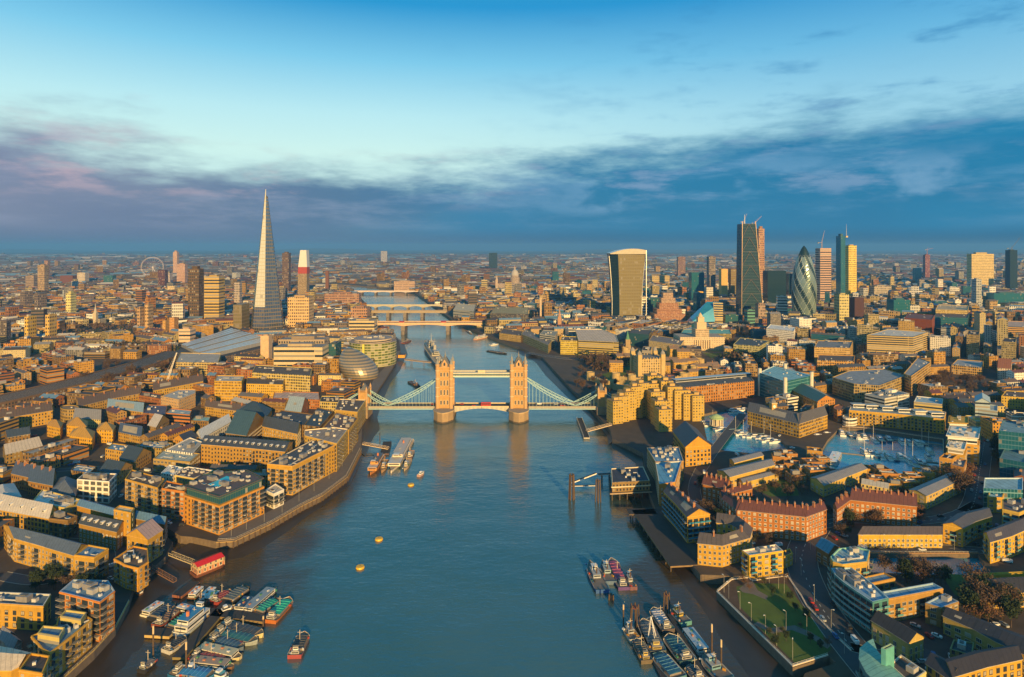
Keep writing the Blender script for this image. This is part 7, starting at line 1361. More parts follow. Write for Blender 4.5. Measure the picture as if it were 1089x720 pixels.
RBT = [('tug', (627, 598), (641, 629), 8.5, (0.03, 0.10, 0.30), 'bright blue tug, leftmost of the four boats moored in midstream', (0.5, 0.55, 0.6)), ('tug', (641, 598), (650, 620), 7, (0.10, 0.16, 0.26), 'pale blue topped boat, second of the four in midstream', (0.4, 0.55, 0.65)), ('barge', (650, 595), (664, 626), 7.5, (0.10, 0.05, 0.20), 'long purple and red tanker barge, third of the four in midstream', (0.28, 0.06, 0.12)), ('tug', (666, 611), (674, 626), 4.5, (0.16, 0.08, 0.10), 'smallest boat with a white wheelhouse, rightmost of the four in midstream', (0.6, 0.6, 0.6)),
 ('tug', (665, 666), (676, 681.5), 6, (0.5, 0.48, 0.42), 'pale grey boat at the left end of the lower right mooring', (0.5, 0.5, 0.5)), ('barge', (677, 681), (688, 704), 6, (0.14, 0.11, 0.07), 'narrow black boat with a yellow bow below the pale grey boat', (0.10, 0.09, 0.07)), ('barge', (684, 660), (700, 694), 8.5, (0.12, 0.14, 0.15), 'black boat with yellow wheelhouse and white derrick', (0.10, 0.11, 0.12)),
 ('barge', (695, 648), (711, 671), 7.5, (0.12, 0.10, 0.10), 'dark barge with pale cover at the top of the lower right mooring', (0.36, 0.36, 0.40)), ('tug', (714, 647), (730, 663.5), 7, (0.10, 0.28, 0.30), 'turquoise and yellow boat, topmost right of the lower right mooring', (0.6, 0.45, 0.1)), ('barge', (711, 676), (732, 704), 9.5, (0.04, 0.10, 0.12), 'wide dark teal barge with turquoise stern', (0.02, 0.09, 0.13)),
 ('house', (729, 668), (750, 696), 7, (0.3, 0.34, 0.38), 'long grey and white cabin boat right of the dark teal barge', (0.35, 0.42, 0.48)), ('lighter', (699, 696), (722, 722), 9, (0.10, 0.22, 0.28), 'blue lighter with ribbed covers cut by the lower edge', (0.03, 0.12, 0.20)), ('barge', (733, 709), (745, 724), 7, BLK, 'black boat cut by the lower edge between two blue boats', (0.08, 0.08, 0.09)), ('tug', (748, 698), (772, 724), 9.5, (0.04, 0.10, 0.16), 'dark blue tug with pale blue deck, lower right end of the mooring', (0.2, 0.4, 0.5))]
for i, (k, a, b_, wd, hc, lab, cv) in enumerate(RBT):
    r_ = boat(k, b_, a, wd, hc, (0.18, 0.15, 0.13), lab, g2, cv if k != 'tug' else None, cab=cv if k == 'tug' else (0.6, 0.45, 0.12) if 'yellow' in lab else (0.6, 0.58, 0.54))
    if 'derrick' in lab:
        b = MB()
        for s in (-1, 1): b.bar((-3, s*2.2, 1), (-1, 0, 11), .22, 'paint', (0.8, 0.78, 0.72))
        b.bar((-1, 0, 11), (7, 0, 5), .2, 'paint', (0.8, 0.78, 0.72)); b.bar((-1, 0, 11), (-8, 0, 2), .12, 'paint', (0.8, 0.78, 0.72)); b.build('derrick', r_)
g3 = 'boats at the passenger pier'
boat('cruiser', (434, 468), (416, 502), 13, (0.72, 0.62, 0.5), (0.4, 0.3, 0.2), 'large white and orange paddle cruiser at the passenger pier', g3, (0.5, 0.42, 0.36), cab=(0.78, 0.66, 0.5))
boat('cruiser', (405, 486), (394, 504), 9, (0.5, 0.2, 0.05), (0.4, 0.25, 0.1), 'dark topped orange cruiser, leftmost at the passenger pier', g3, (0.10, 0.10, 0.11), cab=(0.62, 0.30, 0.08))
boat('tug', (411, 490), (406, 502), 5.5, (0.5, 0.3, 0.15), (0.4, 0.25, 0.1), 'small orange launch between the two cruisers at the passenger pier', g3, cab=(0.6, 0.45, 0.3)); boat('tug', (435, 489), (430, 500), 5.5, (0.5, 0.36, 0.22), (0.4, 0.3, 0.2), 'small launch against the lower right side of the large cruiser', g3, cab=(0.7, 0.6, 0.45)); boat('tug', (438, 480), (434, 489), 5.5, (0.3, 0.15, 0.1), (0.4, 0.3, 0.2), 'small launch against the upper right side of the large cruiser', g3, cab=(0.7, 0.62, 0.5))
boat('motor', (445, 506), (451, 502), 3.5, (0.5, 0.3, 0.25), (0.5, 0.4, 0.3), 'tiny launch on its own right of the passenger pier', None); boat('tug', (436, 406), (447, 412), 8, BLK, DK, 'dark tender lying left of the southern stone bridge tower', None, cab=(0.25, 0.15, 0.14)); boat('tug', (428, 365), (437, 362), 9, (0.25, 0.08, 0.05), DK, 'small dark red boat at the pontoon upstream of the warship', None, cab=(0.3, 0.2, 0.15))
boat('cruiser', (505, 361), (519, 358), 9, (0.6, 0.3, 0.15), (0.5, 0.3, 0.2), 'white and orange boat at the far north quay', None, cab=(0.75, 0.7, 0.62)); boat('motor', (521, 367), (530, 366), 7, WHT, DK, 'white launch left of the flat black barge', None); boat('lighter', (519, 373), (538, 376), 9, BLK, DK, 'flat black empty barge below the north quay', None, BLK); boat('motor', (497, 352), (502, 355), 6, (0.5, 0.25, 0.12), DK, 'orange launch at the quay wall beyond the white and orange boat', None)
# warship
A, B = P(471, 392, 1), P(452, 366, 1); d = B-A; L = d.length; m_ = (A+B)/2; root = thing('warship', 'grey museum warship with stacked superstructure moored beyond the bridge', 'ship', (m_.x, m_.y, 0), None, math.atan2(d.y, d.x))
GRY = (0.36, 0.35, 0.32); hull_mb(L, 20, 6, (0.22, 0.24, 0.26), (0.4, 0.32, 0.22), bow=.4, sheer=3).build('hull', root)
b = MB(); cabin(b, L*.05, 5.7, L*.4, 13, 5, GRY, GRY); cabin(b, L*.14, 10.8, L*.12, 10, 7, GRY, GRY); cabin(b, L*.14, 18, L*.07, 7, 4, GRY, GRY); cabin(b, -L*.14, 10.8, L*.1, 8, 4, GRY, GRY); b.build('superstructure', root)
for x in (L*.03, -L*.1): b = MB(); b.bar((x, 0, 10), (x-1.5, 0, 23), 2.8, 'paint', (0.42, 0.40, 0.36), 10, 2.4); b.build('funnel', root)
for x, s in ((L*.27, 1), (L*.34, 1), (-L*.27, -1), (-L*.34, -1)):
    b = MB(); b.box(x, 0, 6.2 if abs(x) < L*.3 else 5.8, 8, 8, 3.2, 0, 'paint', GRY); [b.bar((x+s*3, yy, 8.2), (x+s*13, yy, 9.4), .4, 'paint', GRY, 6) for yy in (-1.8, 0, 1.8)]; b.build('gun_turret', root)
for x, hm in ((L*.10, 36), (-L*.06, 32)): b = MB(); b.bar((x, 0, 12), (x, 0, hm), .6, 'paint', (0.45, 0.42, 0.36), 5, .25); b.bar((x, -4, hm-5), (x, 4, hm-5), .25, 'paint', GRY); b.bar((x-3, 0, 12), (x, 0, hm-8), .3, 'paint', GRY); b.bar((x, 3, 12), (x, 0, hm-8), .3, 'paint', GRY); b.build('mast', root)
# yachts in the marina
Zm = [(z2[0]/6+909, z2[1]/6+380) for z2 in [(20, 505), (60, 505), (122, 525), (160, 520), (215, 520), (298, 538), (343, 543), (395, 545), (432, 545), (65, 605), (102, 610), (140, 620), (176, 632), (214, 635), (246, 640), (290, 632), (325, 638), (345, 662), (374, 668), (406, 662), (438, 677), (474, 592), (465, 635)]]
Zm += [(z1[0]/6+780, z1[1]/6+380) for z1 in [(692, 482), (742, 490), (792, 505), (835, 507), (835, 605), (870, 612)]]
Zw = [(z6[0]/6+640, z6[1]/6+370) for z6 in [(845, 530), (895, 545), (945, 562), (985, 565), (1025, 560), (1050, 575), (1070, 590), (700, 490), (660, 480), (840, 400), (880, 400), (910, 395), (860, 415), (770, 520)]]+[(818, 468), (826, 470), (804, 464), (812, 466), (790, 462), (880, 462), (870, 464), (863, 462)]
def yachts(pts, where, grp, ang):
    pts = sorted(pts); prot = {}
    ord_ = ['first', 'second', 'third', 'fourth', 'fifth', 'sixth', 'seventh', 'eighth', 'ninth', 'tenth', 'eleventh', 'twelfth', 'thirteenth', 'fourteenth', 'fifteenth', 'sixteenth', 'seventeenth', 'eighteenth', 'nineteenth', 'twentieth', 'twenty first', 'twenty second', 'twenty third', 'twenty fourth', 'twenty fifth', 'twenty sixth', 'twenty seventh', 'twenty eighth', 'twenty ninth', 'thirtieth', 'thirty first', 'thirty second', 'thirty third', 'thirty fourth']
    for i, (x, y) in enumerate(pts):
        k = 'sail' if i % 3 == 1 else 'motor'; c = P(x, y, 3.2); L = rnd.uniform(15, 22); a = ang+rnd.uniform(-.12, .12)
        key = (k, i % 4)
        if key not in prot or True:
            ca = Vector((math.cos(a), math.sin(a)))*L/2
            p0, p1 = c-ca, c+ca; a_, b_ = px(p0.x, p0.y, 3.4), px(p1.x, p1.y, 3.4)
            boat(k, a_, b_, L*.27, rnd.choice([(0.85, 0.84, 0.82), (0.85, 0.85, 0.85), (0.82, 0.80, 0.76), (0.05, 0.08, 0.16)]), (0.45, 0.36, 0.25), '%s %s, %s from the left among those %s' % ('masted' if k == 'sail' else 'white', 'sailing yacht' if k == 'sail' else 'motor yacht', ord_[i], where), grp, rnd.choice([(0.1, 0.25, 0.45), (0.72, 0.7, 0.66), (0.6, 0.6, 0.62)]), z=2.4)
yachts(Zm, 'in the marina basin', 'yachts in the marina basin', 1.25); yachts([q for q in Zw], 'in the small dock', 'yachts in the small dock', 0.15)
for a, b_, lab in (((899, 462), (1003, 473), 'upper'), ((892, 481), (998, 492), 'lower')):
    A, B = P(*a, 3), P(*b_, 3); d = B-A; m_ = (A+B)/2; b = MB(); b.box(m_.x, m_.y, 2.5, d.length, 2.2, .5, math.atan2(d.y, d.x), 'plain', (0.3, 0.25, 0.2)); tag(b.build('pontoon', org=(m_.x, m_.y, 2.4)), '%s long floating walkway between the rows of marina yachts' % lab, 'pontoon')
A, B = P(884, 493, 3), P(890, 481, 3); boat('house', (884, 494), (891, 481), 9, (0.6, 0.6, 0.58), (0.4, 0.4, 0.4), 'large white box shaped houseboat in the open water of the marina', None, (0.78, 0.78, 0.76), z=2.4)
# piers, pontoons, gangways, posts
def beam(name, label, cat, a, za, b_, zb, wd, h, c, rails=True, group=None, posts=0, base=-3, pc=(0.14, 0.10, 0.07)):
    A, B = P(*a, za), P(*b_, zb); org = (A.x, A.y, za); root = thing(name, label, cat, org, group); b = MB(); A3, B3 = Vector((*A, za)), Vector((*B, zb)); d = (B3-A3); n = Vector((-d.y, d.x, 0)).normalized()*wd/2
    q0 = [A3-n, B3-n, B3+n, A3+n]; top = [Vector(p)+Vector((0, 0, h)) for p in q0]
    if (q0[1]-q0[0]).cross(q0[2]-q0[0]).z < 0: q0.reverse(); top.reverse()
    b.face(top, 'deck_planks'); b.face(q0[::-1], 'plain', c)
    for i in range(4): j = (i+1) % 4; b.face([q0[i], q0[j], top[j], top[i]], 'plain', c)
    b.build('deck', root, org)
    if rails:
        b = MB(); k = max(2, int(d.length/3))
        for s in (-1, 1):
            off = n*s*.95+Vector((0, 0, h)); b.bar(A3+off+Vector((0, 0, 1.3)), B3+off+Vector((0, 0, 1.3)), .13, 'paint', c); b.bar(A3+off, B3+off, .12, 'paint', c)
            for i in range(k+1): p = A3.lerp(B3, i/k)+off; b.bar(p, p+Vector((0, 0, 1.3)), .09, 'paint', c)
            for i in range(k): p, q = A3.lerp(B3, i/k)+off, A3.lerp(B3, (i+1)/k)+off+Vector((0, 0, 1.3)); b.bar(p, q, .07, 'paint', c)
        b.build('railing', root, org)
    if posts:
        for i in range(posts):
            for s in (-1, 1): p = A3.lerp(B3, (i+.5)/posts)+n*s*.8; b = MB(); b.bar((p.x, p.y, base), (p.x, p.y, p.z), .35, 'plain', pc, 6); b.build('pile', root, org)
    return root
beam('gangway', 'cream lattice gangway from the left promenade to the passenger pier', 'gangway', (386, 472.5), 5, (413, 477.5), 2, 3.2, .5, (0.66, 0.52, 0.36))
beam('pontoon', 'dark floating pontoon with canopy between gangway and large cruiser', 'pontoon', (412, 471), .2, (409, 484), .2, 8, 1.4, (0.12, 0.08, 0.10), False)
beam('gangway', 'thin dark walkway from the left quay to the orange cruiser', 'gangway', (387, 486), 3, (411, 482), 1.6, 1.6, .3, (0.12, 0.10, 0.08), False)
beam('gangway', 'striped gangway from the dock mouth to the red roofed houseboat', 'gangway', (181, 590), 4.6, (212, 602), 2, 2.6, .4, (0.5, 0.42, 0.28)); beam('gangway', 'rusty gangway from the curved orange building to the left mooring', 'gangway', (160, 604.5), 4.6, (186, 619), 2, 2.2, .4, (0.24, 0.13, 0.08))
beam('pontoon', 'rusty red pontoon at the end of the rusty gangway', 'pontoon', (188, 636), .4, (208, 621), .4, 6, 1.4, (0.26, 0.10, 0.06), False); beam('pontoon', 'yellow mud coloured pontoon below the rusty red barge', 'pontoon', (158, 674), .4, (184, 675.5), .4, 6, 1.3, (0.5, 0.36, 0.14), False); beam('pontoon', 'long planted pontoon running through the middle of the left mooring', 'pontoon', (190, 702), .4, (244, 640), .4, 6, 1.2, (0.22, 0.17, 0.06), False); beam('pontoon', 'planted pontoon crossing above the fan of boats', 'pontoon', (215, 652), .4, (284, 660), .4, 6, 1.2, (0.25, 0.17, 0.07), False)
beam('pontoon', 'long narrow mooring pontoon between the lower right boats', 'pontoon', (712, 655), .2, (750, 722), .2, 2.4, 1.0, (0.06, 0.07, 0.08), False); beam('pontoon', 'second narrow mooring pontoon left of the black derrick boat', 'pontoon', (678, 665), .2, (706, 724), .2, 2.2, 1.0, (0.07, 0.07, 0.07), False)
beam('pontoon', 'straight white edged pontoon of the pier below the concrete hotel', 'pontoon', (616, 446), .3, (624, 467), .3, 6, 1.6, (0.4, 0.38, 0.34)); beam('gangway', 'pale covered gangway to the pier below the concrete hotel', 'gangway', (624, 459), 2.2, (650, 452), 6, 3.4, .6, (0.66, 0.52, 0.36))
beam('pier', 'large dark timber quay deck on piles along the right bank', 'pier', (685, 543), 4.4, (729, 603), 4.4, 18, .9, (0.26, 0.17, 0.08), False, posts=9)
beam('pier', 'narrow pier head at the tip of the large dark quay deck', 'pier', (668, 545), 4.4, (697, 545), 4.4, 9, .9, (0.12, 0.09, 0.07), False, posts=4)
beam('foot_bridge', 'white tube footbridge from the mooring dolphin to the river station', 'foot bridge', (608, 514), 4, (634, 504), 7, 1.6, .9, (0.75, 0.73, 0.68), False); beam('foot_bridge', 'level white walkway under the sloping tube footbridge', 'foot bridge', (608, 517), 3, (634, 516.5), 3, 1.8, .5, (0.72, 0.70, 0.66), False); beam('foot_bridge', 'short walkway joining the river station to its dolphin', 'foot bridge', (636, 505), 6, (652, 504), 6, 3, .6, (0.5, 0.45, 0.38), False, posts=2)
r_, poly, org = B_('river_station', 'dark roofed river police station with white balcony standing on piles', [(650, 498), (684, 496), (691, 511), (651, 513)], 7.5, (0.30, 0.20, 0.14), rc=(0.04, 0.05, 0.08), wins=None, fac='brick_facade', clutter=6, z=6, parapet=(0.6, 0.52, 0.38), cat='pier building')
b = MB(); b.prism(inset(poly, -1.6), 5.0, 5.95, 'plain', (0.4, 0.3, 0.2), 'deck_planks'); b.prism(inset(poly, -.6), 9.6, 10.3, 'plain', (0.66, 0.58, 0.42), 'plain'); b.build('deck', r_, org)
for i in range(4):
    a, c2 = Vector(poly[i]), Vector(poly[(i+1) % 4])
    for k in range(5): p = a.lerp(c2, k/5); b = MB(); b.bar((p.x, p.y, -3), (p.x, p.y, 5), .5, 'plain', (0.10, 0.08, 0.06), 6); b.build('pile', r_, org)
def posts(label, x, y, z, n, sp, c=(0.12, 0.085, 0.07), r=.5):
    c0 = P(x, y, 0); root = thing('mooring_dolphin', label, 'mooring post', (c0.x, c0.y, 0), 'mooring dolphins in the river')
    for k in range(n): a = 6.28*k/n; b = MB(); b.bar((c0.x+sp*math.cos(a), c0.y+sp*math.sin(a), -3), (c0.x+sp*.7*math.cos(a), c0.y+sp*.7*math.sin(a), z), r, 'timber', c, 8); b.build('pile', root, (c0.x, c0.y, 0))
    b = MB(); b.lathe(c0.x, c0.y, [(sp*.7, z-1.6), (sp*.7, z-1.2), (0, z-1.1)], 8, 'plain', c); b.build('cap', root, (c0.x, c0.y, 0))
posts('cluster of tall dark piles at the outer end of the white tube footbridge', 608, 531, 19, 6, 2.2); posts('dark piles below the inner end of the white tube footbridge', 636, 534, 17, 4, 2.0); posts('rust red piles behind the pale grey boat of the lower right mooring', 675, 666, 11, 5, 2.6, (0.20, 0.07, 0.05), .35); posts('rust red piles at the top of the lower right mooring', 709, 648, 9, 4, 1.8, (0.20, 0.07, 0.05), .35); posts('dark piles in the wake of the midstream boats', 650, 638, 3, 4, 1.4)
for x, y, z, lab in ((757, 698, 15, 'tall pale topped mooring post, left of two beside the garden wall'), (767, 711, 13, 'timber mooring post, right of two beside the garden wall'), (163, 700, 15, 'tall timber post with stays at the left mooring'), (198, 716, 14, 'timber mast post near the bright blue boat'), (280, 668, 6, 'short timber post at the orange hulled barge'), (663, 664, 10, 'slim pale post left of the pale grey boat'), (404, 470, 9, 'black round pile beside the passenger pier')):
    c = P(x, y, 0); b = MB(); b.bar((c.x, c.y, -3), (c.x, c.y, z*.75), .38, 'timber', (0.3, 0.2, 0.1), 8); b.bar((c.x, c.y, z*.75), (c.x, c.y, z), .4, 'paint', (0.66, 0.5, 0.3) if 'black' not in lab else BLK, 8); tag(b.build('mooring_post', org=(c.x, c.y, 0)), lab, 'mooring post')
for x, y, lab in ((383, 604, 'yellow mooring buoy nearest the lower edge'), (403, 574, 'yellow mooring buoy farther up the open river'), (437, 516, 'yellow mooring buoy right of the passenger pier')):
    c = P(x, y, 0); org = (c.x, c.y, 0); root = thing('mooring_buoy', lab, 'buoy', org, 'yellow mooring buoys'); b = MB(); b.lathe(c.x, c.y, [(0, -.4), (2.3, -.4), (2.6, .3), (2.3, 1.1), (0, 1.2)], 16, 'paint', (0.75, 0.42, 0.02)); b.build('float', root, org); b = MB(); b.bar((c.x-2.2, c.y, .8), (c.x+2.4, c.y, .8), .4, 'paint', (0.5, 0.3, 0.03)); b.bar((c.x, c.y, 1), (c.x, c.y, 2.2), .2, 'rail'); b.build('mooring_eye', root, org)
# museum ship gangway
beam('gangway', 'long gangway from the south bank to the grey warship', 'gangway', (431, 383), 6, (458, 386), 6, 4, 1.2, (0.4, 0.3, 0.22), True, posts=2); beam('pavilion', 'orange ticket pavilion at the shore end of the warship gangway', 'pavilion', (424, 380), 5, (431, 380), 5, 12, 5, (0.66, 0.34, 0.05), False)
# timber fendering and quay piles along the left promenade
b = MB(); pts = [P(*p, G) for p in [(230, 576), (249, 575), (289, 556), (320, 538), (342, 527), (369, 507), (384, 477)]]
root = thing('quay_fender', 'row of timber fender piles along the curved left promenade wall', 'quay fender', (*pts[0], G)); org = tuple(root.location); fp = []
for i in range(len(pts)-1):
    a, c2 = pts[i], pts[i+1]; d = (c2-a).normalized(); n = Vector((d.y, -d.x)); m_ = (a+c2)/2+n*.45; b.box(m_.x, m_.y, G-.6, (c2-a).length, .5, .7, math.atan2(d.y, d.x), 'plain', (0.36, 0.24, 0.10)); k = 2.0
    while k < (c2-a).length: fp.append(a+d*k+n*.5); k += 4.2
b.build('beam', root, org)
for p in fp[:98]: b = MB(); b.bar((p.x, p.y, -2), (p.x, p.y, G-.2), .42, 'timber', (0.3, 0.2, 0.1), 6); b.build('pile', root, org)
# railings: garden wall walk and left crescent quay
def coping(name, label, pts_px, c, h=1.1, up=0.0, cat='railing', w_=.35):
    pts = [P(*p, G) for p in pts_px]; org = (*pts[0], G); root = thing(name, label, cat, org); b = MB(); r = MB()
    for i in range(len(pts)-1):
        a, c2 = pts[i], pts[i+1]; d = c2-a; L = d.length; m_ = (a+c2)/2; rz = math.atan2(d.y, d.x); b.box(m_.x, m_.y, G+up, L+w_, w_*1.6, .45, rz, 'plain', c); r.box(m_.x, m_.y, G+h, L, .12, .1, rz, 'paint', (0.6, 0.55, 0.45)); k = 0
        while k < L: p = a.lerp(c2, k/L); r.bar((p.x, p.y, G+.4), (p.x, p.y, G+h), .06, 'paint', (0.55, 0.5, 0.4)); k += 2.5
    b.build('coping', root, org); r.build('rail', root, org)
coping('river_wall', 'pale coping wall with rail around the riverside garden', [(880, 697), (843, 708.5), (762.5, 629.5), (778, 616.5), (796, 614.5), (799, 617)], (0.72, 0.62, 0.50)); coping('river_wall', 'thin pale wall between the riverside garden and the road', [(838, 614), (852, 634), (858, 645), (888, 676), (905, 692)], (0.6, 0.5, 0.42)); coping('river_wall', 'gold lit quay wall in front of the lower left crescent', [(137, 640), (123, 667), (100, 692), (68, 721)], (0.56, 0.38, 0.12)); coping('river_wall', 'rail along the curved left promenade', [(232, 575), (249, 574), (289, 555), (320, 537), (342, 526), (368, 506.5), (383, 477)], (0.30, 0.22, 0.14))
coping('river_wall', 'far garden wall stretching right towards the yellow block', [(800, 618), (814, 615.5), (838, 612.5)], (0.6, 0.5, 0.4))
coping('river_wall', 'pale dock edge along the far side of the marina', [(896, 454), (918, 455), (1003, 467.5), (1004, 498)], (0.6, 0.45, 0.32)); coping('river_wall', 'brown edge of the road deck above the narrow basin', [(915, 588.5), (1040, 588.5)], (0.40, 0.24, 0.12))

# ---------------------------------------------------------------- the rest of the city
CELL = 50.0; GRID = {}
def cells(x0, x1, y0, y1): return [(i, j) for i in range(int(x0//CELL), int(x1//CELL)+1) for j in range(int(y0//CELL), int(y1//CELL)+1)]
def add_grid(poly):
    xs = [p[0] for p in poly]; ys = [p[1] for p in poly]; e = (min(xs), max(xs), min(ys), max(ys), poly)
    for c in cells(*e[:4]): GRID.setdefault(c, []).append(e)
for q in ([(738, 412), (808, 404), (810, 436), (745, 452)], [(650, 440), (745, 440), (745, 462), (690, 478), (652, 470)], [(880, 440), (1010, 450), (1010, 505), (868, 500)], [(560, 372), (640, 440), (660, 412), (600, 372)]): exclude(PW(q))
for e in EXCL: add_grid(e[4])
WOODS = [tuple(P(x, y))+(r,) for x, y, r in [(150, 398, 38), (120, 403, 30), (95, 412, 20), (105, 352, 90), (1010, 412, 42), (1035, 405, 30), (985, 415, 20), (650, 397, 25), (662, 404, 18), (688, 414, 14), (1030, 515, 20), (1045, 500, 14), (760, 540, 12), (724, 362, 20), (778, 370, 26), (860, 378, 30), (790, 384, 20), (1046, 650, 22), (1072, 660, 14), (1000, 607, 22), (870, 400, 20), (836, 522, 16), (55, 610, 18), (90, 618, 12), (640, 385, 25), (500, 300, 60), (430, 296, 90), (130, 372, 30), (560, 300, 50)]]
def blocked(cx, cy, w_, d, rz, pad):
    hw, hd = w_/2+pad, d/2+pad; ca, sa = math.cos(rz), math.sin(rz)
    T_ = [(u, v) for u in (-1, -.5, 0, .5, 1) for v in (-1, 0, 1)]; pts = [(cx+ca*u*hw-sa*v*hd, cy+sa*u*hw+ca*v*hd) for u, v in T_]
    for p in pts:
        if in_river(p): return True
        for e in GRID.get((int(p[0]//CELL), int(p[1]//CELL)), ()):
            if e[0] <= p[0] <= e[1] and e[2] <= p[1] <= e[3] and inside(p, e[4]): return True
    r = hw+hd
    for e in {id(e): e for c in cells(cx-r, cx+r, cy-r, cy+r) for e in GRID.get(c, ())}.values():
        for q in e[4]:
            dx, dy = q[0]-cx, q[1]-cy
            if abs(dx*ca+dy*sa) < hw and abs(-dx*sa+dy*ca) < hd: return True
    for X, Y, R_ in WOODS:
        if abs(cx-X) < R_ and abs(cy-Y) < R_*1.2: return True
    return False
rc_ = random.Random(21)
def palette(X, Y):
    left = X < -60
    if Y < 1000: base = [((0.5, 0.27, 0.045), 'gold brick'), ((0.42, 0.24, 0.06), 'ochre brick'), (BROWN, 'brown brick'), (RED, 'red brick'), (CREAM, 'cream'), ((0.34, 0.21, 0.10), 'dull brown')]
    else: base = [((0.42, 0.26, 0.11), 'ochre brick'), (BROWN, 'brown brick'), ((0.33, 0.15, 0.09), 'red brick'), (STONE, 'stone'), ((0.50, 0.42, 0.32), 'cream'), (WHITE, 'white'), ((0.24, 0.22, 0.2), 'grey'), ((0.16, 0.12, 0.1), 'dark')]
    if not left: base += [(WHITE, 'white'), ((0.45, 0.44, 0.40), 'pale grey')]
    if not left and Y > 1000: base += [((0.05, 0.10, 0.12), 'teal glass'), (STONE, 'stone'), ((0.52, 0.36, 0.22), 'pale stone'), ((0.46, 0.30, 0.12), 'ochre brick')]
    if left: base += [((0.5, 0.28, 0.05), 'gold brick'), ((0.5, 0.22, 0.05), 'orange brick')]
    return rc_.choice(base)
ROOFS = [(SLATE, 'slate'), (BRROOF, 'brown'), (DKROOF, 'dark'), (GREYROOF, 'grey'), (LTROOF, 'pale grey'), (WHROOF, 'white'), (BLUEROOF, 'blue'), (REDROOF, 'dark red'), ((0.10, 0.09, 0.09), 'charcoal'), ((0.13, 0.12, 0.12), 'ash grey')]
def emit(b, r, cx, cy, w_, d, rz, h, wc, rcol, kind, fac, tufts):
    ca, sa = math.cos(rz), math.sin(rz); q = [(cx+ca*u*w_/2-sa*v*d/2, cy+sa*u*w_/2+ca*v*d/2) for u, v in ((-1, -1), (1, -1), (1, 1), (-1, 1))]
    if kind == 'gable':
        rh = d*.28; b.prism(q, G, G+h, fac, wc, top=False); m0, m1 = ((q[0][0]+q[3][0])/2, (q[0][1]+q[3][1])/2, G+h+rh), ((q[1][0]+q[2][0])/2, (q[1][1]+q[2][1])/2, G+h+rh)
        E = [(*p, G+h) for p in q]; b.face([E[3], E[0], m0], 'plain', wc); b.face([E[1], E[2], m1], 'plain', wc)
        r.face([E[0], E[1], m1, m0], 'slate', rcol, [(0, 0), (w_, 0), (w_, 6), (0, 6)]); r.face([E[2], E[3], m0, m1], 'slate', rcol, [(0, 0), (w_, 0), (w_, 6), (0, 6)])
        if tufts:
            for k in range(int(w_/11)): t = (k+.5)/int(w_/11); x, y = m0[0]+(m1[0]-m0[0])*t, m0[1]+(m1[1]-m0[1])*t; r.box(x, y, G+h+rh-1, 1.6, .9, 2.4, rz+1.57, 'plain', (0.42, 0.22, 0.10), bottom=False)
    else:
        b.prism(q, G, G+h, fac, wc, top=False)
        inn = inset(q, .5)
        if tufts:
            for i in range(4): j = (i+1) % 4; b.face([(*q[i], G+h), (*q[j], G+h), (*inn[j], G+h), (*inn[i], G+h)], 'plain', wc)
            r.face([(*p, G+h-.6) for p in inn], 'roofing', rcol, [(0, 0)]*4)
            for i in range(4): j = (i+1) % 4; b.face([(*inn[i], G+h-.6), (*inn[i], G+h), (*inn[j], G+h), (*inn[j], G+h-.6)], 'plain', wc)
        else: r.face([(*p, G+h) for p in q], 'roofing', rcol, [(0, 0)]*4)
        for k in range(rc_.randint(1, 4) if tufts else rc_.randint(0, 2)):
            u, v = rc_.uniform(-.33, .33)*w_, rc_.uniform(-.25, .25)*d; s = min(w_, d); r.box(cx+ca*u-sa*v, cy+sa*u+ca*v, G+h-.6, s*rc_.uniform(.12, .4), s*rc_.uniform(.1, .3), rc_.uniform(1.5, 3.6), rz, 'plain', rc_.choice([wc, (0.5, 0.48, 0.45), (0.25, 0.23, 0.22)]), 'roofing', rc_.choice([(0.3, 0.3, 0.3), (0.5, 0.5, 0.5), (0.12, 0.12, 0.13)]), bottom=False)
CAND = []
def district(Y0, Y1, size, sc, tallp):
    Y = Y0
    while Y < Y1:
        X = -Y*0.98-size
        while X < Y*0.98+size:
            ox, oy = X+rc_.uniform(-.2, .2)*size, Y+rc_.uniform(-.2, .2)*size; th = rc_.choice([0.1, -0.25, 0.45, -0.6, 0.9, 1.3, 0.2, -0.05]); ca, sa = math.cos(th), math.sin(th)
            v = -size*.55; flip = 0
            while v < size*.55:
                dpt = rc_.uniform(10, 15)*sc; u = -size*.55+rc_.uniform(0, 10)
                off = rc_.random() < .3
                if off: dpt = rc_.uniform(18, 32)*sc
                while u < size*.55:
                    L = (rc_.uniform(14, 34) if off else rc_.uniform(16, 58))*sc; cu, cv = u+L/2, v+dpt/2; cx, cy = ox+ca*cu-sa*cv, oy+sa*cu+ca*cv
                    if rc_.random() < .90 and Y0 <= cy < Y1+size and abs(cx) < cy*.93+30 and abs(cx-X) < size*.62 and abs(cy-Y) < size*.62 and cy > 262: CAND.append((cx, cy, L, dpt, th, off, sc, tallp))
                    u += L+rc_.uniform(1.5, 9)*sc
                v += dpt+(rc_.uniform(5, 8) if flip else rc_.uniform(9, 14))*sc; flip = 1-flip
            X += size
        Y += size
district(255, 1000, 150, 0.8, .01); district(1000, 2600, 260, 1.0, .03); district(2600, 6000, 620, 1.9, .02); district(6000, 15000, 1800, 4.4, .012)
placed = []
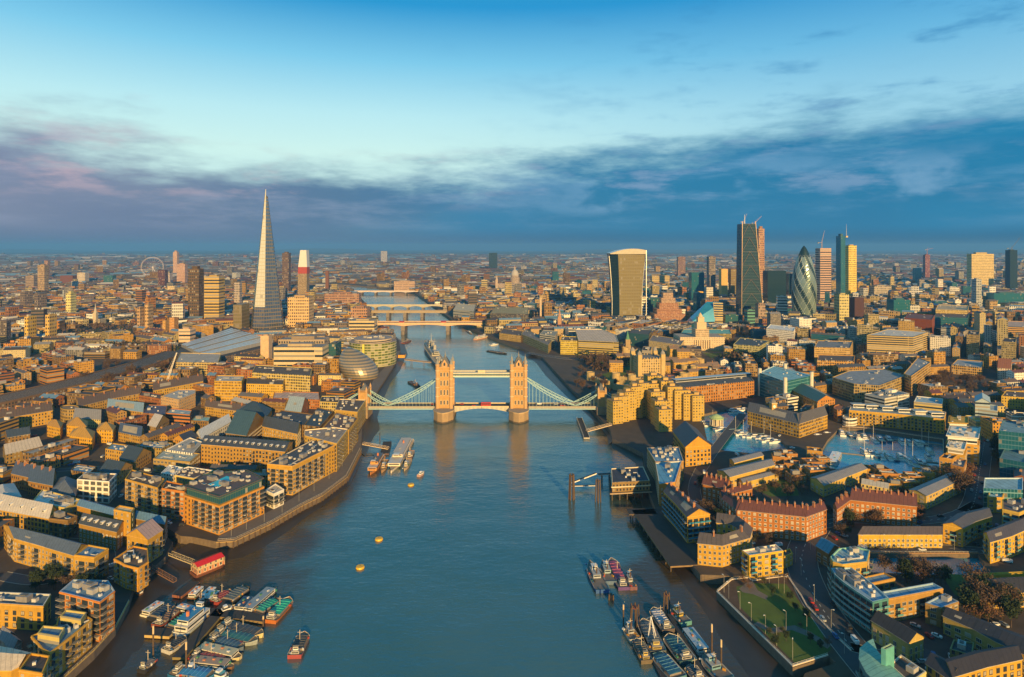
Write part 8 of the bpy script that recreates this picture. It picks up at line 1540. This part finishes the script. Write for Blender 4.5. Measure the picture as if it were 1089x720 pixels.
for cx, cy, L, dpt, th, off, s_, tp in CAND:
    if blocked(cx, cy, L, dpt, th, .8 if cy < 1000 else .3): continue
    city = 0 < cx-180 < 1500 and 900 < cy < 2600
    h = rc_.uniform(8, 14) if cy < 800 else rc_.uniform(8, 17)
    if off: h *= 1.35
    if city: h *= rc_.uniform(1.1, 1.9)
    if cy > 2600: h = rc_.uniform(9, 20)
    if rc_.random() < tp*(2.5 if city else 1) and cy > 900: h = rc_.uniform(30, 60); L, dpt = min(L, 24*s_**.5), min(dpt, 20*s_**.5)
    # keep sight lines to the hand built landmarks
    if 560 < px(cx, cy, G)[0] < 820 and 700 < cy < 1500: h = min(h, 18)
    if cy < 560: h = min(h, 9.5)
    q = quadpoly(cx, cy, L, dpt, th); add_grid(q)
    kind = 'flat' if off or rc_.random() < .4 else 'gable'; placed.append((cx, cy, L, dpt, th, h, kind))
size_of = lambda p: (abs(math.cos(p[4]))*p[2]+abs(math.sin(p[4]))*p[3])*(p[5]+8)/p[1]**2
inview = lambda p: -5 < px(p[0], p[1], G)[0] < 1094 and px(p[0], p[1], G+p[5])[1] < 722
vis = sorted([p for p in placed if inview(p)], key=size_of, reverse=True)
NIND = 290; ind = vis[:NIND]; rest = vis[NIND:]+[p for p in placed if not inview(p) and p[1] > 300]
def style(p):
    w_, wn = palette(p[0], p[1]); k = rc_.uniform(.75, 1.2); w_ = tuple(min(.8, v*k) for v in w_); w_ = (w_[0]*.88, w_[1]*.84, w_[2]*.5) if w_[0] > w_[1] > w_[2]*1.3 else w_
    if 'teal' in wn or wn == 'blue grey': f = 'blue_curtain_facade'
    else: f = rc_.choice(['brick_facade', 'brick_facade', 'warehouse_facade', 'white_trim_facade'] if p[6] == 'gable' else ['brick_facade', 'tower_facade', 'grid_facade', 'ribbon_facade', 'warehouse_facade'])
    if p[1] > 1300: f = FAR.get(f, f)
    rr = rc_.choice(ROOFS[:5]+ROOFS[6:]*2 if p[6] == 'gable' else ROOFS); return w_, wn, f, rr
LM = [('tall glass spire', 277, 350), ('glass egg hall', 378, 400), ('hospital towers', 220, 343), ('striped station roof', 240, 368), ('stone road bridge', 440, 345), ('flared tower', 668, 340), ('wedge tower', 800, 330), ('spiral egg tower', 861, 333), ('square keep', 691, 400), ('clock tower warehouse', 838, 455), ('marina', 945, 482), ('blue rooftop pool', 235, 525), ('white lattice crane', 178, 400), ('domed cathedral', 547, 300), ('stone ziggurat', 713, 345),
      ('mansion block', 820, 560), ('concrete hotel', 700, 450), ('monument building', 747, 370), ('white and red block', 955, 375), ('teal glass office', 835, 415), ('railway viaduct', 60, 420), ('short gold tower pair', 43, 364), ('brown tower pair', 154, 355), ('gold villa blocks', 90, 458), ('white cube block', 100, 520), ('blue grey roofed flats', 50, 590), ('gold perforated tower', 1042, 306), ('narrow basin', 975, 597), ('curved teal building', 905, 625), ('riverside garden', 825, 655), ('white topped flats', 1025, 470), ('long bare wood', 1010, 410), ('layered roof office', 636, 372), ('dark quay block', 542, 335), ('big wheel', 162, 290), ('green crescent roof', 925, 705), ('bright gold square block', 243, 410), ('long gold warehouse', 260, 475)]
def where(X, Y):
    x, y = px(X, Y, G); n, lx, ly = min(LM, key=lambda l: math.hypot(l[1]-x, (l[2]-y)*2.2)); dx, dy = x-lx, (y-ly)*2.2
    return ('right of the ' if dx > 0 else 'left of the ') + n if abs(dx) > abs(dy) else ('in front of the ' if dy > 0 else 'behind the ')+n
ORD = ['nearest', 'second nearest', 'third nearest', 'fourth nearest', 'fifth nearest', 'sixth nearest', 'seventh nearest', 'eighth nearest', 'ninth nearest', 'tenth nearest']
FAR = {'brick_facade': 'coarse_window_facade', 'tower_facade': 'coarse_window_facade', 'grid_facade': 'coarse_window_facade', 'warehouse_facade': 'coarse_window_facade', 'white_trim_facade': 'coarse_window_facade', 'ribbon_facade': 'coarse_ribbon_facade'}
def number_labels(items):
    """items: [(label, distance, setter)]; what would read the same is told apart by its order from the viewer"""
    d = {}
    for it in items: d.setdefault(it[0], []).append(it)
    for lab, L in d.items():
        L.sort(key=lambda i: i[1])
        for k, (l_, _, o) in enumerate(L): o['label'] = l_ if len(L) == 1 else l_+', '+(ORD[k] if k < 10 else '%dth nearest' % (k+1))
todo = []
for p in ind:
    w_, wn, f, rr = style(p); big = p[2]*p[3] > 420; nm = ('office_building' if p[3] > 14 else 'row_house') if p[5] > 0 else ''; nm = 'office_building' if p[3]*p[2] > 380 and p[6] == 'flat' else ('terrace_row' if p[6] == 'gable' else 'flat_roofed_house')
    org = (p[0], p[1], G); root = thing(nm, 'x', {'office_building': 'office building', 'terrace_row': 'terrace', 'flat_roofed_house': 'house'}[nm], org, {'office_building': 'mid sized city blocks', 'terrace_row': 'pitched roof city terraces', 'flat_roofed_house': 'flat roofed city houses'}[nm])
    b, r = MB(), MB(); emit(b, r, *p[:5], p[5], w_, rr[0], p[6], f, True); b.build('wall', root, org); r.build('roof', root, org)
    todo.append(('%s %s with %s roof, %s' % (wn, {'office_building': 'block', 'terrace_row': 'terrace', 'flat_roofed_house': 'house'}[nm], rr[1], where(p[0], p[1])), p[1], root))
number_labels(todo)
b = MB()
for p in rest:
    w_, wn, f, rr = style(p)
    if p[1] > 2600: k = .6; w_ = tuple(v*k for v in w_)  # far walls darkened: likely cloud shade is put into their colour
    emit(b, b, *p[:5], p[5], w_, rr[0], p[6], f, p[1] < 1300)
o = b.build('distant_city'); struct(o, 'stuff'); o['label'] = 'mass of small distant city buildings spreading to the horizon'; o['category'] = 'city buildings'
# low hills on the horizon
b = MB(); hr = random.Random(5)
for k in range(60):
    x0 = -30000+k*1000; h0, h1 = [60+50*math.sin(i*.37)+30*math.sin(i*.93+1) for i in (k, k+1)]
    b.face([(x0, 26500, 4), (x0+1000, 26500, 4), (x0+1000, 28500, h1), (x0, 28500, h0)], 'soil'); b.face([(x0, 28500, h0), (x0+1000, 28500, h1), (x0+1000, 30500, 4), (x0, 30500, 4)], 'soil')
struct(b.build('hills'))

# ---------------------------------------------------------------- trees
for nm, c in (('bare_twigs', (0.105, 0.066, 0.042)), ('russet_twigs', (0.15, 0.075, 0.035)), ('evergreen_leaves', (0.028, 0.045, 0.016)), ('olive_leaves', (0.07, 0.07, 0.02)), ('bark', (0.08, 0.055, 0.04))): mat(nm, c, 0.95, var=.55, scale=.8)
tr = random.Random(3)
def rq(b, c, s, m, el=1.0):
    u = Vector((tr.uniform(-1, 1), tr.uniform(-1, 1), tr.uniform(-1, 1))).normalized(); v = u.cross(Vector((tr.uniform(-1, 1), tr.uniform(-1, 1), tr.uniform(-1, 1)))).normalized(); u *= s*el; v *= s*.5
    b.face([c-u-v, c+u-v, c+u+v, c-u+v], m)
def make_tree(kind, H, Rr, n):
    tk, cr = MB(), MB(); ends = []
    tk.bar((0, 0, 0), (0, 0, H*.35), H*.022, 'bark', n=6, r2=H*.016)
    for k in range(9):
        a = k*2.4+tr.uniform(-.3, .3); z0 = H*tr.uniform(.22, .5); e = Vector((math.cos(a)*Rr*tr.uniform(.4, .8), math.sin(a)*Rr*tr.uniform(.4, .8), H*tr.uniform(.5, .92))); tk.bar((0, 0, z0), e, H*.010, 'bark', n=4, r2=H*.004); ends.append(e)
        for j in range(3): f = e+Vector((tr.uniform(-1, 1), tr.uniform(-1, 1), tr.uniform(-.2, .9)))*Rr*.45; tk.bar(e.lerp(Vector((0, 0, z0)), .3), f, H*.005, 'bark', n=3, r2=H*.002); ends.append(f)
    tk.bar((0, 0, H*.3), (0, 0, H*.9), H*.014, 'bark', n=4, r2=H*.004)
    leafy = kind in ('evergreen_leaves', 'olive_leaves')
    for k in range(n):
        e = ends[tr.randrange(len(ends))]; s = Rr*(.42 if leafy else .36); c = e+Vector((tr.gauss(0, s*.55), tr.gauss(0, s*.55), tr.gauss(0, s*.5)))
        if c.z < H*.15: continue
        rq(cr, c, (.42 if leafy else .30)*H/12, kind, 1.0 if leafy else 1.7)
    a, b = tk.build('trunk'), cr.build('crown'); ms = (a.data, b.data); bpy.data.objects.remove(a); bpy.data.objects.remove(b); return ms
TM = {k: [make_tree(k, H, Rr, n) for H, Rr, n in [(a, b, int(c*1.5)) for a, b, c in v]] for k, v in {'bare_twigs': [(12, 4.8, 520), (14, 5.5, 600), (10, 4.2, 420)], 'russet_twigs': [(11, 4.5, 460), (9, 4, 380)], 'evergreen_leaves': [(10, 3.4, 900), (12, 3.0, 900)], 'olive_leaves': [(7, 3.2, 520)]}.items()}
TN = {'bare_twigs': 'bare brown winter tree', 'russet_twigs': 'russet twiggy tree', 'evergreen_leaves': 'dark evergreen tree', 'olive_leaves': 'small olive green tree'}
def on_building(p, r=2.0):
    for e in GRID.get((int(p[0]//CELL), int(p[1]//CELL)), ()):
        if e[0]-r <= p[0] <= e[1]+r and e[2]-r <= p[1] <= e[3]+r and inside(p, e[4]): return True
    return in_river(p)
titems = []; NT_ = 0
def tree(X, Y, kind, s=1.0, lab=None):
    global NT_
    if NT_ >= 298: return
    t, c = tr.choice(TM[kind]); root = thing('tree', 'x', 'tree', (X, Y, G), TN[kind].replace('tree', 'trees'), tr.uniform(0, 6.28)); s *= tr.uniform(.8, 1.2); root.scale = (s, s, s); mesh_obj('trunk', t, root); mesh_obj('crown', c, root); NT_ += 1
    titems.append((TN[kind]+' '+(lab or where(X, Y)), Y, root))
ALLOW = [e[4] for e in EXCL]
def scatter(x0, y0, x1, y1, n, kinds, s=1.0, free=True, lab=None):
    k = t = 0
    while k < n and t < n*12:
        t += 1; p = P(tr.uniform(x0, x1), tr.uniform(y0, y1))
        if in_river(p) or (free and on_building(p)): continue
        tree(p.x, p.y, tr.choice(kinds), s, lab); k += 1
BR, RU, EV, OL = 'bare_twigs', 'russet_twigs', 'evergreen_leaves', 'olive_leaves'
for k in range(26):
    p = P(tr.uniform(600, 655), tr.uniform(388, 426))
    if not in_river((p.x-6, p.y)) and not any(inside(p, q[4]) for q in EXCL[:-4]): tree(p.x, p.y, tr.choice([BR, BR, RU]), .8)
scatter(112, 391, 180, 405, 22, [BR, RU]); scatter(80, 404, 130, 412, 10, [RU, BR]); scatter(972, 404, 1050, 424, 26, [BR, BR, RU]); scatter(638, 388, 672, 410, 16, [BR]); scatter(668, 412, 740, 420, 9, [BR, EV]); scatter(1012, 502, 1050, 528, 14, [BR, RU]); scatter(742, 520, 772, 560, 12, [BR, EV], .8); scatter(1028, 632, 1085, 668, 16, [BR, RU, EV]); scatter(940, 600, 1040, 622, 16, [EV, BR, RU], .8)
scatter(800, 508, 850, 530, 8, [BR, OL], .7, False); scatter(745, 610, 1030, 615, 0, [BR]); scatter(35, 600, 110, 632, 10, [BR, EV], .8); scatter(716, 356, 732, 368, 5, [BR]); scatter(762, 362, 782, 374, 8, [BR]); scatter(840, 372, 870, 384, 8, [BR]); scatter(1040, 470, 1062, 498, 6, [BR, EV]); scatter(858, 548, 905, 572, 9, [EV, OL, BR], .6); scatter(900, 548, 985, 560, 9, [BR, RU], .7); scatter(780, 575, 860, 584, 5, [BR, OL], .5)
scatter(560, 384, 640, 396, 12, [BR], .9); scatter(340, 408, 392, 422, 6, [BR], .6); scatter(925, 510, 985, 528, 10, [BR, OL], .55); scatter(825, 510, 870, 540, 6, [RU, BR], .6)
p = P(902, 560); tree(p.x, p.y, EV, 1.1, 'standing alone between the two red brick mansion blocks')
for x, y in ((790, 622), (797, 628), (812, 621), (835, 618), (822, 634), (818, 676), (826, 680), (832, 674), (836, 682), (824, 688), (872, 692), (880, 688), (862, 684), (851, 668), (858, 661), (846, 650), (840, 640)): p = P(x, y); tree(p.x, p.y, tr.choice([OL, RU, EV]), .42, 'in the riverside garden')
scatter(20, 450, 400, 545, 22, [BR, RU, EV], .55); scatter(700, 450, 1089, 560, 18, [BR, RU], .55); scatter(880, 640, 1089, 715, 16, [BR, EV, OL], .5); scatter(0, 545, 180, 640, 14, [BR, RU], .55); scatter(0, 380, 400, 450, 10, [BR, RU], .8); scatter(600, 370, 1089, 450, 10, [BR], .8)
number_labels(titems)
b = MB()
for k in range(2600):
    Y = 1000*math.exp(tr.uniform(0, 2.1)); X = tr.uniform(-.9, .9)*Y
    if tr.random() < .55: wx, wy, wr = tr.choice(WOODS); X, Y = wx+tr.gauss(0, wr*.7), wy+tr.gauss(0, wr*.7)
    if Y < 900 or on_building((X, Y), 0): continue
    s = 1+Y/2500
    for j in range(16): rq(b, Vector((X+tr.gauss(0, 3.2*s), Y+tr.gauss(0, 3.2*s), G+abs(tr.gauss(6, 3)))), 1.5*s, 'bare_twigs' if k % 5 else 'evergreen_leaves', 1.2)
o = b.build('distant_woods'); struct(o, 'stuff'); o['label'] = 'far bare trees between the distant buildings'; o['category'] = 'woods'

# ---------------------------------------------------------------- cars, lamps, buses
def car_mesh(c, van=False):
    b = MB(); L, Wd = (5.2, 2.0) if van else (4.4, 1.8); h = 1.5 if van else .75
    b.prism([(-L/2, -Wd/2+.2), (-L/2+.3, -Wd/2), (L/2-.5, -Wd/2), (L/2, -Wd/2+.35), (L/2, Wd/2-.35), (L/2-.5, Wd/2), (-L/2+.3, Wd/2), (-L/2, Wd/2-.2)], .35, .35+h, 'paint', c, 'paint'); body = b.build('body'); me = [('body', body.data)]; bpy.data.objects.remove(body)
    b = MB(); x0, x1, z0, z1 = (-L/2+.2, L/2-1.1, .35+h, 2.0) if van else (-L/2+.6, L/2-1.3, 1.1, 1.55)
    q0 = [(x0, -Wd/2+.12), (x1, -Wd/2+.12), (x1, Wd/2-.12), (x0, Wd/2-.12)]; q1 = [(x0+.35, -Wd/2+.3), (x1-.6, -Wd/2+.3), (x1-.6, Wd/2-.3), (x0+.35, Wd/2-.3)]
    for i in range(4): j = (i+1) % 4; b.face([(*q0[i], z0), (*q0[j], z0), (*q1[j], z1), (*q1[i], z1)], 'window_glass')
    b.face([(*p, z1) for p in q1], 'paint', c); o = b.build('cabin'); me.append(('cabin', o.data)); bpy.data.objects.remove(o)
    b = MB(); b.bar((0, -.12, 0), (0, .12, 0), .34, 'rail', n=8); o = b.build('wheel'); me.append(('wheel', o.data)); bpy.data.objects.remove(o); return me, L, Wd
CARS = {k: car_mesh(c, v) for k, (c, v) in {'white': ((0.75, 0.75, 0.75), False), 'black': ((0.03, 0.03, 0.035), False), 'silver': ((0.4, 0.42, 0.44), False), 'red': ((0.4, 0.03, 0.02), False), 'blue': ((0.03, 0.1, 0.3), False), 'white van': ((0.75, 0.75, 0.74), True)}.items()}
citems = []
def car(k, X, Y, a, wh):
    ms, L, Wd = CARS[k]; root = thing('van' if 'van' in k else 'car', 'x', 'van' if 'van' in k else 'car', (X, Y, G+.03), 'cars '+wh, a); mesh_obj('body', ms[0][1], root); mesh_obj('cabin', ms[1][1], root)
    if Y < 600:
        for s in (-1, 1):
            for t in (-1, 1): mesh_obj('wheel', ms[2][1], root, (s*L*.32, t*(Wd/2-.05), .34))
    citems.append(('%s %s' % (k if 'van' in k else k+' car', wh), Y, root))
def cars_on(pts_px, wh, n, wd):
    pts = [P(*p) for p in pts_px]
    for k in range(n):
        i = tr.randrange(len(pts)-1); a, c = pts[i], pts[i+1]; d = (c-a).normalized(); s = tr.choice([-1, 1]); p = a.lerp(c, tr.random())+Vector((-d.y, d.x))*s*wd*tr.choice([.25, .42])
        if on_building(p, 0) and False: continue
        if any(math.hypot(p.x-q[2].location.x, p.y-q[2].location.y) < 5.5 for q in citems): continue
        car(tr.choice(list(CARS)), p.x, p.y, math.atan2(d.y, d.x)+(0 if s > 0 else math.pi), wh)
cars_on([(864, 630), (880, 655), (905, 688)], 'on the riverside road beside the garden', 9, 15); cars_on([(1047, 470), (1042, 500), (1037, 530)], 'on the street right of the marina', 13, 11); cars_on([(915, 582), (960, 583), (1010, 583)], 'in front of the low yellow terrace', 9, 7); cars_on([(868, 560), (905, 553), (950, 556), (1010, 550)], 'on the lane behind the mansion blocks', 8, 8)
cars_on([(637, 432), (700, 400), (770, 388), (830, 384), (905, 392)], 'on the main road past the fortress', 22, 12); cars_on([(0, 612), (40, 618), (75, 612), (125, 600)], 'in the street of the lower left blocks', 9, 7); cars_on([(130, 497), (160, 500), (205, 505), (285, 488)], 'in the lane behind the rooftop pool', 9, 6); cars_on([(390, 431.5), (330, 433), (260, 425)], 'on the southern bridge approach', 10, 9); cars_on([(975, 690), (1000, 700), (995, 680), (970, 670)], 'parked in the lower right courtyard', 9, 10); cars_on([(1062, 440), (1050, 455), (1045, 470)], 'in the car park at the right edge', 10, 14); cars_on([(745, 500), (742, 535), (765, 545)], 'in the shaded lane beside the slate roofed range', 6, 7)
for (x0, y0, x1, y1, n, wh) in ((10, 455, 380, 560, 55, 'in the lanes of the left bank'), (700, 430, 1085, 600, 60, 'in the lanes right of the river'), (900, 640, 1085, 715, 14, 'in the yards at the lower right'), (0, 560, 120, 640, 10, 'in the yards at the lower left')):
    k = t = 0
    while k < n and t < n*15:
        t += 1; p = P(tr.uniform(x0, x1), tr.uniform(y0, y1))
        if on_building(p, 2) or on_building((p.x+3, p.y), 2) or on_building((p.x-3, p.y), 2) or on_building((p.x, p.y-3), 2): continue
        car(tr.choice(list(CARS)), p.x, p.y, tr.choice([.1, 1.7, .9, -.4]), wh); k += 1
for k in range(16): x = XL+20+(XR-XL-40)*tr.random(); (abs(x-XA) < 13 or abs(x-XB) < 13) or [car(c, x, BY+s*3.2, 0 if s < 0 else math.pi, 'on the stone towered bridge') for c, s in [(tr.choice(list(CARS)), tr.choice([-1, 1]))]]
for q in citems:
    if 'stone towered' in q[0]: q[2].location.z = ZD+.05
number_labels(citems)
def bus(X, Y, z, a, lab):
    root = thing('double_decker_bus', lab, 'bus', (X, Y, z), 'red double decker buses', a); b = MB(); b.box(0, 0, .4, 11, 2.5, 4, 0, 'paint', (0.55, 0.03, 0.02)); b.build('body', root); b = MB()
    for z0 in (1.5, 3.0): b.box(0, 0, z0, 10.4, 2.56, .8, 0, 'window_glass'); b.box(0, 0, z0+.05, 11.06, 2.2, .7, 0, 'window_glass')
    b.build('window_band', root)
    for s in (-3.6, 3.4):
        for t in (-1.2, 1.2): b = MB(); b.bar((s, t-.15, .5), (s, t+.15, .5), .5, 'rail', n=8); b.build('wheel', root)
bus(xat(517, BY), BY-3.5, ZD, 0, 'red double decker bus in the middle of the stone towered bridge'); bus(xat(428, 1329), 1320, 24, 0, 'red double decker bus on the left half of the far road bridge'); bus(xat(472, 1329), 1322, 24, 0, 'red double decker bus on the right half of the far road bridge')
def lamp(X, Y, h, z=G):
    b = MB(); b.bar((0, 0, 0), (0, 0, h), .09, 'paint', (0.40, 0.38, 0.32), 6, .06); b.bar((0, 0, h), (.9, 0, h+.2), .07, 'paint', (.6, .58, .5)); pole = b.build('pole'); me = pole.data; bpy.data.objects.remove(pole); return me
LMP = lamp(0, 0, 9); b = MB(); b.box(1.0, 0, 9.1, .8, .35, .2, 0, 'paint', (0.75, 0.73, 0.65)); o = b.build('lamp_head'); LH = o.data; bpy.data.objects.remove(o)
litems = []
def lamps(L, wh):
    for x, y in L: p = P(x, y); root = thing('street_lamp', 'x', 'street lamp', (p.x, p.y, G), 'street lamps '+wh, tr.uniform(0, 6)); mesh_obj('pole', LMP, root); mesh_obj('lamp_head', LH, root); litems.append(('pale street lamp '+wh, p.y, root))
lamps([(770, 630), (775, 637), (787, 648), (799, 661), (814, 674), (826, 687), (843, 702), (818, 621), (834, 631), (836, 670), (858, 675), (828, 626)], 'in the riverside garden'); lamps([(852, 612), (866, 640), (884, 668), (862, 585), (898, 695), (846, 598)], 'along the riverside road'); lamps([(246, 570), (262, 563), (281, 555), (300, 545), (318, 533), (334, 522), (350, 509), (364, 496), (375, 480)], 'on the left promenade'); lamps([(915, 585), (940, 585), (965, 585), (990, 585), (1015, 585)], 'by the narrow basin')
number_labels(litems)
# ---------------------------------------------------------------- haze
hz = bpy.data.materials.new('haze'); hz.use_nodes = True; hz.node_tree.nodes.clear(); N = NT(hz.node_tree)
vo = N.new('ShaderNodeVolumePrincipled'); vo.inputs['Color'].default_value = (0.17, 0.50, 1.0, 1); vo.inputs['Density'].default_value = 6.0e-5; vo.inputs['Anisotropy'].default_value = 0.0
oo = N.new('ShaderNodeOutputMaterial'); N.l.new(vo.outputs[0], oo.inputs['Volume']); MATS['haze'] = hz
b = MB(); b.box(0, 15000, -5.2, 64400, 32400, 345, 0, 'haze', cap='haze'); o = b.build('haze'); struct(o, 'stuff')
